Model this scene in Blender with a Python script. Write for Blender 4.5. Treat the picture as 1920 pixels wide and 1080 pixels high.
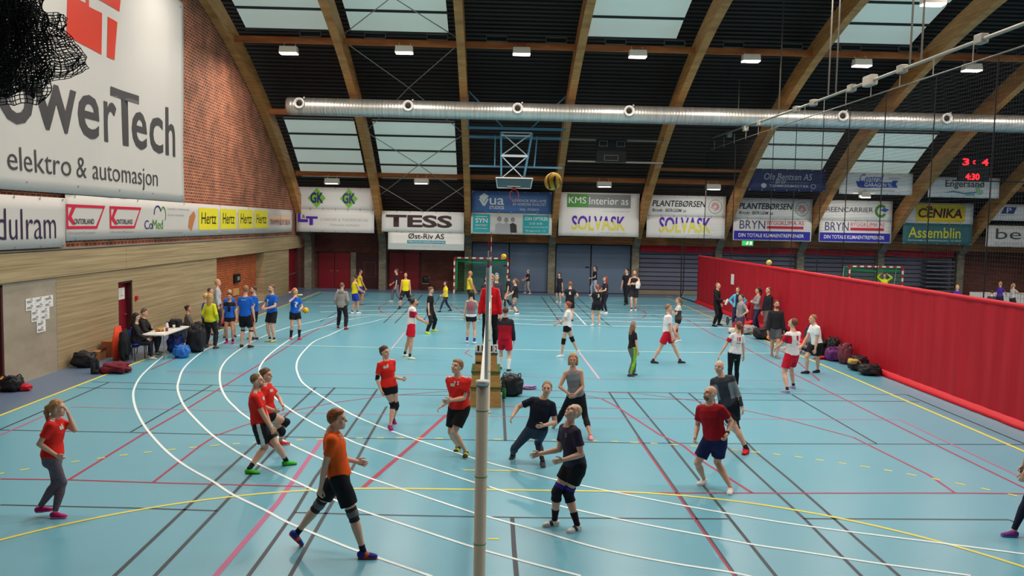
import bpy, bmesh, math, random
import numpy as np
from mathutils import Vector, Matrix, noise
from mathutils.bvhtree import BVHTree

random.seed(7)
SC = bpy.context.scene
COL = SC.collection
for o in list(bpy.data.objects):
    bpy.data.objects.remove(o)
PI = math.pi

# ---------------------------------------------------------------- camera
# world: X along the far wall (right), Y into the hall, Z up, metres; origin = middle of the near goal line
CAM_F, CAM_PITCH, CAM_YAW, CAM_ROLL = 1557.636, 0.07610025, 0.02281353, 0.02043738
CAM_POS = Vector((-0.065, -6.490, 4.067))
_fw = Vector((math.sin(CAM_YAW) * math.cos(CAM_PITCH), math.cos(CAM_YAW) * math.cos(CAM_PITCH), -math.sin(CAM_PITCH)))
_rt = Vector((math.cos(CAM_YAW), -math.sin(CAM_YAW), 0))
_up = _rt.cross(_fw)
_r2 = _rt * math.cos(CAM_ROLL) + _up * math.sin(CAM_ROLL)
_u2 = -_rt * math.sin(CAM_ROLL) + _up * math.cos(CAM_ROLL)
cd = bpy.data.cameras.new('camera')
cam = bpy.data.objects.new('camera', cd)
COL.objects.link(cam)
cd.sensor_width = 36
cd.lens = CAM_F / 1920 * 36
cd.clip_end = 300
cam.matrix_world = Matrix(((_r2.x, _u2.x, -_fw.x, CAM_POS.x), (_r2.y, _u2.y, -_fw.y, CAM_POS.y),
                           (_r2.z, _u2.z, -_fw.z, CAM_POS.z), (0, 0, 0, 1)))
SC.camera = cam

# ---------------------------------------------------------------- world, lamps, exposure
w = bpy.data.worlds.new('hall_ambient')
SC.world = w
w.use_nodes = True
w.node_tree.nodes['Background'].inputs[0].default_value = (0.96, 0.97, 1.0, 1)
w.node_tree.nodes['Background'].inputs[1].default_value = 0.45
SC.view_settings.view_transform = 'Standard'
SC.view_settings.look = 'None'
SC.view_settings.gamma = 1
SC.view_settings.exposure = 0.05


def area(x, y, z, power, sx=0.9, sy=0.5, col=(1.0, 0.93, 0.82), spread=170):
    l = bpy.data.lights.new('ceiling_lamp_light', 'AREA')
    l.shape = 'RECTANGLE'
    l.size, l.size_y = sx, sy
    l.energy = power
    l.color = col
    l.spread = math.radians(spread)
    o = bpy.data.objects.new('ceiling_lamp_light', l)
    o.location = (x, y, z)
    COL.objects.link(o)
    return o


# rows of hall lamps along the vault (the rows over the camera are outside the picture)
LAMP_X = (-8.85, -4.0, 0.9, 5.75, 10.5, 15.1, 19.9, 25.0, 30.0)
for yy, zz, p in ((-10, 11.0, 420), (-3, 12.3, 280), (6, 12.9, 250), (14, 13.1, 250), (21.5, 12.6, 270)):
    for xx in LAMP_X:
        area(xx, yy, zz, p)
for xx in LAMP_X:
    area(xx, 28.7, 10.93, 260)

# ---------------------------------------------------------------- materials
MATS = {}


def lin(c):
    c = c / 255.0
    return c / 12.92 if c <= 0.04045 else ((c + 0.055) / 1.055) ** 2.4


def pm(name, rgb, rough=0.6, var=0.10, scale=12.0, metal=0.0, spec=0.35, bump=0.0, bscale=60.0):
    """plain procedural material: base colour with a soft noise variation"""
    if name in MATS:
        return MATS[name]
    m = bpy.data.materials.new(name)
    m.use_nodes = True
    nt = m.node_tree
    b = nt.nodes['Principled BSDF']
    c = [lin(v) for v in rgb]
    tc = nt.nodes.new('ShaderNodeTexCoord')
    nz = nt.nodes.new('ShaderNodeTexNoise')
    nz.inputs['Scale'].default_value = scale
    nz.inputs['Detail'].default_value = 2
    nt.links.new(tc.outputs['Object'], nz.inputs['Vector'])
    mx = nt.nodes.new('ShaderNodeMix')
    mx.data_type = 'RGBA'
    mx.inputs[6].default_value = (*[v * (1 - var) for v in c], 1)
    mx.inputs[7].default_value = (*[min(1, v * (1 + var)) for v in c], 1)
    nt.links.new(nz.outputs[0], mx.inputs[0])
    nt.links.new(mx.outputs[2], b.inputs['Base Color'])
    b.inputs['Roughness'].default_value = rough
    b.inputs['Metallic'].default_value = metal
    b.inputs['Specular IOR Level'].default_value = spec
    if bump:
        bn = nt.nodes.new('ShaderNodeBump')
        bn.inputs['Strength'].default_value = bump
        n2 = nt.nodes.new('ShaderNodeTexNoise')
        n2.inputs['Scale'].default_value = bscale
        nt.links.new(tc.outputs['Object'], n2.inputs['Vector'])
        nt.links.new(n2.outputs[0], bn.inputs['Height'])
        nt.links.new(bn.outputs[0], b.inputs['Normal'])
    MATS[name] = m
    return m


def emat(name, rgb, strength):
    if name in MATS:
        return MATS[name]
    m = pm(name, rgb, 0.4, 0.03)
    b = m.node_tree.nodes['Principled BSDF']
    b.inputs['Emission Color'].default_value = (*[lin(v) for v in rgb], 1)
    b.inputs['Emission Strength'].default_value = strength
    return m


def brick_mat(name, c1, c2, mortar, axes, bw=0.25, bh=0.09, ms=0.012, vary=0.5):
    m = bpy.data.materials.new(name)
    m.use_nodes = True
    nt = m.node_tree
    b = nt.nodes['Principled BSDF']
    tc = nt.nodes.new('ShaderNodeTexCoord')
    sp = nt.nodes.new('ShaderNodeSeparateXYZ')
    cb = nt.nodes.new('ShaderNodeCombineXYZ')
    nt.links.new(tc.outputs['Object'], sp.inputs[0])
    nt.links.new(sp.outputs[axes[0]], cb.inputs[0])
    nt.links.new(sp.outputs[axes[1]], cb.inputs[1])
    br = nt.nodes.new('ShaderNodeTexBrick')
    br.inputs['Scale'].default_value = 1
    br.inputs['Brick Width'].default_value = bw
    br.inputs['Row Height'].default_value = bh
    br.inputs['Mortar Size'].default_value = ms
    br.inputs['Mortar Smooth'].default_value = 0.2
    br.inputs['Color1'].default_value = (*[lin(v) for v in c1], 1)
    br.inputs['Color2'].default_value = (*[lin(v) for v in c2], 1)
    br.inputs['Mortar'].default_value = (*[lin(v) for v in mortar], 1)
    nt.links.new(cb.outputs[0], br.inputs['Vector'])
    nz = nt.nodes.new('ShaderNodeTexNoise')
    nz.inputs['Scale'].default_value = 1.1
    nz.inputs['Detail'].default_value = 5
    nt.links.new(tc.outputs['Object'], nz.inputs['Vector'])
    mr = nt.nodes.new('ShaderNodeMapRange')
    mr.inputs[1].default_value, mr.inputs[2].default_value = 0.3, 0.7
    mr.inputs[3].default_value, mr.inputs[4].default_value = 1 - vary, 1 + vary * 0.6
    nt.links.new(nz.outputs[0], mr.inputs[0])
    mx = nt.nodes.new('ShaderNodeMix')
    mx.data_type = 'RGBA'
    mx.blend_type = 'MULTIPLY'
    mx.inputs[0].default_value = 1
    nt.links.new(br.outputs['Color'], mx.inputs[6])
    nt.links.new(mr.outputs[0], mx.inputs[7])
    nt.links.new(mx.outputs[2], b.inputs['Base Color'])
    b.inputs['Roughness'].default_value = 0.85
    MATS[name] = m
    return m


def streak_mat(name, c1, c2, stretch, rough=0.7, detail=6, lo=0.3, hi=0.7, scale=1.0, spec=0.3):
    """noise stretched along an axis: board-marked concrete, wood grain, brushed sheet"""
    m = bpy.data.materials.new(name)
    m.use_nodes = True
    nt = m.node_tree
    b = nt.nodes['Principled BSDF']
    tc = nt.nodes.new('ShaderNodeTexCoord')
    mp = nt.nodes.new('ShaderNodeMapping')
    mp.inputs['Scale'].default_value = stretch
    nz = nt.nodes.new('ShaderNodeTexNoise')
    nz.inputs['Scale'].default_value = scale
    nz.inputs['Detail'].default_value = detail
    nz.inputs['Roughness'].default_value = 0.65
    nt.links.new(tc.outputs['Object'], mp.inputs[0])
    nt.links.new(mp.outputs[0], nz.inputs['Vector'])
    cr = nt.nodes.new('ShaderNodeValToRGB')
    cr.color_ramp.elements[0].position = lo
    cr.color_ramp.elements[1].position = hi
    cr.color_ramp.elements[0].color = (*[lin(v) for v in c1], 1)
    cr.color_ramp.elements[1].color = (*[lin(v) for v in c2], 1)
    nt.links.new(nz.outputs[0], cr.inputs[0])
    nt.links.new(cr.outputs[0], b.inputs['Base Color'])
    b.inputs['Roughness'].default_value = rough
    b.inputs['Specular IOR Level'].default_value = spec
    MATS[name] = m
    return m


# ---------------------------------------------------------------- mesh building
class MB:
    def __init__(s):
        s.v, s.f, s.m = [], [], []

    def add(s, vs, fs, mi=0):
        n = len(s.v)
        s.v += [tuple(p) for p in vs]
        s.f += [tuple(i + n for i in f) for f in fs]
        s.m += [mi] * len(fs)
        return s

    def box(s, lo, hi, mi=0):
        x0, y0, z0 = lo
        x1, y1, z1 = hi
        return s.add([(x0, y0, z0), (x1, y0, z0), (x1, y1, z0), (x0, y1, z0), (x0, y0, z1), (x1, y0, z1), (x1, y1, z1), (x0, y1, z1)],
                     [(0, 3, 2, 1), (4, 5, 6, 7), (0, 1, 5, 4), (1, 2, 6, 5), (2, 3, 7, 6), (3, 0, 4, 7)], mi)

    def bbox(s, lo, hi, bev, mi=0):
        """box with bevelled (chamfered) edges"""
        bm = bmesh.new()
        bmesh.ops.create_cube(bm, size=1)
        for v in bm.verts:
            v.co = Vector([(lo[i] + hi[i]) / 2 + v.co[i] * (hi[i] - lo[i]) for i in range(3)])
        bmesh.ops.bevel(bm, geom=bm.edges[:], offset=bev, segments=2, affect='EDGES', profile=0.6)
        return s.frombm(bm, mi)

    def frombm(s, bm, mi=0):
        bm.verts.index_update()
        s.add([v.co[:] for v in bm.verts], [[v.index for v in f.verts] for f in bm.faces], mi)
        bm.free()
        return s

    def tube(s, pts, r, n=8, mi=0, cap=True):
        pts = [Vector(p) for p in pts]
        rs = r if isinstance(r, (list, tuple)) else [r] * len(pts)
        vs, fs = [], []
        t0 = (pts[1] - pts[0]).normalized()
        ax = Vector((0, 0, 1)) if abs(t0.z) < 0.9 else Vector((1, 0, 0))
        a = t0.cross(ax).normalized()
        for i, p in enumerate(pts):
            t = (pts[min(i + 1, len(pts) - 1)] - pts[max(i - 1, 0)]).normalized()
            a = (a - t * a.dot(t)).normalized()
            b = t.cross(a)
            for k in range(n):
                an = 2 * PI * k / n
                vs.append(p + (a * math.cos(an) + b * math.sin(an)) * rs[i])
        for i in range(len(pts) - 1):
            for k in range(n):
                k2 = (k + 1) % n
                fs.append((i * n + k, i * n + k2, (i + 1) * n + k2, (i + 1) * n + k))
        if cap:
            fs.append(tuple(range(n - 1, -1, -1)))
            fs.append(tuple((len(pts) - 1) * n + k for k in range(n)))
        return s.add(vs, fs, mi)

    def bar(s, a, b, w, h, mi=0, up=(0, 0, 1)):
        a, b = Vector(a), Vector(b)
        t = (b - a).normalized()
        u = Vector(up)
        if abs(t.dot(u)) > 0.98:
            u = Vector((1, 0, 0))
        r = t.cross(u).normalized()
        u = r.cross(t)
        vs = []
        for p in (a, b):
            for sx, sy in ((-1, -1), (1, -1), (1, 1), (-1, 1)):
                vs.append(p + r * sx * w / 2 + u * sy * h / 2)
        return s.add(vs, [(0, 1, 2, 3), (7, 6, 5, 4), (0, 4, 5, 1), (1, 5, 6, 2), (2, 6, 7, 3), (3, 7, 4, 0)], mi)

    def sphere(s, c, r, mi=0, seg=20, rings=12, sc=(1, 1, 1), mfun=None):
        vs, fs, ms = [], [], []
        for i in range(rings + 1):
            th = PI * i / rings
            for k in range(seg):
                ph = 2 * PI * k / seg
                vs.append((c[0] + r * sc[0] * math.sin(th) * math.cos(ph), c[1] + r * sc[1] * math.sin(th) * math.sin(ph), c[2] + r * sc[2] * math.cos(th)))
        n0 = len(s.v)
        for i in range(rings):
            for k in range(seg):
                k2 = (k + 1) % seg
                fs.append((i * seg + k, (i + 1) * seg + k, (i + 1) * seg + k2, i * seg + k2))
        s.add(vs, fs, mi)
        if mfun:
            for j, f in enumerate(fs):
                i, k = divmod(j, seg)
                s.m[len(s.m) - len(fs) + j] = mfun((i + .5) / rings, (k + .5) / seg)
        return s

    def lathe(s, prof, base, axis=(0, 0, 1), n=24, mi=0):
        t = Vector(axis).normalized()
        a = t.cross(Vector((1, 0, 0)) if abs(t.x) < .9 else Vector((0, 1, 0))).normalized()
        b = t.cross(a)
        base = Vector(base)
        vs, fs = [], []
        for r, h in prof:
            for k in range(n):
                an = 2 * PI * k / n
                vs.append(base + t * h + (a * math.cos(an) + b * math.sin(an)) * r)
        for i in range(len(prof) - 1):
            for k in range(n):
                k2 = (k + 1) % n
                fs.append((i * n + k, i * n + k2, (i + 1) * n + k2, (i + 1) * n + k))
        return s.add(vs, fs, mi)

    def prism(s, pts, ext, mi=0):
        """planar polygon (3D points) extruded by a vector"""
        n = len(pts)
        pts = [Vector(p) for p in pts]
        e = Vector(ext)
        return s.add(pts + [p + e for p in pts],
                     [tuple(range(n)), tuple(range(2 * n - 1, n - 1, -1))] + [(i, n + i, n + (i + 1) % n, (i + 1) % n) for i in range(n)], mi)

    def build(s, name, mats, parent=None, smooth=False, org=None):
        me = bpy.data.meshes.new(name)
        v = np.array(s.v, dtype=np.float64)
        if parent is not None:
            base = np.array(parent_base(parent))
        elif org is not None:
            base = np.array(org, dtype=float)
        else:
            lo, hi = v.min(0), v.max(0)
            base = np.array([(lo[0] + hi[0]) / 2, (lo[1] + hi[1]) / 2, lo[2]])
        me.from_pydata((v - base).tolist(), [], s.f)
        for m in (mats if isinstance(mats, (list, tuple)) else [mats]):
            me.materials.append(m)
        if len(me.materials) > 1:
            me.polygons.foreach_set('material_index', s.m)
        if smooth:
            me.polygons.foreach_set('use_smooth', [True] * len(me.polygons))
        me.update()
        o = bpy.data.objects.new(name, me)
        COL.objects.link(o)
        if parent is not None:
            o.parent = parent
        else:
            o.location = base
        return o


def parent_base(p):
    b = Vector(p.location)
    while p.parent is not None:
        p = p.parent
        b = b + Vector(p.location)
    return b


def tag(o, label=None, cat=None, group=None, kind=None):
    if label:
        o['label'] = label
    if cat:
        o['category'] = cat
    if group:
        o['group'] = group
    if kind:
        o['kind'] = kind
    return o


def thing(name, label, cat, loc, group=None, kind=None):
    o = bpy.data.objects.new(name, None)
    o.empty_display_size = 0.1
    o.location = loc
    COL.objects.link(o)
    return tag(o, label, cat, group, kind)


def struct(o):
    o['kind'] = 'structure'
    return o


# ---------------------------------------------------------------- lettering (built-in font)
def text2d(s, bold=0.0, shear=0.0, space=1.0):
    cu = bpy.data.curves.new('t', 'FONT')
    cu.body = s
    cu.resolution_u = 3
    cu.offset = bold
    cu.shear = shear
    cu.space_character = space
    ob = bpy.data.objects.new('t', cu)
    me = bpy.data.meshes.new_from_object(ob)
    vs = [(v.co.x, v.co.y) for v in me.vertices]
    fs = [tuple(p.vertices) for p in me.polygons]
    bpy.data.objects.remove(ob)
    bpy.data.curves.remove(cu)
    bpy.data.meshes.remove(me)
    if not vs:
        return [(0, 0), (1, 0), (0, 1)], [(0, 1, 2)]
    a = np.array(vs)
    lo, hi = a.min(0), a.max(0)
    a = (a - lo) / np.maximum(hi - lo, 1e-6)
    return a.tolist(), fs


BANNERS = []


class Banner:
    """hung sheet spanned by origin (lower left), u (full width) and v (full height); slightly wavy"""

    def __init__(s, label, org, u, v, nrm, mats, cat='banner', group=None, wave=0.012, name='banner', split=None, freq=1.6, th=0.008, alpha=None):
        s.o, s.u, s.v, s.n = Vector(org), Vector(u), Vector(v), Vector(nrm)
        s.wave, s.freq = wave, freq
        s.eyelets = True
        s.seed = random.random() * 50
        s.root = thing(name, label, cat, s.o + s.u * 0.5, group)
        nu, nv = max(6, int(s.u.length / 0.3)), max(4, int(s.v.length / 0.3))
        mb = MB()
        vs = []
        for side in (0, 1):
            for j in range(nv + 1):
                for i in range(nu + 1):
                    vs.append(s.at(i / nu, j / nv, -th * side))
        fs, ms = [], []
        N = (nu + 1) * (nv + 1)
        q = lambda i, j: j * (nu + 1) + i
        for j in range(nv):
            for i in range(nu):
                fs.append((q(i, j), q(i + 1, j), q(i + 1, j + 1), q(i, j + 1)))
                fs.append((N + q(i, j), N + q(i, j + 1), N + q(i + 1, j + 1), N + q(i + 1, j)))
        for i in range(nu):
            fs.append((q(i, 0), N + q(i, 0), N + q(i + 1, 0), q(i + 1, 0)))
            fs.append((q(i, nv), q(i + 1, nv), N + q(i + 1, nv), N + q(i, nv)))
        for j in range(nv):
            fs.append((q(0, j), q(0, j + 1), N + q(0, j + 1), N + q(0, j)))
            fs.append((q(nu, j), N + q(nu, j), N + q(nu, j + 1), q(nu, j + 1)))
        mb.add(vs, fs)
        s.mb, s.mats = mb, [mats]
        BANNERS.append(s)

    def at(s, a, b, off=0.0):
        p = s.o + s.u * a + s.v * b
        k = s.freq
        h = noise.noise(Vector((a * s.u.length * k + s.seed, b * s.v.length * k * 0.35, s.seed))) + \
            0.5 * noise.noise(Vector((a * s.u.length * 3 * k + s.seed, b * s.v.length * k * 0.6, 7 + s.seed)))
        return p + s.n * (h * s.wave + off)

    def lift(s):
        return .009 if s.wave > .02 else s.wave * 0.6 + 0.006

    def put(s, pts, fs, mat, name='lettering', off=1.0, th=True):
        if mat not in s.mats:
            s.mats.append(mat)
        if s.wave > .02:
            # split large print along the sheet's own grid so that it follows the folds
            bm = bmesh.new()
            V = [bm.verts.new((a, b, 0)) for a, b in pts]
            for f in fs:
                try:
                    bm.faces.new([V[i] for i in f])
                except ValueError:
                    pass
            bmesh.ops.triangulate(bm, faces=bm.faces[:])
            nu, nv = max(6, int(s.u.length / 0.3)), max(4, int(s.v.length / 0.3))
            lo = [min(q[i] for q in pts) for i in (0, 1)]
            hi = [max(q[i] for q in pts) for i in (0, 1)]
            for i, n_ in ((0, nu), (1, nv)):
                for k in range(int(lo[i] * n_), int(hi[i] * n_) + 2):
                    pc, pn = [0, 0, 0], [0, 0, 0]
                    pc[i], pn[i] = k / n_, 1
                    bmesh.ops.bisect_plane(bm, geom=bm.verts[:] + bm.edges[:] + bm.faces[:], plane_co=pc, plane_no=pn)
            bm.verts.index_update()
            pts = [(v.co.x, v.co.y) for v in bm.verts]
            fs = [[v.index for v in f.verts] for f in bm.faces]
            bm.free()
        s.mb.add([s.at(a, b, s.lift() * off) for a, b in pts], fs, s.mats.index(mat))

    def finish(s):
        s.mb.build('sheet', s.mats, s.root, smooth=True)
        if s.eyelets:
            e = MB()
            for i in range(7):
                for t in (.03, .97):
                    c = s.at(.02 + .96 * i / 6, t, s.lift() * 1.2)
                    e.lathe([(.012, 0), (.03, .004), (.034, 0)], c, s.n, 10)
            e.build('eyelets', pm('eyelet_metal', (170, 170, 168), .35, metal=.8), s.root)

    def text(s, t, a0, a1, b0, b1, mat, bold=0.0, shear=0.0, off=1.5, name='lettering', space=1.0):
        vs, fs = text2d(t, bold, shear, space)
        return s.put([(a0 + x * (a1 - a0), b0 + y * (b1 - b0)) for x, y in vs], fs, mat, name, off)

    def rect(s, a0, a1, b0, b1, mat, name='printed_panel', off=1.0):
        n = max(1, int((a1 - a0) * s.u.length / 0.3))
        pts = [(a0 + (a1 - a0) * i / n, b) for b in (b0, b1) for i in range(n + 1)]
        fs = [(i, i + 1, n + 2 + i, n + 1 + i) for i in range(n)]
        return s.put(pts, fs, mat, name, off)

    def poly(s, pts, mat, name='emblem', off=1.2):
        return s.put(pts, [tuple(range(len(pts)))], mat, name, off)

    def ring(s, a, b, ra, rb, wid, mat, a0=0, a1=360, name='emblem', off=1.2, n=40):
        """ring arc; ra, rb radii in u and v fractions; wid = inner radius factor"""
        pts, fs = [], []
        for i in range(n + 1):
            an = math.radians(a0 + (a1 - a0) * i / n)
            for k in (1, wid):
                pts.append((a + math.cos(an) * ra * k, b + math.sin(an) * rb * k))
        for i in range(n):
            fs.append((2 * i, 2 * i + 2, 2 * i + 3, 2 * i + 1))
        return s.put(pts, fs, mat, name, off)
FLOOR_LINES = [
 ('white', 0.048, [(-9.78, 18.22), (-9.38, 16.21), (-9.01, 14.65), (-8.58, 13.30), (-8.20, 12.34), (-7.60, 11.07), (-6.86, 9.70), (-6.15, 8.54), (-5.55, 7.65), (-4.99, 6.93), (-4.35, 6.22), (-3.87, 5.63), (-3.18, 4.94), (-2.77, 4.50), (-1.91, 3.74), (-1.67, 3.55), (-1.31, 3.28), (-0.71, 2.83)]),
 ('white', 0.048, [(-8.87, 27.53), (-8.95, 22.47), (-8.95, 20.77), (-8.96, 19.37), (-8.68, 17.36), (-8.36, 15.80), (-7.91, 14.31), (-7.57, 13.32), (-7.08, 12.19), (-6.56, 11.14), (-5.87, 9.94), (-5.27, 8.97), (-4.68, 8.14), (-4.17, 7.49), (-3.72, 6.96), (-2.93, 6.10), (-2.20, 5.31), (-1.75, 4.91), (-0.99, 4.30), (-0.23, 3.70), (0.48, 3.22), (1.02, 2.89)]),
 ('white', 0.048, [(-6.76, 29.27), (-7.33, 26.83), (-7.84, 24.87), (-8.06, 21.77), (-7.95, 19.48), (-7.75, 17.64), (-7.45, 16.14), (-7.06, 14.82), (-6.58, 13.46), (-6.07, 12.27), (-5.62, 11.41), (-5.15, 10.59), (-3.86, 8.66), (-3.02, 7.62), (-2.32, 6.84), (-1.43, 6.00), (-0.25, 4.94), (-0.06, 4.80), (0.53, 4.36), (1.38, 3.70), (2.17, 3.29), (2.82, 3.04), (3.09, 2.88)]),
 ('white', 0.048, [(-5.20, 29.52), (-5.98, 27.88), (-6.72, 24.86), (-7.00, 23.15), (-6.97, 21.77), (-6.88, 19.83), (-6.73, 18.04), (-6.49, 16.49), (-6.21, 15.44), (-5.71, 14.00), (-5.17, 12.75), (-4.61, 11.65), (-3.97, 10.57), (-3.25, 9.50), (-2.75, 8.88), (-2.30, 8.34), (-0.25, 6.29), (-0.09, 6.16), (0.59, 5.57), (1.75, 4.78), (2.83, 4.19), (3.41, 3.89), (3.90, 3.70), (4.71, 3.36), (5.70, 3.02)]),
 ('white', 0.048, [(-1.50, 28.68), (-3.11, 28.93), (-4.50, 28.61), (-4.99, 27.18), (-5.60, 25.68), (-5.74, 24.68), (-5.89, 23.01), (-6.06, 21.50), (-5.96, 19.71), (-5.77, 17.94), (-5.51, 16.58), (-5.23, 15.53), (-4.82, 14.29), (-4.26, 13.13), (-3.54, 11.83), (-2.85, 10.65), (-1.84, 9.33), (-0.69, 8.07), (-0.11, 7.47), (0.65, 6.83), (0.98, 6.56), (1.41, 6.25), (2.87, 5.34), (4.24, 4.64), (5.83, 4.06), (6.81, 3.69)]),
 ('white', 0.1, [(-1.50, 28.68), (1.70, 27.36), (6.89, 27.37), (11.10, 27.37)]),
 ('white', 0.1, [(-5.20, 29.52), (-1.55, 29.69), (1.78, 28.99), (7.23, 29.03), (10.93, 29.00)]),
 ('white', 0.1, [(-6.76, 29.27), (-3.03, 30.75), (1.85, 30.46), (7.52, 30.51), (11.13, 30.44)]),
 ('white', 0.1, [(-7.78, 30.62), (-3.16, 32.36), (1.93, 32.05), (7.85, 32.11), (11.14, 32.19)]),
 ('white', 0.1, [(-8.31, 33.19), (-3.32, 34.38), (2.03, 34.04), (8.28, 34.25), (11.16, 34.12)]),
 ('white', 0.1, [(-9.71, 34.82), (-3.48, 36.33), (2.14, 36.25), (8.76, 36.64), (11.26, 36.53)]),
 ('pale', 0.08, [(-8.44, 20.35), (-6.36, 20.47), (-3.92, 20.38), (-0.82, 20.37), (0.75, 20.40), (3.03, 20.38), (5.49, 20.42), (9.66, 20.57), (10.14, 20.57)]),
 ('white', 0.06, [(3.78, 32.60), (3.79, 27.57)]),
 ('white', 0.06, [(10.32, 42.82), (10.45, 41.93)]),
 ('pale', 0.08, [(-11.03, 40.51), (-0.81, 41.14), (9.93, 40.95)]),
 ('pale', 0.08, [(-6.95, 37.47), (-6.26, 36.53), (-5.08, 35.87), (-3.42, 35.61)]),
 ('pale', 0.08, [(4.94, 37.53), (6.20, 38.39), (7.49, 40.11)]),
 ('black', 0.045, [(-9.35, 9.19), (-9.37, 10.33), (-9.46, 13.92)]),
 ('black', 0.045, [(-6.88, 9.16), (-6.90, 13.79)]),
 ('black', 0.045, [(-9.33, 9.16), (-6.87, 9.12), (-4.62, 9.04), (-3.89, 8.97), (-2.76, 8.93), (-0.33, 8.94), (1.76, 8.90), (2.77, 8.89), (5.02, 8.96), (7.38, 9.07), (10.38, 9.19)]),
 ('black', 0.045, [(-9.88, 13.93), (-6.97, 13.78), (-4.35, 13.66), (-2.95, 13.66), (-0.43, 13.66)]),
 ('black', 0.045, [(2.84, 13.69), (4.81, 13.73), (7.43, 13.79), (10.40, 13.95)]),
 ('black', 0.045, [(-9.91, 13.21), (-6.64, 13.07), (-4.66, 12.85), (-0.54, 13.00), (2.20, 12.91), (6.01, 12.99), (10.28, 13.12)]),
 ('black', 0.055, [(-4.35, 13.66), (-4.34, 10.55), (-4.32, 8.34), (-4.33, 6.17), (-4.30, 2.74)]),
 ('black', 0.055, [(-3.89, 13.70), (-3.90, 8.81), (-3.87, 6.35), (-3.86, 4.94), (-3.85, 2.75)]),
 ('black', 0.055, [(-2.84, 13.57), (-2.82, 9.11), (-2.83, 6.49), (-2.78, 4.89), (-2.79, 3.51), (-2.80, 2.78)]),
 ('black', 0.055, [(-2.37, 11.70), (-2.36, 8.98), (-2.33, 6.51), (-2.34, 4.63), (-2.33, 2.79)]),
 ('black', 0.06, [(0.22, 12.98), (0.22, 8.90)]),
 ('black', 0.06, [(0.26, 4.79), (0.26, 3.66), (0.27, 2.86)]),
 ('black', 0.045, [(-6.92, 5.05), (-5.04, 4.99), (-3.86, 4.92)]),
 ('black', 0.045, [(-2.78, 4.89), (-1.74, 4.84), (-0.25, 4.81), (0.56, 4.80), (3.30, 4.85)]),
 ('black', 0.045, [(4.39, 4.90), (5.88, 4.93), (7.38, 4.96)]),
 ('black', 0.045, [(7.38, 4.96), (7.41, 4.78)]),
 ('black', 0.05, [(2.84, 13.69), (2.82, 9.32), (2.84, 5.94), (2.85, 2.92)]),
 ('red', 0.03, [(2.79, 9.27), (2.81, 5.93), (2.83, 2.92)]),
 ('black', 0.05, [(3.31, 13.73), (3.34, 9.34), (3.33, 6.67), (3.33, 6.20), (3.33, 2.93)]),
 ('black', 0.05, [(4.34, 13.70), (4.38, 11.07), (4.36, 8.55), (4.38, 6.94), (4.40, 4.87), (4.36, 2.96)]),
 ('black', 0.05, [(4.82, 13.72), (4.84, 8.95), (4.81, 8.29), (4.84, 6.73), (4.83, 4.91), (4.82, 2.97)]),
 ('black', 0.045, [(7.40, 13.72), (7.38, 9.07)]),
 ('black', 0.045, [(10.40, 13.95), (10.37, 9.18)]),
 ('black', 0.05, [(2.70, 40.83), (2.79, 27.32)]),
 ('black', 0.05, [(3.22, 41.65), (3.26, 32.51)]),
 ('black', 0.05, [(4.28, 37.55), (4.29, 29.38)]),
 ('black', 0.05, [(4.72, 40.21), (4.76, 27.07)]),
 ('black', 0.05, [(-4.53, 40.68), (-4.46, 26.97)]),
 ('black', 0.05, [(-4.05, 40.43), (-4.01, 26.97)]),
 ('black', 0.05, [(-9.71, 40.62), (-9.64, 34.28)]),
 ('black', 0.05, [(-3.04, 40.30), (-2.94, 28.26)]),
 ('black', 0.05, [(-7.10, 40.48), (-7.10, 38.40)]),
 ('black', 0.05, [(-7.04, 30.86), (-7.02, 26.97)]),
 ('black', 0.05, [(7.33, 31.80), (7.80, 29.32)]),
 ('red', 0.05, [(-7.60, 6.21), (-6.54, 6.21), (-5.27, 6.13), (-2.82, 6.03)]),
 ('red', 0.05, [(1.92, 5.93), (4.76, 6.03), (7.25, 6.14), (8.41, 6.15)]),
 ('red', 0.05, [(-6.56, 6.23), (-6.59, 9.30), (-6.56, 11.14), (-6.60, 16.83), (-6.68, 22.35), (-6.55, 29.09)]),
 ('red', 0.045, [(-5.24, 6.16), (-5.26, 8.29), (-5.22, 8.97), (-4.94, 9.78), (-4.20, 11.25), (-3.58, 12.00), (-2.49, 12.84), (-1.11, 13.48), (0.18, 13.71), (1.24, 13.76), (2.29, 13.71), (3.58, 13.55), (4.80, 12.78), (5.69, 11.83), (6.33, 11.00), (7.13, 9.56), (7.34, 7.11), (7.26, 6.15)]),
 ('red', 0.08, [(-1.01, 10.96), (-1.44, 8.72), (-1.92, 6.44), (-2.00, 6.00)]),
 ('pink', 0.08, [(-3.20, 8.78), (-3.11, 5.26), (-3.17, 2.77)]),
 ('red', 0.05, [(1.86, 13.29), (2.23, 13.20), (2.54, 12.91), (2.78, 12.06), (3.27, 9.55), (3.55, 8.77), (3.67, 7.65), (4.01, 6.00)]),
 ('red', 0.045, [(8.65, 32.01), (8.44, 24.87), (8.66, 21.98), (8.52, 17.49), (8.52, 12.76), (8.52, 9.35), (8.56, 6.39)]),
 ('pink', 0.045, [(8.85, 11.16), (8.88, 6.88)]),
 ('pink', 0.035, [(-5.18, 15.45), (-0.47, 15.68), (2.95, 15.40), (8.87, 15.68)]),
 ('pink', 0.035, [(-9.02, 11.17), (-6.72, 11.08), (-4.13, 10.95), (-1.87, 10.90), (0.95, 10.89), (1.97, 10.86), (8.85, 11.16)]),
 ('red', 0.035, [(-0.39, 11.86), (2.08, 11.85), (2.80, 11.84)]),
 ('faint', 0.06, [(2.75, 20.69), (2.82, 15.46)]),
 ('faint', 0.05, [(-3.31, 24.39), (-3.30, 20.01)]),
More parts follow.
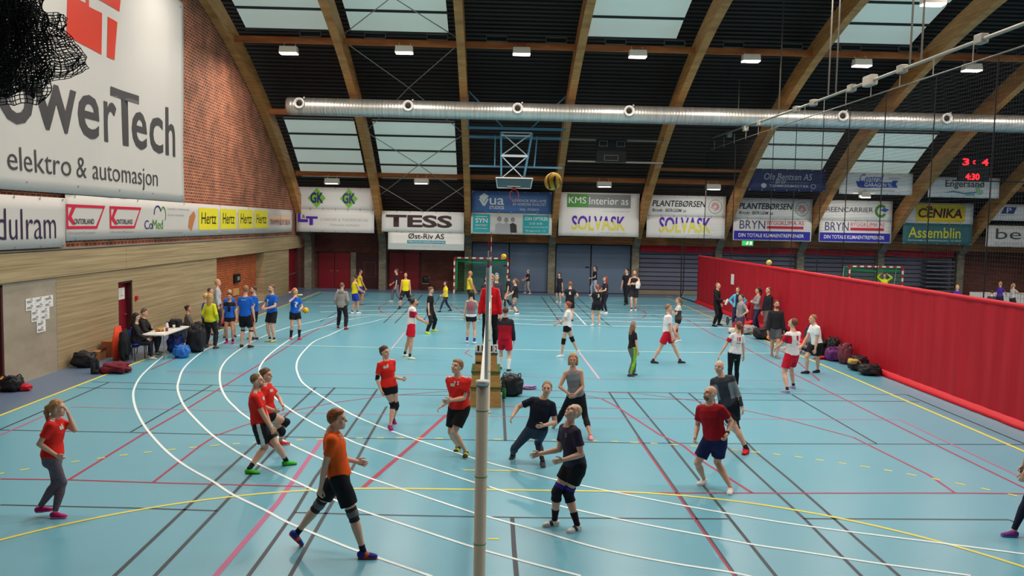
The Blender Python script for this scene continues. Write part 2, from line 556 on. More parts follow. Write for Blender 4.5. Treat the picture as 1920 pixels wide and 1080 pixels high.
 ('pink', 0.05, [(-9.11, 8.79), (-9.13, 10.28)]),
 ('red', 0.045, [(-9.18, 15.72), (-9.23, 17.49), (-9.52, 22.81)]),
 ('pink', 0.03, [(-8.71, 15.61), (-6.60, 15.48)]),
 ('pink', 0.03, [(-8.64, 15.41), (-6.53, 15.25)]),
 ('red', 0.05, [(-5.39, 35.38), (-5.50, 33.45), (-5.43, 32.45), (-5.05, 30.86), (-4.43, 29.65)]),
 ('red', 0.05, [(7.21, 35.79), (7.30, 33.95), (7.18, 32.23), (6.63, 30.37), (5.68, 29.19), (5.10, 28.71)]),
 ('red', 0.05, [(-2.16, 35.15), (-1.16, 29.97)]),
 ('red', 0.04, [(3.11, 30.88), (2.59, 28.72), (1.63, 27.62)]),
 ('red', 0.035, [(-0.80, 20.29), (-0.91, 19.50), (-0.66, 18.78)]),
 ('red', 0.04, [(9.56, 29.99), (9.69, 20.32), (8.87, 15.68)]),
]

# ================================================================= SETTING
XL = -11.45           # left wall plane
YF = 44.2             # far wall plane
ARC_Y, ARC_Z, ARC_R, ARC_O = 15.03, -27.99, 41.74, 42.55   # vault: centre, inner and outer radius of the glulam arches


def arc_z(y, r=ARC_R):
    return ARC_Z + math.sqrt(max(r * r - (y - ARC_Y) ** 2, 0))


BEAM_X = [-11.25, -6.72, -1.6, 3.42, 8.48, 13.5, 18.5, 23.4, 28.3, 33.3, 38.3]

m_floor = pm('court_vinyl_blue', (105, 168, 189), 0.29, 0.05, 0.35, spec=0.5, bump=0.02, bscale=90)
m_edge = pm('edge_vinyl_grey_blue', (98, 116, 142), 0.36, 0.05, 0.5, spec=0.45)
m_edge2 = pm('edge_vinyl_right', (104, 160, 188), 0.34, 0.05, 0.5, spec=0.45)
LINE_M = {'white': pm('line_white', (232, 240, 240), 0.5, 0.04), 'black': pm('line_charcoal', (56, 60, 70), 0.5, 0.05),
          'red': pm('line_red', (166, 44, 76), 0.5, 0.05), 'pink': pm('line_pink', (180, 96, 134), 0.5, 0.05),
          'yellow': pm('line_yellow', (225, 212, 92), 0.5, 0.05), 'pale': pm('line_pale', (180, 210, 204), 0.5, 0.05)}
LINE_M['faint'] = pm('line_faint_pink', (186, 164, 186), 0.5, 0.05)
order = ['faint', 'black', 'pink', 'red', 'pale', 'yellow', 'white']
fb = MB()
fb.add([(-10, -12, 0), (11.15, -12, 0), (11.15, 41.4, 0), (-10, 41.4, 0)], [(0, 1, 2, 3)], 0)
fb.add([(XL, -12, 0), (-10, -12, 0), (-10, 41.4, 0), (XL, 41.4, 0)], [(0, 1, 2, 3)], 1)
fb.add([(-14, 41.4, 0), (11.15, 41.4, 0), (11.15, YF + .2, 0), (-14, YF + .2, 0)], [(0, 1, 2, 3)], 1)
fb.add([(11.15, -12, 0), (46, -12, 0), (46, YF + .2, 0), (11.15, YF + .2, 0)], [(0, 1, 2, 3)], 2)


def strip(pts, wd, z, mi):
    n = len(pts)
    vs, fs = [], []
    for i in range(n):
        a, b = pts[max(i - 1, 0)], pts[min(i + 1, n - 1)]
        dx, dy = b[0] - a[0], b[1] - a[1]
        l = math.hypot(dx, dy) or 1
        nx, ny = -dy / l * wd / 2, dx / l * wd / 2
        vs += [(pts[i][0] + nx, pts[i][1] + ny, z), (pts[i][0] - nx, pts[i][1] - ny, z)]
    for i in range(n - 1):
        fs.append((2 * i, 2 * i + 1, 2 * i + 3, 2 * i + 2))
    fb.add(vs, fs, mi)


def smooth_line(pts, sub=5):
    if len(pts) < 4:
        return pts
    out = []
    P = [Vector((a, b, 0)) for a, b in pts]
    for i in range(len(P) - 1):
        p0, p1, p2, p3 = P[max(i - 1, 0)], P[i], P[i + 1], P[min(i + 2, len(P) - 1)]
        for k in range(sub):
            t = k / sub
            q = 0.5 * ((2 * p1) + (p2 - p0) * t + (2 * p0 - 5 * p1 + 4 * p2 - p3) * t * t + (3 * p1 - p0 - 3 * p2 + p3) * t ** 3)
            out.append((q.x, q.y))
    return out + [pts[-1]]


for c, wd, pts in FLOOR_LINES:
    strip(smooth_line(pts) if c == 'white' else pts, wd, 0.0015 + 0.0005 * order.index(c), 3 + order.index(c))
YZ = 0.0015 + 0.0005 * order.index('yellow')
strip([(-10, -8), (-10, 41.4)], 0.075, YZ, 3 + order.index('yellow'))
strip([(10, -8), (10, 41.4)], 0.075, YZ, 3 + order.index('yellow'))
for rad, dash in ((6, 0), (9, 1)):
    pts = []
    for i in range(91):
        an = PI / 2 * (1 + 1.02 * (1 - i / 90))
        pts.append((-1.5 + rad * math.cos(an), rad * math.sin(an)))
    for i in range(91):
        an = PI / 2 * (1 - 1.02 * i / 90)
        pts.append((1.5 + rad * math.cos(an), rad * math.sin(an)))
    if not dash:
        strip(pts, 0.062, YZ, 3 + order.index('yellow'))
    else:
        acc, run, seg = 0.0, [pts[0]], []
        for a, b in zip(pts, pts[1:]):
            d = math.hypot(b[0] - a[0], b[1] - a[1])
            n = max(1, int(d / 0.03))
            for k in range(n):
                acc += d / n
                q = (a[0] + (b[0] - a[0]) * (k + 1) / n, a[1] + (b[1] - a[1]) * (k + 1) / n)
                if acc % 0.37 < 0.17:
                    seg.append(q)
                elif len(seg) > 1:
                    strip([seg[0], seg[len(seg) // 2], seg[-1]], 0.05, YZ, 3 + order.index('yellow'))
                    seg = []
                else:
                    seg = []
strip([(-0.5, 7), (0.5, 7)], 0.05, YZ, 3 + order.index('yellow'))
strip([(-0.075, 4), (0.075, 4)], 0.05, YZ, 3 + order.index('yellow'))
floor = struct(fb.build('floor', [m_floor, m_edge, m_edge2] + [LINE_M[k] for k in order], org=(0, 0, 0)))

# ---------------------------------------------------------------- left wall
m_conc = streak_mat('board_marked_concrete', (120, 102, 74), (190, 168, 130), (0.8, 0.22, 15), 0.85, 8, 0.25, 0.75)
m_conc2 = streak_mat('smooth_concrete', (146, 132, 116), (172, 160, 142), (0.5, 0.5, 1.2), 0.8, 4, 0.3, 0.7)
m_brick = brick_mat('red_brick', (156, 74, 42), (116, 50, 29), (190, 152, 124), (1, 2), 0.25, 0.115, 0.014, 0.45)
m_brick_o = brick_mat('orange_brick', (206, 104, 50), (186, 88, 42), (120, 70, 46), (1, 2), 0.25, 0.105, 0.014, 0.2)
m_brick_d = brick_mat('dark_brick', (112, 52, 42), (88, 40, 34), (96, 72, 62), (0, 2), 0.26, 0.1, 0.012, 0.25)
wl = struct(thing('wall_left', None, None, (XL, 15, 0)))
lw = MB()
y0, y1 = -12, YF
AL0, AL1 = 27.9, 35.0     # brick niche
D1, D2a, D2b, D3 = 13.0, 18.93, 19.92, 39.95   # door openings
for a, b, z in ((y0, 12.0, 0), (12.0, D1, 2.43), (D1 + 2.35, D2a, 0), (D2a, D2b, 2.08), (D2b, AL0, 0), (AL1, D3, 0), (D3, y1, 2.6)):
    lw.box((XL - .45, a, z), (XL, b, 2.47))
lw.box((XL - .45, AL0, 2.47 - .001), (XL, AL1, 2.47))
lw.build('concrete_panels', m_conc, wl)
MB().box((XL - .45, D1, 0), (XL - .005, D1 + 2.35, 2.469)).build('smooth_panel', m_conc2, wl)
lw = MB()
for a, b in ((y0, 19.36), (19.375, 42.6)):
    lw.box((XL - .45, a, 2.47), (XL + .06, b, 3.15))
lw.build('concrete_beam', m_conc, wl)
MB().box((XL - .6, AL0 - .1, 0), (XL - .42, AL1 + .1, 2.6)).build('niche_brick', m_brick_o, wl)
gb = MB()
ys = [y0 + (43.0 - y0) * i / 40 for i in range(41)]
poly = [(XL, y0, 3.15), (XL, 43.0, 3.15)] + [(XL, y, max(arc_z(y) + .35, 3.2)) for y in reversed(ys)]
gb.prism(poly, (-.4, 0, 0))
gb.build('brick_gable', m_brick, wl)
MB().tube([(XL + .05, y0, 3.19), (XL + .05, 42.5, 3.19)], .025, 8).build('conduit', pm('grey_conduit', (120, 116, 108), .5), wl)

m_reddoor = pm('door_dark_red', (120, 8, 26), 0.45, 0.05, spec=0.4)
m_frame = pm('door_frame_dark', (70, 30, 32), 0.5)
m_steel = pm('brushed_steel', (180, 180, 178), 0.3, 0.05, metal=0.9)


def leftdoor(n, a, b, z):
    d = struct(thing('door_%d' % n, None, None, (XL - .2, (a + b) / 2, 0)))
    MB().box((XL - .25, a + .06, 0.01), (XL - .18, b - .06, z - .06)).build('door_leaf', m_reddoor, d)
    f = MB()
    f.box((XL - .4, a, 0), (XL - .02, a + .06, z)).box((XL - .4, b - .06, 0), (XL - .02, b, z)).box((XL - .4, a, z - .06), (XL - .02, b, z))
    f.build('door_frame', m_frame, d)
    h = MB()
    h.tube([(XL - .18, b - .16, 1.02), (XL - .12, b - .16, 1.02), (XL - .12, b - .29, 1.02)], .012, 8)
    h.build('door_handle', m_steel, d)
    return d


leftdoor(1, 12.0, D1, 2.43)
leftdoor(2, D2a, D2b, 2.08)
d3 = leftdoor(3, D3, 42.2, 2.6)
MB().bar((XL - .14, 40.3, 1.0), (XL - .14, 41.9, 1.0), .05, .05).build('push_bar', m_steel, d3)

# ---------------------------------------------------------------- vault roof, arches, columns, purlins
m_roof = pm('dark_steel_deck', (44, 37, 33), 0.55, 0.12, 2.0, spec=0.3)
rb = MB()
th0, th1 = math.radians(-44), math.radians(43.2)
nr = int((th1 - th0) * 43.1 / 0.30)
prof = []
for i in range(nr):
    t = th0 + (th1 - th0) * i / nr
    dt = (th1 - th0) / nr
    for f, r in ((0, 43.12), (.42, 43.12), (.5, 43.2), (.92, 43.2)):
        prof.append((ARC_Y + r * math.sin(t + dt * f), ARC_Z + r * math.cos(t + dt * f)))
vs = [(x, y, z) for x in (XL - .4, 46) for y, z in prof]
N = len(prof)
rb.add(vs, [(i, i + 1, N + i + 1, N + i) for i in range(N - 1)])
ceiling = struct(rb.build('ceiling', m_roof, org=(0, 0, 0)))

m_glulam = streak_mat('glulam_timber', (150, 96, 48), (206, 148, 88), (0.6, 0.6, 7), 0.55, 5, 0.3, 0.7, scale=1.2)
m_purlin = streak_mat('purlin_timber', (140, 76, 36), (186, 110, 58), (0.8, 6, 6), 0.6, 4)
m_ccol = streak_mat('column_concrete', (96, 92, 80), (140, 134, 116), (2, 2, 5), 0.8, 4)


def arch_beam(x, wd=0.34):
    mb = MB()
    vs, fs = [], []
    n = 72
    t0, t1 = math.radians(-44), math.asin((42.55 - ARC_Y) / ARC_R)
    for i in range(n + 1):
        t = t0 + (t1 - t0) * i / n
        for r in (ARC_R, ARC_O):
            for sx in (-.5, .5):
                vs.append((x + sx * wd, ARC_Y + r * math.sin(t), ARC_Z + r * math.cos(t)))
    for i in range(n):
        a, b = 4 * i, 4 * i + 4
        fs += [(a, a + 1, b + 1, b), (a + 2, b + 2, b + 3, a + 3), (a, b, b + 2, a + 2), (a + 1, a + 3, b + 3, b + 1)]
    fs += [(4 * n, 4 * n + 1, 4 * n + 3, 4 * n + 2)]
    mb.add(vs, fs)
    return mb


TN = [0]


def trim(o):
    TN[0] += 1
    o.name = 'trim_%d' % TN[0]
    return struct(o)


for i, x in enumerate(BEAM_X):
    trim(arch_beam(x).build('trim', m_glulam))
    cx = x if i else -11.15
    c = MB()
    c.box((cx - .21, 43.35, 0), (cx + .21, YF + .05, 2.75))
    c.prism([(cx - .21, 42.6, 3.45), (cx - .21, 43.35, 2.75), (cx - .21, YF, 2.75), (cx - .21, YF, 3.45)], (.42, 0, 0))
    trim(c.build('trim', m_ccol))
for yy, zz in ((29.3, 11.6), (34.6, 9.3), (40.0, 6.65)):
    for a, b in zip(BEAM_X[:-1], BEAM_X[1:]):
        if yy == 34.6 and a > -5:
            continue
        trim(MB().box((a + .17, yy - .07, zz - .13), (b - .17, yy + .07, zz + .13)).build('trim', m_purlin))
trim(MB().box((8.65, 38.2, 7.12), (13.33, 38.3, 7.26)).build('trim', m_purlin))

# skylights set in the deck between the arches
m_sky = emat('skylight_sheet', (196, 210, 200), 0.30)
m_bar = pm('skylight_bar', (52, 54, 54), 0.6)


def skylight(n, x0, x1, t0, t1, rows):
    root = struct(thing('window_%d' % n, None, None, ((x0 + x1) / 2, ARC_Y + 43.0 * math.sin((t0 + t1) / 2), ARC_Z + 43.0 * math.cos((t0 + t1) / 2))))
    pt = lambda x, t, r: (x, ARC_Y + r * math.sin(t), ARC_Z + r * math.cos(t))
    for k in range(rows):
        a, b = t0 + (t1 - t0) * k / rows, t0 + (t1 - t0) * (k + 1) / rows
        mb = MB()
        mb.add([pt(x0, a, 43.04), pt(x1, a, 43.04), pt(x1, b, 43.04), pt(x0, b, 43.04), pt(x0, a, 43.08), pt(x1, a, 43.08), pt(x1, b, 43.08), pt(x0, b, 43.08)],
               [(0, 1, 2, 3), (7, 6, 5, 4), (0, 4, 5, 1), (1, 5, 6, 2), (2, 6, 7, 3), (3, 7, 4, 0)])
        mb.build('pane', m_sky, root)
    for k in range(rows + 1):
        a = t0 + (t1 - t0) * k / rows
        MB().bar(pt(x0 - .05, a, 43.0), pt(x1 + .05, a, 43.0), .06, .1).build('glazing_bar', m_bar, root)


def t_at(y):
    return math.asin((y - ARC_Y) / 43.04)


SKY_L = (t_at(36.6), t_at(40.75))
SKY_U = (t_at(22.6), t_at(30.25))
n = 0
for (x0, x1), rng, rows in (((-10.9, -7.35), SKY_L, 4), ((-6.4, -2.2), SKY_L, 4), ((13.8, 18.0), SKY_L, 4), ((18.8, 22.9), SKY_L, 4),
                            ((-10.9, -7.35), SKY_U, 5), ((-6.4, -2.2), SKY_U, 5), ((3.75, 7.7), SKY_U, 5), ((13.8, 18.0), SKY_U, 5)):
    n += 1
    skylight(n, x0, x1, rng[0], rng[1], rows)

# ---------------------------------------------------------------- far wall
wf = struct(thing('wall_far', None, None, (10, YF, 0)))
MB().box((-14, YF, 0), (-1.6, YF + .4, 4.2)).build('dark_brick', m_brick_d, wf)
MB().box((28.2, YF, 0), (46, YF + .4, 4.2)).build('dark_brick', m_brick_d, wf)
MB().box((-1.6, YF + .1, 0), (28.2, YF + .4, 4.2)).build('back_panel', pm('back_panel_dark', (58, 62, 74), .7), wf)
m_slat = streak_mat('timber_slats', (108, 66, 36), (160, 104, 60), (0.6, 6, 14), 0.65, 3)
for a, b in zip(BEAM_X[2:-1], BEAM_X[3:]):
    MB().box((a + .21, 43.0, 3.0), (b - .21, 43.2, 3.9)).build('timber_band', m_slat, wf)
m_bluepanel = pm('blue_grey_panel', (92, 110, 134), 0.6, 0.06, 0.8)
m_dark = pm('charcoal_gap', (24, 24, 28), 0.7)


def fardoor(n, a, b, z, mat, y=YF - .08):
    d = struct(thing('door_%d' % n, None, None, ((a + b) / 2, y, 0)))
    c = (a + b) / 2
    for u, v, hx in ((a, c, c - .12), (c, b, c + .12)):
        lf = MB().box((u + .015, y, 0.01), (v - .015, y + .07, z)).build('door_leaf', mat, d)
        MB().tube([(hx, y - .05, 1.05), (hx + (-.13 if hx < c else .13), y - .05, 1.05)], .014, 8).build('door_handle', m_steel, lf)
    f = MB()
    f.box((a - .07, y + .01, 0), (a, y + .1, z + .07)).box((b, y + .01, 0), (b + .07, y + .1, z + .07)).box((a - .07, y + .01, z), (b + .07, y + .1, z + .07))
    f.build('door_frame', m_frame, d)


fardoor(4, -10.67, -8.74, 2.13, m_reddoor)
fardoor(5, -6.4, -4.57, 2.18, m_reddoor)
d6 = struct(thing('door_6', None, None, (-7.6, YF - .1, 0)))
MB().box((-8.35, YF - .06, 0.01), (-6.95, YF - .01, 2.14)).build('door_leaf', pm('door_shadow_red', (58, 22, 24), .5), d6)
f = MB()
for a, b, c, e in ((-7.95, -7.9, .72, 1.62), (-7.25, -7.2, .72, 1.62), (-7.95, -7.2, .7, .74), (-7.95, -7.2, 1.6, 1.64)):
    f.box((a, YF - .08, c), (b, YF - .055, e))
f.build('window_trim', pm('door_trim_red', (110, 40, 44), .5), d6)
MB().box((-8.72, YF - .2, 0), (-8.4, YF + .02, 2.2)).build('pillar', m_ccol, wf)
k = 6
for a, c, b in ((-1.35, .87, 3.2), (3.72, 5.83, 8.22)):
    k += 1
    d = struct(thing('door_%d' % k, None, None, (c, 43.75, 0)))
    for u, v in ((a, c - .04), (c + .04, b)):
        lf = MB().bbox((u, 43.7, 0.03), (v, 43.8, 2.93), .02).build('door_leaf', m_bluepanel, d)
    MB().box((c - .32, 43.66, 1.55), (c - .1, 43.7, 1.62)).build('door_handle', m_dark, d)
    f = MB()
    f.box((a - .09, 43.72, 0), (a, 43.9, 3.0)).box((b, 43.72, 0), (b + .09, 43.9, 3.0)).box((c - .04, 43.72, 0), (c + .04, 43.9, 3.0)).box((a - .09, 43.72, 2.93), (b + .09, 43.9, 3.0))
    f.build('door_frame', m_dark, d)

# retracted bleachers
m_bl = pm('bleacher_front', (88, 90, 108), 0.6, 0.06, 1.0)
m_bl2 = pm('bleacher_base', (122, 112, 98), 0.7, 0.08)


def bleacher(label, a, b, top, split=None):
    r = thing('retracted_bleacher', label, 'bleachers', ((a + b) / 2, 43.75, 0), 'folded bleachers along the far wall')
    nrow = 9
    z = .3
    hh = (top - .3) / nrow
    for i in range(nrow):
        MB().box((a, 43.62 + .02 * (i % 2), z + .03), (b, 43.95, z + hh - .02)).build('tread_front', m_bl, r)
        z += hh
    MB().box((a, 43.7, 0), (b, 43.9, top)).build('backing', m_dark, r)
    MB().box((a, 43.58, 0.02), (b, 43.7, .28)).build('base_board', m_bl2, r)
    return r


bleacher('folded grey bleacher bank next to the blue panels, its left end uncovered', 8.75, 13.25, 2.72)
bleacher('folded grey bleacher bank behind the far end of the red curtain', 13.75, 18.25, 2.72)
bleacher('folded grey bleacher bank behind the right-hand goal', 18.75, 23.15, 2.65)
r = bleacher('folded grey bleacher bank right of the goalkeeper, open step ends on its right', 23.65, 27.9, 2.6)
for i in range(9):
    MB().box((26.0, 42.9, .32 + i * .25), (27.7, 43.6, .4 + i * .25)).build('step', m_bl, r)
m_cloth = pm('red_valance_cloth', (158, 20, 36), 0.8, 0.12, 3.0)
for i, (a, b) in enumerate(((8.75, 13.25), (13.75, 18.25), (18.75, 23.15), (23.65, 27.9))):
    mb = MB()
    vs = []
    nn = 60
    for j in range(nn + 1):
        t = j / nn
        sag = .06 * math.sin(t * PI)
        for z in (3.02, 2.64 - sag):
            vs.append((a + (b - a) * t, 43.42 + .03 * math.sin(t * 40), z))
    fs = [(2 * j, 2 * j + 2, 2 * j + 3, 2 * j + 1) for j in range(nn)]
    mb.add(vs, fs)
    o = mb.build('valance', m_cloth)
    md = o.modifiers.new('thick', 'SOLIDIFY')
    md.thickness = .012
    tag(o, 'short red cloth valance above the ' + ('bleacher bank beside the blue panels', 'bleacher bank at the curtain end', 'bleacher bank behind the right goal', 'bleacher bank right of the goalkeeper')[i], 'valance', 'red valances over the bleachers')

# ================================================================= BANNERS
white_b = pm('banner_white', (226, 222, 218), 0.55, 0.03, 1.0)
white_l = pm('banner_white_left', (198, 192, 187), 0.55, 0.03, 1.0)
ink = lambda n, c: pm('ink_' + n, c, 0.55, 0.04)
I_dark = ink('dark_grey', (66, 62, 64))
I_grey = ink('grey', (150, 148, 152))
I_lgrey = ink('light_grey', (186, 184, 190))
I_navy = ink('navy', (40, 36, 110))
I_green = ink('green', (122, 184, 52))
I_dgreen = ink('deep_green', (74, 140, 50))
I_purple = ink('purple', (84, 34, 168))
I_yel = ink('yellow', (226, 216, 62))
I_red = ink('red', (200, 22, 58))
I_blue = ink('blue', (42, 34, 168))
I_black = ink('black', (26, 22, 26))
I_white = ink('white', (238, 240, 240))
I_teal = ink('teal', (46, 176, 184))
I_teal2 = ink('dull_teal', (64, 140, 158))
I_orange = ink('orange', (204, 42, 6))


def far_banner(label, x0, x1, y, z0, z1, mat=None, group=None, **k):
    return Banner(label, (x0, y, z0), (x1 - x0, 0, 0), (0, 0, z1 - z0), (0, -1, 0), mat or white_b, group=group, **k)


class LeftBanner(Banner):
    def __init__(s, label, ya, yb, za, zb, mat=None, x=-11.33, **k):
        s.ya, s.yb, s.za, s.zb = ya, yb, za, zb
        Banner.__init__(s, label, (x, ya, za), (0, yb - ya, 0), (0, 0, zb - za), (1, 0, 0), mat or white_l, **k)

    def f(s, y, z):
        return ((y - s.ya) / (s.yb - s.ya), (z - s.za) / (s.zb - s.za))

    def wtext(s, t, ya, yb, za, zb, mat, **k):
        a, b = s.f(ya, za), s.f(yb, zb)
        return s.text(t, a[0], b[0], a[1], b[1], mat, **k)

    def wpoly(s, pts, mat, **k):
        return s.poly([s.f(*p) for p in pts], mat, **k)


# the huge power company banner on the brick gable
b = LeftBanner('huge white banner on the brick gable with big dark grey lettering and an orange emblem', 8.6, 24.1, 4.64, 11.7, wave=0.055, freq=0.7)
for t, ya, yb, za, zb in (('P', 10.4, 12.5, 6.2, 7.85), ('o', 12.75, 14.3, 6.18, 7.42), ('w', 14.2, 16.35, 6.2, 7.38), ('e', 16.4, 17.6, 6.2, 7.4), ('r', 17.95, 18.75, 6.22, 7.4),
                          ('T', 18.4, 20.25, 6.22, 7.86), ('e', 19.75, 20.9, 6.2, 7.38), ('c', 21.1, 22.15, 6.2, 7.38), ('h', 22.35, 23.3, 6.2, 7.82)):
    b.wtext(t, ya, yb, za, zb, I_dark, bold=0.012)
b.wtext('elektro & automasjon', 13.08, 21.68, 4.92, 5.66, I_dark, bold=-0.004)
b.wpoly([(15.9, 8.75), (17.78, 8.64), (17.8, 9.8), (16.0, 9.8)], I_orange)
b.wpoly([(16.0, 9.8), (17.1, 9.8), (17.1, 11.5), (16.15, 11.5)], I_orange)
b.wpoly([(17.1, 10.12), (19.0, 10.14), (19.3, 11.5), (17.1, 11.5)], I_orange)
b.wpoly([(18.17, 8.65), (18.66, 8.66), (18.86, 9.8), (18.19, 9.8)], I_orange)
b.wpoly([(16.5, 9.85), (16.9, 9.85), (16.9, 11.4), (16.5, 11.4)], white_l, off=1.6)

# first long strip banner: dark violet name
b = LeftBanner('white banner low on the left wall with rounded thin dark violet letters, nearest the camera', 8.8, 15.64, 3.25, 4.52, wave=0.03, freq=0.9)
b.wtext('modulram', 11.35, 15.15, 3.47, 4.2, ink('violet_black', (52, 26, 66)), bold=-0.008)
# second long strip with many small adverts
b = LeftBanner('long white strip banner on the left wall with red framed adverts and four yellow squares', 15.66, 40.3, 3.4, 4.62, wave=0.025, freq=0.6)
for a0, a1, c0 in ((15.55, 17.89, 15.98), (18.04, 20.36, 18.47)):
    e = a1 - .55
    a0 += .12
    for q in ([(a0, 4.29), (a1 - .08, 4.29), (a1, 4.37), (a0, 4.37)], [(a0, 3.71), (e, 3.71), (e + .06, 3.79), (a0, 3.79)],
              [(a0, 3.71), (a0 + .1, 3.71), (a0 + .1, 4.37), (a0, 4.37)], [(e - .04, 3.75), (e + .04, 3.71), (a1, 4.37), (a1 - .09, 4.33)],
              [(a0 + .08, 4.0), (a0 + .34, 4.33), (a0 + .55, 4.33), (a0 + .27, 4.04), (a0 + .5, 3.83), (a0 + .33, 3.83)]):
        b.wpoly(q, I_red)
    b.wtext('ONTORLAND', c0 + .1, e - .12, 3.84, 3.99, I_black, bold=0.01)
    b.wtext('- Din lokale IT-partner', a0, e - .05, 3.55, 3.64, I_grey)
b.wtext('Co', 20.58, 21.2, 3.68, 3.97, I_navy)
b.wtext('Med', 21.2, 22.04, 3.68, 3.99, I_dgreen)
b.ring(*b.f(21.62, 4.2), .012, .22, .8, I_navy, 20, 190)
b.ring(*b.f(22.08, 4.15), .010, .24, .8, I_dgreen, -40, 150)
b.wtext('Leverandør av medisinsk utstyr', 22.47, 24.56, 4.33, 4.42, I_grey)
b.wtext('til sport og trening', 22.47, 24.0, 4.12, 4.2, I_grey)
b.wtext('comed sport', 22.45, 23.92, 3.5, 3.58, I_grey)
b.wpoly([(25.02, 4.33), (25.2, 4.15), (24.75, 3.59), (24.43, 3.73), (24.57, 4.14)], ink('ochre', (186, 118, 70)))
for i, (a0, a1) in enumerate(((25.54, 27.72), (28.02, 30.13), (30.46, 32.64), (32.93, 35.1))):
    zo = .01 * i
    b.wpoly([(a0, 3.63 + zo), (a1, 3.63 + zo), (a1, 4.47 + zo), (a0, 4.47 + zo)], ink('square_yellow', (228, 212, 44)), name='printed_panel', off=1.0)
    b.wtext('Hertz', a0 + .25, a1 - .25, 3.85 + zo, 4.3 + zo, I_black, bold=-0.002, shear=0.1, off=2)
    b.wtext('biluteie drammen', a0 + .1, a1 - .1, 3.52 + zo, 3.57 + zo, I_grey)
b.wpoly([(35.5, 4.02), (39.7, 4.02), (39.7, 4.32), (35.5, 4.3)], ink('pale_peach', (228, 188, 158)), name='printed_panel', off=1.0)
b.wtext('DRAMMEN LIVS SEILAS', 35.55, 39.7, 3.82, 4.1, ink('rust', (150, 84, 66)), off=2)
b.wpoly([(37.6, 3.8), (37.7, 3.8), (37.65, 4.5)], ink('rust2', (140, 80, 60)), off=2)


def twotone(b, t, a0, a1, b0, b1, bold=0.02):
    """lettering printed violet above a sagging wave and yellow below"""
    vs, fs = text2d(t, bold)
    bm = bmesh.new()
    V = [bm.verts.new((x, y, 0)) for x, y in vs]
    for f in fs:
        try:
            bm.faces.new([V[i] for i in f])
        except ValueError:
            pass
    cut = lambda x: 0.33 + 0.34 * math.sin(min(1, max(0, (x - .02) / .62)) * PI * .5) - 0.75 * max(0, x - .66)
    for i in range(1, 40):
        bmesh.ops.bisect_plane(bm, geom=bm.verts[:] + bm.edges[:] + bm.faces[:], plane_co=(i / 40, 0, 0), plane_no=(1, 0, 0))
    for i in range(40):
        x = (i + .5) / 40
        sl = (cut(x + .0125) - cut(x - .0125)) / .025
        fc = [f for f in bm.faces if i / 40 - 1e-4 <= f.calc_center_bounds().x < (i + 1) / 40]
        gs = set(fc)
        for f in fc:
            gs.update(f.verts)
            gs.update(f.edges)
        if fc:
            bmesh.ops.bisect_plane(bm, geom=list(gs), plane_co=(x, cut(x), 0), plane_no=(-sl, 1, 0))
    up, lo = [], []
    bm.verts.index_update()
    pts = [(a0 + v.co.x * (a1 - a0), b0 + v.co.y * (b1 - b0)) for v in bm.verts]
    for f in bm.faces:
        c = f.calc_center_bounds()
        (up if c.y > cut(c.x) else lo).append([v.index for v in f.verts])
    bm.free()
    b.put(pts, up, I_purple, 'lettering', 1.5)
    b.put(pts, lo, ink('lemon', (222, 212, 84)), 'lettering', 1.5)


G = 'advert banners above the far wall'
fb_ = lambda *a, **k: far_banner(*a, **k)
b = fb_('white banner with two green diamonds and dark blue initials, far left corner', -11.36, -6.93, 41.3, 4.73, 5.97)
for a in (.262, .672):
    b.poly([(a - .115, .5), (a, .05), (a + .115, .5), (a, .97)], I_green)
    b.text('GK', a - .08, a + .085, .27, .76, I_navy, bold=0.035, off=2.2)
b = fb_('white banner with violet initials at its left, below the green diamond banner', -11.36, -6.93, 41.3, 3.42, 4.725)
b.poly([(.02, .42), (.15, .42), (.15, .55), (.055, .55), (.055, .8), (.02, .8)], I_purple)
b.poly([(.125, .58), (.125, .68), (.275, .68), (.275, .58), (.215, .58), (.215, .3), (.17, .3), (.17, .58)], I_purple, off=1.6)
b.text('&', .075, .115, .6, .75, I_dark)
b.text('LYSAKER & THORRUD AS', .31, .92, .5, .62, I_lgrey, bold=0.004)
b.text('Mekanisk verksted', .43, .81, .28, .39, I_lgrey, shear=.2)
b = fb_('white banner with four big dark letters under the crossed steel rods', -6.5, -1.8, 41.3, 3.52, 4.71)
b.text('TESS', .05, .855, .235, .83, ink('brown_black', (64, 44, 46)), bold=0.035)
b = fb_('small pale banner with a teal bar, hanging below the four-letter banner', -6.13, -1.78, 41.33, 2.52, 3.53)
b.rect(0, 1, 0, .36, ink('pale_grey_band', (176, 186, 186)), off=.8)
b.text('Øst-Riv AS', .265, .735, .62, .93, ink('plum', (44, 28, 52)), bold=0.012)
b.rect(.25, .755, .36, .54, I_teal2)
b.text('Miljøriving Betongsaging Kjerneboring', .27, .74, .4, .5, I_white, off=2)
b.text('Riving   Saging   Boring', .3, .7, .16, .27, I_lgrey, off=2)
m_vb = ink('steel_blue', (84, 118, 176))
b = fb_('steel blue banner with white lettering behind the basketball hoop', -1.4, 3.22, 41.3, 4.74, 5.96, m_vb)
b.poly([(.095, .72), (.155, .9), (.215, .76), (.175, .6), (.155, .45), (.13, .6)], I_white)
b.poly([(.09, .62), (.145, .3), (.17, .3), (.215, .62), (.195, .66), (.158, .42), (.115, .66)], I_white)
b.text('ua', .225, .405, .36, .68, I_white, bold=0.01)
b.text('STUDIOS', .225, .405, .16, .31, I_white, bold=0.02)
b.text('LEVENDE REKLAME', .51, .93, .52, .64, I_white)
b.text('AV NORDISK KVALITET', .51, .93, .35, .47, I_white)
b.text('VUA . STUDIOS', .6, .84, .12, .22, I_white)
b = fb_('white banner with teal squares and a sketch of three people, below the steel blue banner', -1.4, 3.24, 41.3, 3.51, 4.72)
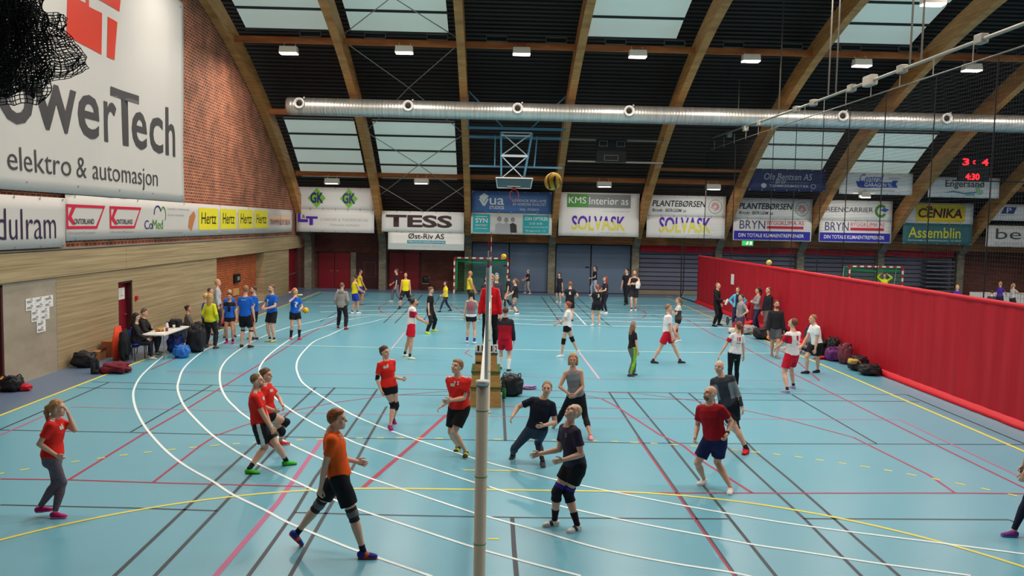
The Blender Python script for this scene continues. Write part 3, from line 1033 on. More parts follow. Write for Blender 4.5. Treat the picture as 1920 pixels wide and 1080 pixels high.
b.rect(.022, .235, .07, .93, I_teal)
b.rect(.06, .2, .8, .83, I_white, off=2)
b.text('SYN', .055, .205, .52, .74, I_white, bold=0.02, off=2)
b.text('SENTERET', .055, .205, .36, .45, I_white, off=2)
b.text('DRAMMEN', .055, .205, .22, .28, I_white, off=2)
for a, c, s in ((.35, .72, .028), (.435, .68, .026), (.515, .7, .026)):
    b.ring(a, c, s, s * 4.4, .05, I_grey, off=1.6)
    b.poly([(a - .055, .08), (a + .055, .08), (a + .045, .46), (a, .55), (a - .045, .46)], I_dark if a > .5 else I_lgrey, off=1.3)
b.rect(.64, .965, .07, .93, I_teal)
b.text('-DIN OPTIKER', .655, .95, .68, .84, I_white, bold=0.015, off=2)
b.text('32 83 18 80', .72, .88, .48, .58, I_white, off=2)
b.text('www.synsenteret.no', .655, .95, .31, .4, I_white, off=2)
b.text('Bragernes 17', .68, .92, .13, .23, I_white, off=2)


def solvask(b, a0, a1, b0, b1):
    twotone(b, 'SOLVASK', a0, a1, b0, b1)


b = fb_('white banner with a green and grey bar above violet and yellow lettering', 3.62, 8.25, 41.3, 3.5, 5.98)
b.rect(.1, .36, .66, .97, I_dgreen)
b.rect(.36, .89, .66, .97, ink('bar_grey', (128, 128, 126)))
b.text('KMS', .12, .335, .75, .9, I_white, off=2)
b.text('Interiør as', .375, .86, .73, .9, I_white, bold=-0.004, off=2)
b.text('et innredet kontoret!', .55, .88, .565, .6, I_lgrey)
solvask(b, .165, .83, .135, .47)
b.text('- en ren fornøyelse', .5, .85, .05, .11, I_lgrey)


def plante(label, x0, x1, z0, z1):
    b = fb_(label, x0, x1, 41.3, z0, z1)
    b.text('PLANTEBØRSEN', .065, .745, .46, .76, I_black, bold=0.015, shear=.18)
    b.text('Brodr. BERGEM as', .065, .5, .2, .36, I_dark, shear=.2, bold=0.006)
    b.ring(.865, .5, .085, .34, .93, I_dgreen)
    for q in range(7):
        an = q * 2.4
        b.ring(.865 + .035 * math.cos(an), .5 + .14 * math.sin(an), .018, .07, .5, ink('rose', (206, 120, 130)))


plante('white garden shop banner with a green ring emblem, above violet and yellow lettering', 8.7, 13.24, 4.74, 5.93)
b = fb_('white banner with only violet and yellow lettering, right of the green bar banner', 8.7, 13.24, 41.3, 3.5, 4.73)
solvask(b, .16, .82, .24, .97)
b.text('- en ren fornøyelse', .49, .83, .1, .2, I_lgrey)
plante('white garden shop banner with a green ring emblem, above a blue band and red bar', 13.72, 18.28, 4.7, 5.88)


def bryn(label, x0, x1, z0, z1):
    b = fb_(label, x0, x1, 41.3, z0, z1)
    b.rect(.012, .985, .04, .44, I_blue)
    b.text('DIN TOTALE KLIMAENTREPRENØR', .07, .905, .16, .33, I_white, bold=0.012, off=2)
    b.text('BRYN', .08, .405, .54, .92, I_navy, bold=-0.006)
    b.text('BYGGKLIMA AS', .43, .9, .74, .93, ink('dull_rose', (206, 90, 110)))
    b.rect(.43, .895, .56, .68, I_red)


bryn('white climate banner with a blue band, below the second garden shop banner', 13.72, 18.28, 3.44, 4.69)
b = fb_('white banner with thin grey capitals and a green letter C emblem', 18.72, 22.95, 41.3, 4.7, 5.86)
b.text('GREENCARRIER', .01, .73, .42, .66, I_dark)
b.ring(.84, .5, .085, .33, .58, I_dgreen, 40, 330)
b.poly([(.83, .54), (.885, .66), (.95, .58), (.9, .44)], ink('mid_blue', (50, 92, 170)), off=2)
bryn('white climate banner with a blue band, below the green letter C banner', 18.72, 22.95, 3.44, 4.69)
b = fb_('white banner with dark brown lettering on a rounded yellow field', 23.62, 27.7, 41.3, 4.63, 5.82)
pts = []
for cx, cy, s0 in ((.83, .78, 0), (.22, .78, 90), (.22, .22, 180), (.83, .22, 270)):
    for k in range(7):
        an = math.radians(s0 + 15 * k)
        pts.append((cx + .05 * math.cos(an), cy + .15 * math.sin(an)))
b.poly(pts, ink('gold', (236, 196, 40)))
b.text('CENIKA', .2, .84, .27, .74, ink('dark_brown', (70, 22, 18)), bold=0.03, shear=.1, off=2)
b.rect(.315, .4, .74, .84, I_red, off=2.2)
b = fb_('dull teal banner with big yellow letters, below the rounded yellow field banner', 23.62, 27.7, 41.3, 3.43, 4.62, ink('slate_teal', (52, 108, 116)))
b.text('Assemblin', .08, .83, .3, .82, I_yel, bold=0.012)
b.text('Din leverandør av vedlikeholdstjenester - Tlf. 69030', .08, .84, .13, .22, I_white)
b = fb_('white banner with a dark blue slanted letter P, at the right edge', 28.52, 32.9, 41.3, 4.88, 5.84)
b.poly([(.18, .42), (.35, .42), (.39, .82), (.22, .82)], ink('dark_blue', (40, 58, 120)))
b.text('P', .255, .315, .47, .77, I_white, off=2)
b.text('parkering', .17, .36, .26, .34, I_lgrey)
b = fb_('white banner with grey angular lettering, at the right edge under the letter P banner', 28.52, 32.9, 41.3, 3.36, 4.6)
b.text('berg', .13, .8, .2, .86, ink('slate', (70, 66, 76)), bold=-0.004)
b.text('EIENDOM', .13, .72, .1, .2, I_lgrey)
# the upper row between the arches
b = fb_('navy blue banner with pale script lettering, upper row', 13.70, 17.94, 38.7, 6.20, 7.38, ink('banner_navy', (42, 50, 96)))
b.text('Ole Bentsen AS', .2, .82, .5, .8, I_lgrey, shear=.15)
b.text('Bror', .35, .49, .33, .56, I_lgrey, shear=.15, off=2)
b.text('TØMRERMESTER', .27, .78, .17, .28, I_lgrey, bold=0.004)
b.ring(.2, .23, .035, .11, .05, I_lgrey)
b.ring(.84, .23, .032, .11, .8, I_lgrey)
b.rect(.28, .78, .38, .395, I_grey)
b = fb_('white banner with a blue ribbon and script lettering, upper row', 18.70, 22.72, 38.7, 6.11, 7.28)
b.poly([(.22, .6), (.34, .6), (.34, .55), (.72, .58), (.72, .66), (.8, .66), (.77, .5), (.8, .34), (.3, .3), (.25, .34)], ink('ribbon_blue', (40, 72, 160)))
b.text('GARAGEN', .34, .64, .36, .53, I_white, bold=0.015, shear=.1, off=2)
b.text('%', .655, .72, .36, .53, I_white, off=2)
b.text('Central', .27, .6, .56, .94, ink('ribbon_blue', (40, 72, 160)), shear=.35, off=2.2)
b.text('SMÅ OG MELLOMSTORE KUNDER', .32, .76, .14, .24, I_grey)
b.text('verksted', .66, .82, .72, .82, I_grey, shear=.2)
b = fb_('white banner with dark lettering and a green wave, upper row behind the red digits', 23.60, 27.53, 38.7, 6.04, 7.14)
b.text('Engersand', .24, .78, .42, .86, I_dark, bold=0.008)
b.poly([(.22, .22), (.35, .34), (.5, .24), (.66, .3), (.8, .42), (.66, .24), (.5, .18), (.36, .26)], I_teal2)
b.text('HAVN', .52, .66, .08, .22, I_teal2, shear=.3, off=2)
b.ring(.73, .42, .06, .26, .1, ink('soft_green', (150, 190, 150)), 60, 330, off=1.1)
for b in BANNERS:
    b.finish()

# ================================================================= HALL EQUIPMENT
m_grey_post = pm('post_pad_grey', (172, 169, 154), 0.6, 0.04)
m_whitep = pm('white_paint', (228, 230, 226), 0.45, 0.03)
m_galv = streak_mat('spiral_duct_steel', (170, 166, 160), (206, 202, 196), (9, .3, .3), .34, 2, .3, .7)
m_galv.node_tree.nodes['Principled BSDF'].inputs['Metallic'].default_value = 0.75
m_wood = streak_mat('plywood_yellow', (168, 118, 60), (204, 152, 88), (3, 3, 14), .5, 4)
m_gfelt = pm('green_edge', (62, 92, 44), .8)
m_bsteel = pm('blue_painted_steel', (92, 140, 164), .45, .05)
m_black = pm('matt_black', (22, 22, 24), .6, .1)
m_blackfab = pm('black_fabric', (26, 26, 32), .8, .2, 8)
m_redplastic = pm('red_paint', (196, 22, 40), .45, .05)
m_cord = pm('net_cord_black', (20, 18, 20), .8)
m_dgreen = pm('goal_net_green', (30, 150, 92), .8)

# ---- volleyball posts, net, antennas, referee box
NX, NY0, NY1 = -0.15, 1.55, 11.25


def vpost(y, label):
    r = thing('volleyball_post', label, 'post', (NX, y, 0), 'volleyball posts')
    MB().lathe([(.0, 0), (.115, 0), (.115, .02), (.06, .03), (.059, 2.5), (.0, 2.5)], (NX, y, 0), n=28).build('tube', m_grey_post, r, True)
    MB().lathe([(.0, 2.5), (.068, 2.5), (.068, 2.54), (.0, 2.54)], (NX, y, 0), n=28).build('cap', m_whitep, r, True)
    for z in (.9, 1.58, 2.24):
        MB().lathe([(.061, z), (.065, z + .006), (.061, z + .012)], (NX, y, 0), n=28).build('height_ring', pm('ring_green', (96, 176, 96), .5), r, True)


vpost(NY0, 'thick grey volleyball post with a white cap, nearest the camera')
vpost(NY1, 'far volleyball post in front of the wooden referee box, hidden behind the net')
vn = thing('volleyball_net', 'volleyball net seen edge on behind the grey post, white tape along its top', 'net', (NX, (NY0 + NY1) / 2, 1.43))
MB().box((NX - .032, NY0 + .1, 2.37), (NX + .032, NY1 - .1, 2.45)).build('top_tape', m_whitep, vn)
MB().box((NX - .006, NY0 + .1, 1.43), (NX + .006, NY1 - .1, 1.47)).build('bottom_tape', m_whitep, vn)
nb = MB()
y = NY0 + .35
while y < NY1 - .3:
    nb.bar((NX, y, 1.46), (NX, y, 2.38), .003, .003)
    y += .1
for k in range(1, 10):
    nb.bar((NX, NY0 + .3, 1.45 + .0925 * k), (NX, NY1 - .3, 1.45 + .0925 * k), .003, .003)
tag(nb.build('mesh_cords', m_cord, vn), kind='stuff')
for y in (NY0 + .45, NY1 - .45):
    MB().box((NX - .008, y - .025, 1.43), (NX + .008, y + .025, 2.43)).build('side_tape', m_whitep, vn)
for y, lab in ((NY0 + .45, 'red and white net antenna standing up from the near end of the net'), (NY1 - .45, 'red and white net antenna at the far end of the net, beside the referee')):
    mb = MB()
    for k in range(18):
        mb.tube([(NX + .03, y, 2.1 + .1 * k), (NX + .03, y, 2.2 + .1 * k)], .0065, 8, mi=k % 2, cap=k in (0, 17))
    mb.tube([(NX + .03, y, 2.45), (NX + .03, y, 3.62 if y < 5 else 3.2)], .019, 8)
    tag(mb.build('net_antenna', [m_whitep, m_redplastic]), lab, 'antenna', 'net antennas')

rf_ = thing('vaulting_box', 'wooden vaulting box with green edges that the referee stands on', 'vaulting box', (-.2, 12.25, 0))
for z0, z1, a, b in ((0, .42, .36, .33), (.45, .78, .33, .31), (.8, 1.16, .25, .24)):
    cx = -.19
    m = MB()
    y0_, y1_ = 11.75, 12.75
    m.add([(cx - a, y0_, z0), (cx + a, y0_, z0), (cx + a, y1_, z0), (cx - a, y1_, z0), (cx - b, y0_ + .02, z1), (cx + b, y0_ + .02, z1), (cx + b, y1_ - .02, z1), (cx - b, y1_ - .02, z1)],
          [(0, 3, 2, 1), (4, 5, 6, 7), (0, 1, 5, 4), (1, 2, 6, 5), (2, 3, 7, 6), (3, 0, 4, 7)])
    m.build('tier', m_wood, rf_)
for z, a in ((.435, .345), (.79, .325)):
    MB().box((-.19 - a, 11.74, z - .022), (-.19 + a, 12.76, z + .022)).build('green_edge', m_gfelt, rf_)
MB().box((-.19 - .25, 11.78, 1.16), (-.19 + .25, 12.74, 1.2)).build('top_board', pm('padded_top', (84, 82, 60), .7), rf_)
MB().box((-.42, 11.745, .98), (-.3, 11.752, 1.02)).build('hand_hole', m_black, rf_)
sb = thing('flip_scoreboard', 'small white flip number scoreboard at the front edge of the vaulting box', 'scoreboard', (-.18, 11.84, 1.2))
MB().box((-.43, 11.8, 1.2), (.07, 11.9, 1.22)).build('base', m_black, sb)
for i, ch in enumerate('11 12'):
    if ch == ' ':
        continue
    x0 = -.41 + .098 * i
    m = MB()
    m.add([(x0, 11.81, 1.22), (x0 + .085, 11.81, 1.22), (x0 + .085, 11.85, 1.4), (x0, 11.85, 1.4), (x0, 11.83, 1.22), (x0 + .085, 11.83, 1.22), (x0 + .085, 11.86, 1.4), (x0, 11.86, 1.4)],
          [(0, 1, 2, 3), (7, 6, 5, 4), (0, 4, 5, 1), (1, 5, 6, 2), (2, 6, 7, 3), (3, 7, 4, 0)])
    vs, fs = text2d(ch, .02)
    m.add([(x0 + .02 + .045 * u, 11.805 + .035 * (v * .7 + .15), 1.22 + .18 * (v * .7 + .15)) for u, v in vs], fs, 1)
    m.build('number_card', [m_whitep, m_black], sb)

# ---- handball goals


def goal(label, x0, x1, y, net_d=1.1):
    r = thing('handball_goal', label, 'goal', ((x0 + x1) / 2, y, 0))
    n = 10

    def bars(a, b, k, name):
        a, b = Vector(a), Vector(b)
        mb = MB()
        for i in range(k):
            mb.bar(a.lerp(b, i / k), a.lerp(b, (i + 1) / k), .08, .08, i % 2, up=(0, 1, 0))
        mb.build(name, [m_redplastic, m_whitep], r)
    bars((x0, y, 2.08), (x0, y, 0), 10, 'left_upright')
    bars((x1, y, 2.08), (x1, y, 0), 10, 'right_upright')
    bars((x0 - .04, y, 2.08), (x1 + .04, y, 2.08), 15, 'crossbar')
    for x, nm in ((x0, 'rear_stay'), (x1, 'rear_stay')):
        MB().tube([(x, y + .03, 2.06), (x, y + net_d * .7, 2.0), (x, y + net_d, .03), (x, y + .03, .03)], .018, 8).build(nm, m_whitep, r)
    # net: real cords, sagging
    mb = MB()
    pt = lambda u, s: (x0 + (x1 - x0) * u, y + net_d * (.75 * s * 2 if s < .5 else .75 + .25 * (s - .5) * 2), 2.04 - (.1 + .08 * math.sin(u * PI * 3)) * s * 2 if s < .5 else (1.94 - .08 * math.sin(u * PI * 3)) * (1 - (s - .5) * 2))
    for i in range(34):
        u = i / 33
        mb.tube([pt(u, s / 14) for s in range(15)], .0065, 4, cap=False)
    for j in range(1, 29):
        mb.tube([pt(u / 12, j / 29) for u in range(13)], .0065, 4, cap=False)
    for x in (x0, x1):
        for i in range(1, 8):
            mb.tube([(x, y + net_d * i / 9, 1.98), (x, y + net_d * i / 8.2, .02)], .0065, 4, cap=False)
        for j in range(1, 18):
            mb.tube([(x, y + .02, j * .11), (x, y + net_d * .85, j * .11)], .0065, 4, cap=False)
    tag(mb.build('goal_net', m_dgreen, r), kind='stuff')
    mb = MB()
    mb.tube([(x0 + (x1 - x0) * i / 12, y + .25 + .08 * math.sin(i), 1.9 - .1 * math.sin(i / 12 * PI)) for i in range(13)], .05, 6)
    mb.tube([(x0 + .12, y + .3, 1.9 - i * .17) for i in range(11)], .06, 6)
    mb.build('gathered_net', m_dgreen, r)


goal('red and white handball goal with a green net in front of the blue grey panels', -2.35, .78, 42.05)
goal('red and white handball goal with a green net in the right-hand hall, behind the goalkeeper', 20.45, 23.55, 40.9)

# ---- red divider curtain and the net above it
CX = 11.12
m_curt = streak_mat('divider_curtain_red', (164, 12, 30), (190, 20, 40), (.5, 5, .25), .6, 3, .25, .75)
m_curt2 = pm('divider_band_red', (206, 22, 40), .5, .05)
cu = thing('divider_curtain', 'long red divider curtain standing along the right side of the court', 'curtain', (CX, 22, 0))
mb = MB()
ny, nz = 420, 10
Y0c, Y1c = 2.0, 38.9
vs, fs = [], []
for side in (0, 1):
    for i in range(ny + 1):
        yy = Y0c + (Y1c - Y0c) * i / ny
        for j in range(nz + 1):
            z = .12 + (2.52 - .12) * j / nz
            am = .022 * (1 - .5 * abs(2 * j / nz - 1))
            xx = CX + am * math.sin(yy * 9.5 + .7 * math.sin(yy * 1.7)) + .03 * noise.noise(Vector((yy * .9, z * .5, 3))) + side * .03
            if yy > 38.3:
                xx += .0 + (yy - 38.3) * .1
            vs.append((xx, yy, z))
N = (ny + 1) * (nz + 1)
q = lambda i, j: i * (nz + 1) + j
for i in range(ny):
    for j in range(nz):
        fs.append((q(i, j), q(i, j + 1), q(i + 1, j + 1), q(i + 1, j)))
        fs.append((N + q(i, j), N + q(i + 1, j), N + q(i + 1, j + 1), N + q(i, j + 1)))
for j in range(nz):
    fs.append((q(ny, j), q(ny, j + 1), N + q(ny, j + 1), N + q(ny, j)))
    fs.append((q(0, j), N + q(0, j), N + q(0, j + 1), q(0, j + 1)))
mb.add(vs, fs)
mb.build('cloth', m_curt, cu, True)
MB().tube([(CX + .015, Y0c, 2.56), (CX + .015, 38.6, 2.56), (CX + .06, 38.9, 2.52)], .06, 10).build('top_roll', m_curt2, cu, True)
mb = MB()
vs, fs = [], []
for i in range(121):
    yy = Y0c + (Y1c - Y0c) * i / 120
    o = .02 * noise.noise(Vector((yy * 2, 1, 1)))
    vs += [(CX - .02, yy, .16), (CX - .05 + o, yy, .06), (CX - .12 + o * 2, yy, .012), (CX + .06, yy, .012), (CX + .05, yy, .16)]
for i in range(120):
    for j in range(5):
        a, b = i * 5 + j, i * 5 + (j + 1) % 5
        fs.append((a, b, b + 5, a + 5))
mb.add(vs, fs)
mb.build('weighted_hem', m_curt2, cu, True)

m_netv = bpy.data.materials.new('fine_divider_net')
m_netv.use_nodes = True
nt = m_netv.node_tree
bs = nt.nodes['Principled BSDF']
bs.inputs['Base Color'].default_value = (.03, .03, .035, 1)
bs.inputs['Roughness'].default_value = .8
tc = nt.nodes.new('ShaderNodeTexCoord')
sp = nt.nodes.new('ShaderNodeSeparateXYZ')
nt.links.new(tc.outputs['Object'], sp.inputs[0])
outs = []
for ax in (1, 2):
    m1 = nt.nodes.new('ShaderNodeMath')
    m1.operation = 'PINGPONG'
    m1.inputs[1].default_value = .05
    nt.links.new(sp.outputs[ax], m1.inputs[0])
    m2 = nt.nodes.new('ShaderNodeMath')
    m2.operation = 'LESS_THAN'
    m2.inputs[1].default_value = .0016
    nt.links.new(m1.outputs[0], m2.inputs[0])
    outs.append(m2)
mm = nt.nodes.new('ShaderNodeMath')
mm.operation = 'MAXIMUM'
nt.links.new(outs[0].outputs[0], mm.inputs[0])
nt.links.new(outs[1].outputs[0], mm.inputs[1])
nt.links.new(mm.outputs[0], bs.inputs['Alpha'])
dn = thing('divider_net', 'fine dark net hanging from the ceiling rail down to the red curtain', 'net', (11.3, 22, 2.6))
mb = MB()
mb.box((11.297, 2, 2.6), (11.303, 38.3, 8.1))
tag(mb.build('mesh', m_netv, dn), kind='stuff')
for yy in (12.44, 15.09, 17.84, 20.3, 22.43, 25.03, 27.6, 33.0, 38.3):
    MB().tube([(11.29, yy, 2.6), (11.29, yy, 8.1)], .014 if yy < 30 else .02, 6).build('hanging_cord', m_cord, dn)
MB().tube([(11.29, 2, 8.1), (11.29, 37.6, 8.25)], .02, 6).build('top_cable', pm('cable_grey', (110, 104, 98), .5, metal=.4), dn)
rail = thing('curtain_rail', 'long grey hoisting rail with clamps under the roof at the right', 'rail', (11.3, 22, 8.6))
m_rail = pm('rail_alu', (150, 144, 134), .45, .06, metal=.4)
MB().tube([(11.3, 2, 8.6), (11.3, 26, 8.66), (11.3, 38.3, 8.85)], .045, 10).build('tube', m_rail, rail, True)
for yy in (13.2, 17.0, 20.3, 23.5, 25.2, 29.5, 31.6, 34.2):
    MB().bbox((11.2, yy - .16, 8.53), (11.4, yy + .16, 8.76), .03).build('clamp', m_rail, rail)
MB().bbox((11.18, 18.7, 8.5), (11.42, 19.3, 8.82), .05).build('winch_motor', pm('motor_grey', (170, 160, 148), .5), rail)
for k in range(14):
    yy = 13.5 + 1.8 * k
    MB().tube([(11.3, yy, 8.6), (11.3, yy, 8.14)], .012, 6).build('dropper', m_rail, rail)
for yy in (32.85, 27.16, 22.19, 21.55, 16.57, 15.96, 9.0):
    MB().tube([(11.3, yy, 8.7), (11.3, yy, arc_z(yy, 42.9))], .028, 8).build('hanger_rod', pm('rod_grey', (84, 78, 72), .5, metal=.3), rail)
fr = thing('floor_frame', 'thin black net frame standing on the floor at the far end of the red curtain', 'frame', (10.95, 40.6, 0))
mb = MB()
mb.tube([(10.75, 41.2, 3.2), (10.8, 41.2, .05), (11.1, 39.0, .03)], .035, 6)
mb.build('tube', m_black, fr)
MB().tube([(10.95, 41.3, 3.2), (10.95, 41.3, .4), (10.8, 41.2, .1)], .03, 6).build('strut', m_black, fr)

# ---- ventilation duct
du = thing('ventilation_duct', 'large round silver ventilation duct running across the hall under the roof', 'duct', (10, 32.3, 9.27))
mb = MB()
pr = [(0, 0), (.36, .0), (.4, .03)]
Ld = 42.0
k = .2
while k < Ld:
    pr += [(.4, k), (.404, k + .02), (.4, k + .04)]
    k += .14
pr += [(.4, Ld)]
mb.lathe(pr, (-9.65, 32.3, 9.27), (1, 0, -.001), 40)
mb.build('spiral_pipe', m_galv, du, True)
for x in (-9.0, -4.08, .9, 6.0, 15.86, 20.7, 25.6):
    c = (x, 31.84, 9.36)
    nz_ = MB().lathe([(.24, .1), (.25, -.02), (.235, -.05), (.2, -.06), (.17, -.02), (.13, 0.02)], c, (0, 1, 0), 28).build('jet_nozzle', pm('nozzle_white', (216, 208, 200), .4, metal=.3), du, True)
    MB().lathe([(.0, .03), (.13, .03), (.115, 0), (.0, -.005)], c, (0, 1, 0), 24).build('nozzle_core', m_black, nz_, True)
    MB().bbox((x + .16, 31.92, 9.58), (x + .24, 32.0, 9.66), .01).build('adjuster', m_rail, nz_)
for x in (-9.3, 10.6):
    MB().tube([(x, 32.3, 9.64), (x, 32.3, arc_z(32.3, 43))], .006, 5).build('hanger_wire', m_cord, du)

# ---- lamps
m_lampbody = pm('lamp_body_cream', (214, 206, 192), .5, .03)
m_lens = emat('lamp_lens', (255, 236, 225), 9.0)
m_lens_off = pm('lamp_lens_off', (190, 186, 172), .4)
ORD = ['leftmost, beside the brick gable', 'second from the gable', 'third from the gable', 'fourth from the gable', 'fifth from the gable', 'sixth from the gable', 'rightmost']
UP = [(-8.73, 11.11), (-3.95, 11.25), (.94, 11.31), (5.81, 11.32), (10.59, 11.26), (15.31, 11.18), (20.01, 11.1)]


def lamp(label, x, y, z, wd, lit, group):
    r = thing('ceiling_lamp', label, 'lamp', (x, y, z - .14), group)
    mb = MB()
    mb.add([(x - wd / 2, y - .2, z - .13), (x + wd / 2, y - .2, z - .13), (x + wd / 2, y + .2, z - .13), (x - wd / 2, y + .2, z - .13),
            (x - wd / 2 + .02, y - .16, z + .13), (x + wd / 2 - .02, y - .16, z + .13), (x + wd / 2 - .02, y + .16, z + .13), (x - wd / 2 + .02, y + .16, z + .13)],
           [(4, 5, 6, 7), (0, 1, 5, 4), (1, 2, 6, 5), (2, 3, 7, 6), (3, 0, 4, 7), (0, 3, 2, 1)])
    mb.build('housing', m_lampbody, r)
    mb = MB()
    mb.prism([(x - wd / 2 + .02, y - .19, z - .135), (x + wd / 2 - .02, y - .19, z - .135), (x + wd / 2 - .02, y + .19, z - .135), (x - wd / 2 + .02, y + .19, z - .135)], (0, 0, -.035))
    mb.build('lens', m_lens if lit else m_lens_off, r)
    for dx in (-.25, .25):
        MB().tube([(x + dx * wd / .8, y, z + .12), (x + dx * wd / .8, y + .3, z + .34)], .008, 5).build('bracket', m_lampbody, r)


for (x, z), o_ in zip(UP, ORD):
    lamp('cream box lamp in the upper row under the roof, ' + o_, x, 28.85, z, .74, True, 'upper row of box lamps')
lamp('single box lamp above the hoisting rail, cut by the top edge', 14.4, 21.5, 11.8, .74, True, 'upper row of box lamps')
for (x, z), t in zip(((-8.77, 6.2), (-4.0, 6.3), (5.8, 6.34), (11.7, 6.33), (19.99, 6.07)),
                     ('above the green diamond banner', 'above the crossed rods and four-letter banner', 'above the green bar banner', 'above the first garden shop banner', 'below the blue ribbon banner')):
    area(x, 38.2, z - .15, 110, .6, .3, (1.0, .95, .88)).rotation_euler = (math.radians(38), 0, 0)
    lamp('cream box lamp, ' + t, x, 38.4, z, .78 if x < 15 else .5, False, 'lower row of box lamps')
for i, x in enumerate((-7.9, -5.2, -2.6, -.1, 2.4, 4.9, 7.4, 9.9, 12.4, 14.9, 17.4, 19.9)):
    if abs(x - BEAM_X[1]) < .3:
        continue
    f = MB()
    a, c = x - .45, x + .45
    f.box((a, 29.08, 11.72), (c, 29.14, 11.75)).box((a, 29.08, 11.93), (c, 29.14, 11.96)).box((a, 29.08, 11.72), (a + .03, 29.14, 11.96)).box((c - .03, 29.08, 11.72), (c, 29.14, 11.96))
    f.box((a + .03, 29.15, 11.75), (c - .03, 29.17, 11.93), 1)
    tag(f.build('wall_heater', [pm('heater_frame', (96, 92, 84), .5), m_dark]), 'flat dark framed panel on the upper purlin, %s from the gable' % ('first second third fourth fifth sixth seventh eighth ninth tenth eleventh twelfth'.split()[i]), 'panel', 'framed panels on the upper purlin')

# ---- crossed bracing rods in the second bay
m_rod = pm('bracing_rod_steel', (150, 142, 134), .4, metal=.4)


def skinpt(x, y):
    return (x, y, arc_z(y, 42.2))


for (y0_, y1_), t in zip(((40.6, 36.2), (35.9, 29.6), (29.0, 23.5)), ('over the lower skylight', 'between the duct and the upper purlin', 'over the upper skylight')):
    for xa, xb, s in ((-6.5, -1.8, 'falling to the left'), (-1.8, -6.5, 'falling to the right')):
        tag(MB().tube([skinpt(xa, y0_), skinpt((xa + xb) / 2, (y0_ + y1_) / 2), skinpt(xb, y1_)], .02, 6).build('bracing_rod', m_rod), 'thin diagonal steel bracing rod %s, %s' % (s, t), 'rod', 'crossed bracing rods')
for xa, s in ((-6.5, 'left'), (-1.8, 'right')):
    tag(MB().tube([(xa, 39.7, 6.1), (-4.05 + (.12 if xa > -4 else -.12), 41.2, 4.75)], .02, 6).build('bracing_rod', m_rod), 'thin diagonal steel rod running down to the four-letter banner from the %s' % s, 'rod', 'crossed bracing rods')

# ---- basketball backboard folded up under the roof
hp = thing('basketball_hoop', 'ceiling mounted basketball backboard on a blue lattice frame, folded up', 'basketball hoop', (.9, 34.5, 8.7))
f = MB()
f.bar((-1.45, 34, 8.68), (3.3, 34, 8.68), .12, .12)
f.bar((-1.4, 35.0, 8.35), (3.3, 35.0, 8.35), .1, .12)
f.bar((-1.4, 35.4, 6.95), (3.3, 35.4, 6.95), .07, .09)
f.build('cross_tube', m_bsteel, hp)
for a, c in (((.3, 34, 8.7), (-1.4, 34.0, 10.4)), ((1.6, 34, 8.7), (3.3, 34.0, 10.3)), ((-1.42, 34, 8.7), (-1.42, 33.6, 10.2)), ((3.28, 34, 8.65), (3.28, 33.6, 10.2))):
    MB().bar(a, c, .06, .06).build('brace', m_bsteel, hp)
f = MB()
L0, R0, L1, R1 = (.18, 34.1, 8.5), (1.68, 34.1, 8.5), (.24, 35.0, 6.35), (1.35, 35.0, 6.35)
ML, MR = Vector(L0).lerp(Vector(L1), .5), Vector(R0).lerp(Vector(R1), .5)
for a, c in ((L0, L1), (R0, R1)):
    f.bar(a, c, .09, .07)
f.bar((-.1, 34.6, 8.4), (-.1, 34.9, 6.9), .05, .05).bar((1.95, 34.6, 8.4), (1.85, 34.9, 6.9), .05, .05)
f.build('mast_tube', m_bsteel, hp)
f = MB()
for a, c, wd in ((L0, MR, .045), (R0, ML, .045), (ML, R1, .045), (MR, L1, .045), (ML, MR, .11), (L0, R0, .06), ((.2, 34.05, 8.35), (1.6, 34.05, 8.35), .07)):
    f.bar(a, c, wd, wd)
f.build('lattice', pm('pale_steel', (196, 204, 208), .4, .04), hp)
bb = MB()
P = [(-.02, 34.7, 6.36), (1.78, 34.7, 6.36), (1.72, 35.5, 5.9), (.06, 35.5, 5.9)]
bb.prism(P, (0, .02, .03))
gl = pm('backboard_glass', (110, 116, 118), .2, .08)
bo = bb.build('backboard', gl, hp)
f = MB()
for i in range(4):
    f.bar(P[i], P[(i + 1) % 4], .05, .05)
f.bar((.55, 35.3, 5.98), (1.2, 35.3, 5.98), .05, .03)
f.build('board_edge', m_whitep, bo)
rg = MB()
rg.tube([(.9 + .225 * math.sin(k * PI / 10), 35.45, 5.55 - .28 * math.cos(k * PI / 10)) for k in range(21)], .014, 6)
rg.box((.82, 35.42, 5.8), (.98, 35.5, 5.92))
rg.build('rim', pm('rim_red', (190, 40, 44), .4), hp, True)

# ---- scoreboards
s2 = thing('scoreboard', 'unlit black scoreboard on two grey bars between the arches', 'scoreboard', (5.7, 35.3, 7.3))
MB().bbox((4.95, 35.2, 7.28), (6.45, 35.4, 8.4), .02).build('housing', m_black, s2)
for a, c, z0, z1 in ((5.08, 5.5, 8.05, 8.32), (5.95, 6.37, 8.05, 8.32), (5.35, 6.05, 7.36, 7.62)):
    f = MB()
    y = 35.185
    f.box((a, y, z0), (c, y + .02, z0 + .015)).box((a, y, z1 - .015), (c, y + .02, z1)).box((a, y, z0), (a + .015, y + .02, z1)).box((c - .015, y, z0), (c, y + .02, z1))
    f.build('digit_frame', pm('digit_frame_grey', (150, 150, 148), .5), s2)
for z in (8.38, 7.3):
    MB().bar((3.55, 35.45, z), (8.35, 35.45, z), .08, .08).build('support_bar', m_rod, s2)
s1 = thing('led_scoreboard', 'black scoreboard with glowing red digits at the upper right', 'scoreboard', (24.5, 36, 6.7))
MB().bbox((23.72, 35.95, 6.76), (25.3, 36.15, 8.05), .02).build('housing', m_black, s1)
m_led = emat('led_red', (255, 20, 28), 6.0)
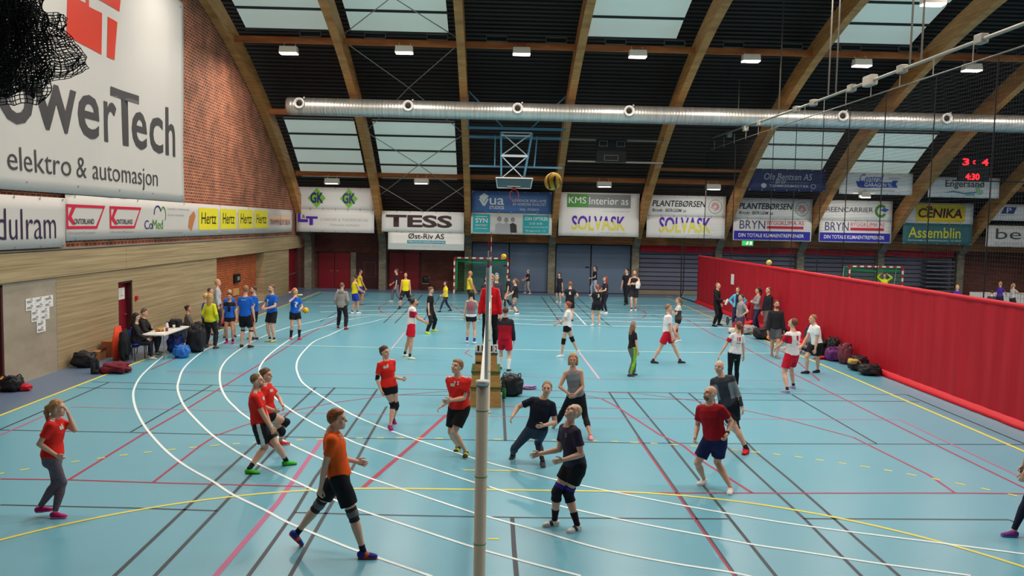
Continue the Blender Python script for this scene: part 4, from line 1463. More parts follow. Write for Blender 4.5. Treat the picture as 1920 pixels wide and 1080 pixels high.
for t, a, c, z0, z1 in (('3', 23.86, 24.2, 7.58, 7.92), ('c', 24.4, 24.52, 7.64, 7.84), ('4', 24.86, 25.2, 7.58, 7.92), ('4:30', 24.05, 24.78, 6.84, 7.16)):
    vs, fs = text2d(t, .02)
    MB().add([(a + u * (c - a), 35.94, z0 + v * (z1 - z0)) for u, v in vs], fs).build('digit', m_led, s1)
for z in (8.0, 6.8):
    MB().bar((23.5, 36.2, z), (28.1, 36.2, z), .06, .06).build('support_bar', m_dark, s1)

# ---- exit sign, papers, small wall items
ex = thing('exit_sign', 'green lit emergency exit sign under the blue band banner', 'exit sign', (15.06, 42.9, 3.1))
MB().box((14.72, 42.86, 3.08), (15.42, 42.94, 3.4)).build('housing', m_whitep, ex)
f = MB()
f.box((14.75, 42.845, 3.13), (15.39, 42.855, 3.38))
f.build('panel', emat('exit_green', (60, 190, 90), 1.2), ex)
f = MB()
f.add([(14.98, 42.84, 3.16), (15.05, 42.84, 3.16), (15.12, 42.84, 3.26), (15.08, 42.84, 3.32), (15.0, 42.84, 3.28)], [(0, 1, 2, 3, 4)])
f.add([(15.2, 42.84, 3.16), (15.32, 42.84, 3.16), (15.32, 42.84, 3.35), (15.2, 42.84, 3.35)], [(0, 1, 2, 3)])
f.lathe([(.0, .0), (.025, .0)], (15.08, 42.84, 3.35), (0, -1, 0), 12)
f.build('pictogram', emat('exit_white', (235, 250, 238), 1.2), ex)
m_paper = pm('paper_white', (232, 228, 224), .7, .03)


def paper(label, y0_, y1_, z0, z1, x=XL + .004, group='result sheets taped to the concrete wall', seed=0):
    f = MB()
    f.box((x, y0_, z0), (x + .003, y1_, z1))
    rr = random.Random(seed)
    for k in range(7):
        z = z1 - .05 - k * (z1 - z0 - .08) / 7
        e = y0_ + .04 + (y1_ - y0_ - .08) * rr.uniform(.4, 1)
        f.add([(x + .0045, y0_ + .04, z - .009), (x + .0045, e, z - .009), (x + .0045, e, z), (x + .0045, y0_ + .04, z)], [(0, 1, 2, 3)], 1)
    f.add([(x + .0045, y0_ + .2, z0 + .1), (x + .0045, y0_ + .3, z0 + .1), (x + .0045, y0_ + .3, z0 + .13), (x + .0045, y0_ + .2, z0 + .13)], [(0, 1, 2, 3)], 1)
    tag(f.build('paper_sheet', [m_paper, I_grey]), label, 'paper', group)


rows = [('top row', 13.92, 1.72, 3), ('second row', 14.15, 1.42, 2), ('third row', 14.38, 1.12, 1)]
i = 0
for rn, ya, z, n in rows:
    for k in range(n):
        for h in range(2):
            w_ = .42
            paper('white result sheet on the concrete wall, %s, %s, %s' % (rn, ('left', 'middle', 'right')[k] if n == 3 else ('left', 'right')[k] if n == 2 else 'lone column', 'upper' if h else 'lower'),
                  ya + k * w_, ya + k * w_ + w_ - .01, z + h * .15, z + h * .15 + .145, seed=i)
            i += 1
paper('white notice taped to the upper half of the dark red side door', 19.3, 19.75, 1.5, 1.86, XL - .176, 'notices', 50)
f = MB()
f.bbox((CX - .06, 31.7, 1.5), (CX - .03, 32.1, 1.98), .003)
tag(f.build('paper_sheet', m_paper), 'white notice hanging on the far part of the red curtain', 'paper', 'notices')
f = MB().bbox((XL, 20.08, 1.42), (XL + .06, 20.22, 1.56), .01)
tag(f.build('fire_alarm', m_redplastic), 'small red fire alarm box on the concrete right of the side door', 'alarm')
ph = thing('wall_phone', 'black wall box in the orange brick niche', 'phone', (XL - .4, 31.8, 1.15))
MB().bbox((XL - .42, 31.4, 1.15), (XL - .3, 32.15, 1.55), .03).build('housing', m_black, ph)
MB().bbox((XL - .31, 31.65, 1.27), (XL - .28, 31.95, 1.44), .01).build('dial', pm('dial_grey', (150, 148, 140), .4), ph)
f = MB().bbox((XL - .42, 31.35, .58), (XL - .36, 32.1, .9), .01)
tag(f.build('socket_cover', pm('cover_beige', (206, 160, 100), .5)), 'beige square cover plate low in the orange brick niche', 'plate')
bd = thing('rink_board', 'low white rink board in the right-hand hall behind the red curtain', 'board', (34, 41, 0))
for k in range(5):
    MB().bbox((27.6 + 3 * k, 40.97, 0), (30.58 + 3 * k, 41.03, .72), .01).build('panel', pm('rink_white', (226, 224, 222), .4, .02), bd)
f = MB().lathe([(.22, 0), (.27, 0)], (33.1, 40.962, .36), (0, -1, 0), 24)
f.build('ring_mark', I_lgrey, bd)

# ---- balls


def ball(label, c, cols, r=.105, rot=0.0, sc=(1, 1, 1)):
    ms = [pm('ball_%d_%d_%d' % k, k, .5, .04) for k in cols]
    f = MB()
    f.sphere((0, 0, 0), r, 0, 36, 20, sc, mfun=lambda i, k: [0, 0, 1, 0, 0, 2 if len(ms) > 2 else 1][int((k + .1 * math.sin(i * 6)) * 18) % 6] if .2 < i < .8 else 0)
    o = f.build('volleyball', ms, None, True, org=(0, 0, 0))
    o.location = c
    o.rotation_euler = (rot, .4, rot * .5)
    tag(o, label, 'ball', 'volleyballs')
    return o


Yc, Bc, Wc = (238, 186, 22), (62, 34, 92), (120, 50, 40)
ball('yellow and blue volleyball flying high above the net near the camera', (.66, 4.0, 4.62), (Yc, Bc, Wc), rot=.5, sc=(1, 1, 1.1))
ball('yellow and violet volleyball in the air in front of the far goal crossbar', (.33, 26, 2.82), (Yc, Wc), rot=1.0)
ball('yellow and blue volleyball held at the hip by the drinking woman in blue', (-6.42, 21.75, 1.02), (Yc, Bc, Wc), rot=1.3)
ball('pale yellow volleyball in the air above the red curtain', (10.45, 25.0, 2.82), ((214, 196, 110), (190, 160, 80)), rot=.2)

# ---- scorer's table, chairs and things on it
tb = thing('folding_table', 'white folding table with grey legs near the left wall', 'table', (-9.72, 18.2, 0))
MB().bbox((-10.05, 17.2, .7), (-9.4, 19.25, .74), .012).build('tabletop', pm('table_white', (222, 218, 212), .4, .03), tb)
for yy in (17.35, 19.1):
    for xx in (-9.98, -9.47):
        MB().tube([(xx, yy, 0), (xx, yy, .7)], .016, 8).build('leg', m_rail, tb)
    MB().tube([(-9.98, yy, .18), (-9.47, yy, .18)], .012, 8).build('crossbar', m_rail, tb)
m_skyblue = pm('chair_blue', (40, 64, 168), .5)


def chair(label, x, y, rz, colm, backm):
    r = thing('chair', label, 'chair', (x, y, 0))
    c, s = math.cos(rz), math.sin(rz)
    T = lambda a, b, z: (x + a * c - b * s, y + a * s + b * c, z)
    mb = MB()
    mb.prism([T(-.2, -.2, .44), T(.2, -.2, .44), T(.2, .2, .45), T(-.2, .2, .45)], (0, 0, .03))
    mb.build('seat', colm, r)
    mb = MB()
    mb.prism([T(-.2, -.22, .58), T(.2, -.22, .58), T(.2, -.27, .82), T(-.2, -.27, .82)], Vector(T(0, .03, 0)) - Vector(T(0, 0, 0)))
    mb.build('backrest', backm, r)
    for a in (-.2, .2):
        MB().tube([T(a, .2, 0), T(a, .18, .44)], .012, 8).build('leg', m_black, r)
        MB().tube([T(a, -.24, 0), T(a, -.2, .44), T(a, -.25, .82)], .012, 8).build('leg', m_black, r)


chair('blue scorer chair with a dark jacket hanging over its back', -10.28, 17.25, -PI / 2 - .3, m_skyblue, m_skyblue)
chair('blue scorer chair behind the white table against the wall', -10.45, 18.2, -PI / 2, m_skyblue, m_skyblue)


def lump(name, label, cat, c, size, mat, seed=0, group=None, rough=.35, freq=2.2, parent=None, org=None, flat=True):
    """soft crumpled body (bag, clothes): noise-displaced super-ellipsoid resting on its base"""
    bm = bmesh.new()
    bmesh.ops.create_icosphere(bm, subdivisions=4, radius=1)
    for v in bm.verts:
        d = v.co.normalized()
        p = Vector([math.copysign(abs(q) ** .72, q) for q in d])
        h = 1 + rough * noise.noise(d * freq + Vector((seed * 7.1, seed, 3))) + rough * .45 * noise.noise(d * freq * 2.7 + Vector((seed, 2, seed * 3)))
        p = p * h
        z = p.z * size[2] / 2 + size[2] / 2
        v.co = Vector((c[0] + p.x * size[0] / 2, c[1] + p.y * size[1] / 2, max(c[2] + .002, c[2] + z)))
    mb = MB().frombm(bm)
    o = mb.build(name, mat, parent, True)
    if parent is None:
        tag(o, label, cat, group)
    return o


def bag(name, label, cat, c, size, mat, seed, strap=None, extra=()):
    r = thing(name, label, cat, c)
    lump('body', None, None, c, size, mat, seed, parent=r, rough=.22)
    mb = MB()
    for k in range(3):
        a = seed + k * 2.1
        mb.tube([(c[0] + size[0] * .42 * math.cos(a + t * .35), c[1] + size[1] * .42 * math.sin(a + t * .35), c[2] + size[2] * (.55 + .5 * math.sin(t * PI / 6))) for t in range(7)], .014, 6)
    mb.build('strap', strap or m_black, r)
    for nm, off, sz, mt in extra:
        lump(nm, None, None, (c[0] + off[0], c[1] + off[1], c[2] + off[2]), sz, mt, seed + 3, parent=r, rough=.2)
    return r


m_redcl = pm('dark_red_cloth', (110, 24, 40), .8, .2, 6)
m_blackcl = pm('black_shiny_cloth', (28, 26, 32), .55, .3, 9)
m_navycl = pm('navy_cloth', (36, 40, 66), .75, .25, 7)
m_bluepl = pm('blue_plastic_bag', (42, 110, 196), .35, .2, 8)
m_orange = pm('orange_cloth', (230, 72, 34), .7, .1)
m_card = pm('cardboard', (150, 92, 58), .8, .08)
bag('backpack', 'black backpack leaning on the concrete wall left of the cardboard boxes', 'backpack', (-11.05, 15.95, 0), (.62, .5, .4), m_blackcl, 1)
bag('sports_bag', 'black and yellow sports bag at the left edge beside the dark red door', 'bag', (-11.15, 12.72, 0), (.5, .45, .34), m_blackcl, 2,
    extra=(('yellow_pocket', (-.2, -.05, .04), (.2, .3, .28), pm('pocket_yellow', (226, 160, 40), .6)), ('red_sleeve', (.27, .05, 0), (.3, .25, .16), m_redplastic)))
lump('trousers', 'crumpled dark red trousers lying on the floor near the yellow line', 'clothing', (-9.88, 15.2, 0), (.72, .5, .26), m_redcl, 3)
for k, (x, y) in enumerate(((-10.36, 14.98), (-10.34, 15.16))):
    bt = thing('boot', 'dark winter boot standing beside the red trousers, ' + ('front one' if k == 0 else 'rear one'), 'boot', (x, y, 0), 'winter boots')
    MB().lathe([(0, 0), (.055, 0), (.06, .06), (.055, .3), (.045, .31)], (x, y, 0), n=16).build('shaft', m_blackfab, bt, True)
    lump('foot', None, None, (x + .07, y - .03, 0), (.2, .11, .11), m_blackfab, k, parent=bt, rough=.1)
f = MB().box((-11.35, 17.55, 0), (-11.05, 18.05, .46))
cb = thing('cardboard_box', 'tall brown cardboard box standing against the concrete wall', 'box', (-11.2, 17.8, 0), 'cardboard boxes')
f.build('carton', m_card, cb)
MB().prism([(-11.05, 17.55, .46), (-11.05, 18.05, .46), (-10.95, 18.05, .56), (-10.95, 17.55, .56)], (.006, 0, .004)).build('flap', m_card, cb)
cb = thing('cardboard_box', 'small pale cardboard box in front of the tall one at the wall', 'box', (-11.25, 17.2, 0), 'cardboard boxes')
MB().box((-11.4, 17.05, 0), (-11.15, 17.4, .24)).build('carton', pm('cardboard_pale', (172, 118, 78), .8, .08), cb)
MB().prism([(-11.15, 17.05, .24), (-11.15, 17.4, .24), (-11.08, 17.4, .33), (-11.08, 17.05, .33)], (.006, 0, .004)).build('flap', m_card, cb)
f = MB()
for k in range(14):
    a = k / 13
    f.tube([(-10.72 + .05 * math.sin(a * 9), 17.02 + a * .4, .02), (-10.74 + .09 * math.sin(a * 7), 17.02 + a * .4, .45), (-10.72 + .03 * math.sin(a * 5), 17.1 + a * .3, .95)], [.05, .06, .035], 6)
tag(f.build('bib_bundle', m_orange, None, True), 'bright orange bundle of cloth standing between the boxes and the scorer chair', 'clothing')
lump('jacket', 'long black jacket hanging over the back of the near scorer chair', 'clothing', (-10.42, 16.98, .03), (.24, .42, .84), m_blackfab, 5, rough=.25)
bag('rucksack', 'large black rucksack standing at the right end of the white table', 'backpack', (-9.05, 18.8, 0), (.5, .5, .82), m_blackcl, 6)
bag('carrier_bag', 'bright blue plastic bag on the floor in front of the white table', 'bag', (-9.12, 17.75, 0), (.46, .4, .36), m_bluepl, 7, strap=m_bluepl)
bag('carrier_bag', 'dark blue bag in the shade under the white table', 'bag', (-9.68, 18.75, 0), (.42, .5, .5), pm('bag_dark_blue', (36, 52, 120), .6, .2), 8)
bag('rucksack', 'dark rucksack standing by the wall behind the white table', 'backpack', (-10.3, 20.6, 0), (.5, .5, .62), m_navycl, 9)
bag('rucksack', 'black rucksack beside the woman sitting at the wall', 'backpack', (-10.4, 21.9, 0), (.5, .6, .5), m_blackcl, 10)
lump('clothing_pile', 'red and dark pile of clothes at the feet of the sitting woman by the wall', 'clothing', (-10.2, 25.2, 0), (.6, .6, .5), m_redplastic, 11)
bt = thing('water_bottle', 'white plastic bottle standing on the white table', 'bottle', (-9.75, 18.3, .74))
MB().lathe([(0, 0), (.04, 0), (.042, .17), (.02, .2), (.02, .22)], (-9.75, 18.3, .74), n=16).build('body', m_whitep, bt, True)
MB().lathe([(0, .22), (.022, .22), (.022, .25), (0, .25)], (-9.75, 18.3, .74), n=12).build('cap', m_skyblue, bt, True)
for k, (x, y, c, t) in enumerate(((-9.62, 17.95, (150, 60, 60), 'red'), (-9.68, 18.65, (220, 214, 200), 'cream'))):
    cp = MB().lathe([(0, 0), (.035, 0), (.042, .1), (.038, .1), (.032, .01)], (x, y, .74), n=16).build('cup', pm('cup_' + t, c, .5), None, True)
    tag(cp, t + ' cup standing on the white table', 'cup')
f = MB().box((-9.8, 17.4, .742), (-9.55, 17.72, .748))
tag(f.build('score_sheet', m_paper), 'score sheet lying on the near end of the white table', 'paper')
lump('snack_bag', 'brown snack bag lying on the middle of the white table', 'bag', (-9.8, 17.9, .741), (.2, .3, .1), m_wood, 3)
lump('scarf_heap', 'black crumpled cloth lying on the far end of the white table', 'clothing', (-9.75, 18.95, .741), (.35, .4, .24), m_blackfab, 13)

# ---- things around the referee box
bag('gym_bag', 'black gym bag slumped on the floor at the right foot of the vaulting box', 'bag', (.42, 13.1, 0), (.52, .45, .5), m_blackcl, 14)
bt = thing('drink_bottle', 'green drink bottle in front of the black gym bag', 'bottle', (.24, 12.75, 0))
MB().lathe([(0, 0), (.045, 0), (.048, .2), (.025, .25), (.025, .27)], (.24, 12.75, 0), n=16).build('body', pm('bottle_green', (50, 120, 60), .3), bt, True)
MB().lathe([(0, .27), (.028, .27), (.028, .31), (0, .31)], (.24, 12.75, 0), n=12).build('cap', m_black, bt, True)
lump('shirt', 'violet patterned shirt lying on the floor right of the black gym bag', 'clothing', (.82, 14.0, 0), (.46, .35, .08), pm('violet_print', (140, 130, 170), .8, .5, 30), 15)
bag('gym_bag', 'blue and black bag at the left foot of the vaulting box', 'bag', (-.66, 12.3, 0), (.22, .35, .5), pm('bag_teal', (30, 70, 110), .6, .3), 16)

# ---- bags along the red curtain
for i, (nm, lab, cat, c, sz, mt) in enumerate((
        ('duffel_bag', 'black duffel bag alone by the red curtain, nearest the camera', 'bag', (10.72, 16.75, 0), (.6, .55, .3), m_blackcl),
        ('rucksack', 'black and yellow rucksack behind the nearest duffel bag at the curtain', 'backpack', (10.72, 17.5, 0), (.55, .5, .42), m_blackcl),
        ('rucksack', 'violet rucksack against the red curtain beside a dark one', 'backpack', (10.7, 19.2, 0), (.5, .5, .45), pm('rucksack_violet', (104, 40, 108), .7, .3)),
        ('rucksack', 'brown and maroon rucksack right of the violet one', 'backpack', (10.8, 18.6, 0), (.4, .42, .62), pm('rucksack_maroon', (110, 48, 62), .7, .3)),
        ('rucksack', 'black rucksack behind the maroon one at the curtain', 'backpack', (10.88, 19.75, 0), (.36, .45, .66), m_blackcl),
        ('duffel_bag', 'large black bag by the curtain just right of the crouching player in white', 'bag', (10.65, 20.3, 0), (.62, .6, .52), m_blackcl),
        ('rucksack', 'navy rucksack standing against the curtain behind the large black bag', 'backpack', (10.8, 21.3, 0), (.45, .5, .8), m_navycl),
        ('sports_bag', 'black sports bag at the front of the clothes pile by the curtain', 'bag', (10.05, 24.1, 0), (.7, .6, .42), m_blackcl),
        ('duffel_bag', 'dark bag behind the man in the black sweater', 'bag', (10.7, 24.3, 0), (.5, .6, .5), m_navycl))):
    ex_ = ()
    if 'yellow' in lab:
        ex_ = (('yellow_flap', (-.15, -.1, .2), (.4, .3, .16), pm('flap_yellow', (196, 160, 80), .7)),)
    bag(nm, lab, cat, c, sz, mt, 20 + i, extra=ex_)
for i, (lab, c, sz, mt) in enumerate((
        ('red jacket thrown over the clothes pile by the curtain', (10.05, 26.5, 0), (.8, .7, .44), m_redplastic),
        ('grey jacket lying in front of the red one on the clothes pile', (9.9, 25.55, 0), (.65, .6, .34), pm('jacket_grey', (150, 144, 140), .8, .2)),
        ('pale trousers lying at the left of the clothes pile', (9.38, 25.6, 0), (.4, .6, .2), pm('cloth_pale', (196, 192, 186), .8, .15)),
        ('orange and white shirt at the right of the clothes pile', (10.3, 23.6, 0), (.5, .4, .3), pm('cloth_orange_white', (224, 130, 84), .8, .3, 20)),
        ('white towel lying beside the player with number one', (9.85, 20.6, 0), (.4, .5, .22), m_whitep),
        ('red cloth lying under the violet rucksack', (10.42, 19.5, 0), (.4, .3, .1), m_redplastic))):
    lump('clothing', lab, 'clothing', c, sz, mt, 40 + i)

# ---- stroller by the curtain
st = thing('stroller', 'red and black stroller standing by the curtain behind the man in grey', 'stroller', (10.5, 28.6, 0))
for x, y in ((9.95, 28.5), (10.75, 28.3), (10.75, 29.0)):
    mb = MB()
    for k in range(25):
        pass
    mb.tube([(x, y + .15 * math.cos(k * PI / 10), .17 + .15 * math.sin(k * PI / 10)) for k in range(21)], .022, 6)
    for k in range(3):
        a = k * PI / 3
        mb.bar((x, y - .14 * math.cos(a), .17 - .14 * math.sin(a)), (x, y + .14 * math.cos(a), .17 + .14 * math.sin(a)), .01, .01)
    mb.build('wheel', m_black, st)
mb = MB()
mb.tube([(9.95, 28.5, .17), (10.3, 28.6, .3), (10.8, 28.65, .5), (11.0, 28.65, 1.02)], .018, 8)
mb.tube([(10.75, 28.3, .17), (10.75, 28.65, .45), (10.75, 29.0, .17)], .018, 8)
mb.build('frame', m_black, st)
lump('seat', None, None, (10.5, 28.65, .3), (.6, .45, .45), m_blackfab, 60, parent=st, rough=.15)
lump('hood', None, None, (10.72, 28.65, .62), (.42, .48, .4), m_redplastic, 61, parent=st, rough=.1)
MB().tube([(11.0, 28.42, 1.02), (11.0, 28.88, 1.02)], .02, 8).build('handle', m_black, st)

# ---- chair by the far wall with a black helmet-like bag
chair('grey steel chair standing against the far wall left of the goal', -4.1, 43.2, PI, m_rail, m_rail)
lump('bag', 'round shiny black bag on the steel chair by the far wall', 'bag', (-4.1, 43.18, .475), (.42, .32, .42), m_blackcl, 62, rough=.1)
f = MB().bbox((-9.0, 41.2, 0), (-8.9, 41.3, .16), .02)
tag(f.build('floor_marker', m_whitep), 'small white marker standing on the floor near the far left doors', 'marker')

# ---- bundled ball net hanging at the upper left, close to the camera
bn = thing('ball_net_bundle', 'bundled black ball net hanging at the upper left corner, close to the camera', 'net', (-3.7, 0, 5.9))


def netsheet(fn, nu, nv, r):
    mb = MB()
    pts = [[Vector(fn(i / nu, j / nv)) for j in range(nv + 1)] for i in range(nu + 1)]
    for i in range(nu + 1):
        mb.tube(pts[i], r, 4, cap=False)
    for j in range(nv + 1):
        mb.tube([pts[i][j] for i in range(nu + 1)], r, 4, cap=False)
    return mb


def crumple(u, v, s, am):
    q = Vector((u * 4.2, v * 4.2, s * 9.7))
    return noise.noise_vector(q) * am + noise.noise_vector(q * 2.6) * am * .5


for s in range(7):
    def fn(u, v, s=s):
        x = -4.62 + 1.02 * u - .25 * (v - .5) ** 2
        z = 5.02 + .14 * abs(u - .5) + 1.25 * v - .05 * s * .3
        c = crumple(u, v, s, .16)
        return (x + c.x * .6 - .03 * s * .3, -.3 + .11 * s + c.y, z + c.z * .5)
    tag(netsheet(fn, 42, 52, .0042).build('net_fold', m_cord, bn), kind='stuff')


def fn(u, v):
    # looser flap to the right: u to the right, v up
    x = -3.66 + .46 * u * (1 - .35 * v) + .03 * math.sin(v * 7)
    z = 4.98 + .22 * u + (.72 - .34 * u) * v + (.1 * math.sin(u * PI))*-.3
    c = crumple(u, v, 31, .05)
    return (x + c.x * .5, -.1 + c.y + .06 * math.sin(u * 9), z + c.z * .6)


for s in range(2):
    tag(netsheet(lambda u, v, s=s: tuple(Vector(fn(u, v)) + Vector((.013 * s, .07 * s, -.012 * s)) + crumple(u, v, 40 + s, .02)), 17, 26, .0036).build('net_fold', m_cord, bn), kind='stuff')

bt = thing('drink_bottle', 'pale green drink bottle held to the mouth of the drinking woman in blue', 'bottle', (-6.55, 21.6, 1.52))
MB().tube([(-6.68, 21.62, 1.545), (-6.52, 21.58, 1.56)], .032, 10).build('body', pm('bottle_lime', (196, 214, 110), .4), bt, True)
MB().tube([(-6.52, 21.58, 1.56), (-6.49, 21.572, 1.563)], .02, 8).build('cap', m_whitep, bt, True)
tag(MB().tube([(9.62, 27.75, .92), (9.72, 27.75, 1.16)], .05, 12).build('paper_roll', m_paper), 'white paper roll in the hand of the man all in black', 'paper')
lump('towel', 'white cloth held to the chest of the bearded man in the black vest', 'towel', (6.92, 33.42, 1.1), (.2, .14, .34), m_whitep, 71)

# ================================================================= PEOPLE
class Fld:
    """signed distance grid; parts are blended in and a surface-net mesh is taken from it"""

    def __init__(s, lo, hi, v):
        s.v = v
        s.lo = np.floor(np.array(lo) / v) * v
        s.n = np.ceil((np.array(hi) - s.lo) / v).astype(int) + 2
        s.F = np.full(s.n, 0.5, np.float32)

    def add(s, fn, lo, hi, k=0.02):
        pad = k + 2 * s.v
        i0 = np.maximum(np.floor((np.array(lo) - pad - s.lo) / s.v).astype(int), 0)
        i1 = np.minimum(np.ceil((np.array(hi) + pad - s.lo) / s.v).astype(int) + 1, s.n)
        if (i1 <= i0).any():
            return
        ax = [(s.lo[d] + s.v * np.arange(i0[d], i1[d])).astype(np.float32) for d in range(3)]
        x, y, z = ax[0][:, None, None], ax[1][None, :, None], ax[2][None, None, :]
        d = fn(x, y, z)
        sl = s.F[i0[0]:i1[0], i0[1]:i1[1], i0[2]:i1[2]]
        h = np.maximum(k - np.abs(sl - d), 0) / k
        sl[...] = np.minimum(sl, d) - h * h * k * .25

    def mesh(s):
        F, v = s.F, s.v
        S = F < 0
        c = [S[a:S.shape[0] - 1 + a, b:S.shape[1] - 1 + b, e:S.shape[2] - 1 + e] for a in (0, 1) for b in (0, 1) for e in (0, 1)]
        al = c[0].copy()
        an = c[0].copy()
        for q in c[1:]:
            al &= q
            an |= q
        act = an & ~al
        idx = np.argwhere(act)
        if not len(idx):
            return np.zeros((0, 3)), np.zeros((0, 4), int)
        ids = np.full(act.shape, -1, np.int64)
        ids[act] = np.arange(len(idx))
        acc = np.zeros((len(idx), 3))
        cnt = np.zeros(len(idx))
        i, j, k = idx.T
        corner = [(a, b, e) for a in (0, 1) for b in (0, 1) for e in (0, 1)]
        vals = [F[i + a, j + b, k + e] for a, b, e in corner]
        for p in range(8):
            for ax in range(3):
                if corner[p][ax] == 0:
                    cq = list(corner[p])
                    cq[ax] = 1
                    q = corner.index(tuple(cq))
                    va, vb = vals[p], vals[q]
                    m = (va < 0) != (vb < 0)
                    t = np.where(m, va / np.where(m, va - vb, 1), 0)
                    pos = np.tile(np.array(corner[p], float), (len(idx), 1))
                    pos[:, ax] += t
                    acc[m] += pos[m]
                    cnt[m] += 1
        V = s.lo + v * (idx + acc / cnt[:, None])
        quads = []
        for ax in range(3):
            a0 = [slice(None)] * 3
            a1 = [slice(None)] * 3
            a0[ax] = slice(0, -1)
            a1[ax] = slice(1, None)
            A, B = S[tuple(a0)], S[tuple(a1)]
            e = np.argwhere(A != B)
            if not len(e):
                continue
            u, w_ = [d for d in range(3) if d != ax]
            ok = (e[:, u] > 0) & (e[:, w_] > 0) & (e[:, u] < ids.shape[u]) & (e[:, w_] < ids.shape[w_])
            e = e[ok]
            ins = A[e[:, 0], e[:, 1], e[:, 2]]

            def cid(du, dw):
                q = e.copy()
                q[:, u] -= du
                q[:, w_] -= dw
                return ids[q[:, 0], q[:, 1], q[:, 2]]
            Q = np.stack([cid(1, 1), cid(0, 1), cid(0, 0), cid(1, 0)], 1)
            flip = ins if ax != 1 else ~ins
            Q[~flip] = Q[~flip][:, ::-1]
            quads.append(Q)
        return V, np.concatenate(quads)


def npv(v):
    return np.array(v, dtype=np.float64)


def nrm(v):
    return v / max(np.linalg.norm(v), 1e-9)


class Part:
    """tapered limb from a to b with a radius profile [(t, width, depth)]; optional flat cuts at t0/t1"""

    def __init__(s, a, b, prof, r=None):
        s.a, s.b, s.prof, s.r = npv(a), npv(b), prof, r
        s.L = max(np.linalg.norm(s.b - s.a), 1e-6)
        s.u = (s.b - s.a) / s.L
        if r is not None:
            s.r = nrm(npv(r) - s.u * np.dot(npv(r), s.u))
            s.f = np.cross(s.u, s.r)

    def put(s, F, inf=0.0, t0=None, t1=None, k=0.02, inf1=None):
        ts = [p[0] for p in s.prof]
        A = [p[1] for p in s.prof]
        B = [p[2] if len(p) > 2 else p[1] for p in s.prof]
        i1 = inf if inf1 is None else inf1
        a, u, L = s.a.astype(np.float32), s.u.astype(np.float32), np.float32(s.L)

        def fn(x, y, z):
            qx, qy, qz = x - a[0], y - a[1], z - a[2]
            t = (qx * u[0] + qy * u[1] + qz * u[2])
            tn = t / L
            tc = np.clip(tn, 0, 1)
            ra = np.interp(tc, ts, A).astype(np.float32) + inf + (i1 - inf) * tc
            dt = (tn - tc) * L
            if s.r is None:
                l2 = np.maximum(qx * qx + qy * qy + qz * qz - t * t, 0)
                d = np.sqrt(l2 + dt * dt) - ra
            else:
                rb_ = np.interp(tc, ts, B).astype(np.float32) + inf + (i1 - inf) * tc
                px = qx * s.r[0] + qy * s.r[1] + qz * s.r[2]
                py = qx * s.f[0] + qy * s.f[1] + qz * s.f[2]
                mn = np.minimum(ra, rb_)
                d = (np.sqrt((px / ra) ** 2 + (py / rb_) ** 2 + (dt / mn) ** 2) - 1) * mn
            if t0 is not None:
                d = np.maximum(d, t0 * L - t)
            if t1 is not None:
                d = np.maximum(d, t - t1 * L)
            return d.astype(np.float32)
        R = max(max(A), max(B)) + max(inf, i1)
        F.add(fn, np.minimum(s.a, s.b) - R, np.maximum(s.a, s.b) + R, k)


def ell(F, c, axes, rad, k=0.02, cut=None):
    """ellipsoid with local axes; cut = list of (local normal, offset) half-spaces to keep n.p > o"""
    c = npv(c)
    M = np.array(axes)

    def fn(x, y, z):
        q = [x - c[0], y - c[1], z - c[2]]
        l = [q[0] * M[i][0] + q[1] * M[i][1] + q[2] * M[i][2] for i in range(3)]
        d = (np.sqrt((l[0] / rad[0]) ** 2 + (l[1] / rad[1]) ** 2 + (l[2] / rad[2]) ** 2) - 1) * min(rad)
        for n, o in cut or ():
            d = np.maximum(d, o - (n[0] * l[0] + n[1] * l[1] + n[2] * l[2]))
        return d.astype(np.float32)
    R = max(rad)
    F.add(fn, c - R, c + R, k)


def mk(name, V, Q, mats, root, mi=None, extra=None, wob=0.0, smooth=1):
    V = np.asarray(V, dtype=np.float64)
    if wob and len(V):
        for i in range(len(V)):
            p = V[i]
            h = noise.noise(Vector((p[0] * 9, p[1] * 9, p[2] * 5))) + .6 * noise.noise(Vector((p[0] * 21, p[1] * 21, p[2] * 12)))
            V[i] = p + npv(noise.noise_vector(Vector((p[0] * 7, p[1] * 7, p[2] * 7)))) * wob * .5 + h * wob * .4
    base = npv(root.location)
    V = V - base
    nq = len(Q)
    if extra is not None:
        ev, ef = extra
        ev = np.asarray(ev) - base
        n0 = len(V)
        V = np.concatenate([V, ev])
    me = bpy.data.meshes.new(name)
    fl = [tuple(q) for q in Q.tolist()]
    if extra is not None:
        fl += [tuple(i + n0 for i in f) for f in ef]
    me.from_pydata(V.tolist(), [], fl)
    for m in mats:
        me.materials.append(m)
    if mi is not None:
        full = np.zeros(len(fl), int)
        full[:nq] = mi
        me.polygons.foreach_set('material_index', full.tolist())
    me.polygons.foreach_set('use_smooth', [True] * len(me.polygons))
    me.update()
    o = bpy.data.objects.new(name, me)
    COL.objects.link(o)
    o.parent = root
    return o


def ik(a, b, l1, l2, hint):
    a, b = npv(a), npv(b)
    d = b - a
    D = np.linalg.norm(d)
    if D > (l1 + l2) * .999:
        s = D / ((l1 + l2) * .999)
        l1, l2 = l1 * s, l2 * s
    u = d / max(D, 1e-6)
    x = (l1 * l1 - l2 * l2 + D * D) / (2 * D)
    h = math.sqrt(max(l1 * l1 - x * x, 0))
    p = npv(hint) - a
    p = p - u * np.dot(p, u)
    if np.linalg.norm(p) < 1e-5:
        p = np.array([0, 0, 1.0]) - u * u[2]
    return a + u * x + nrm(p) * h


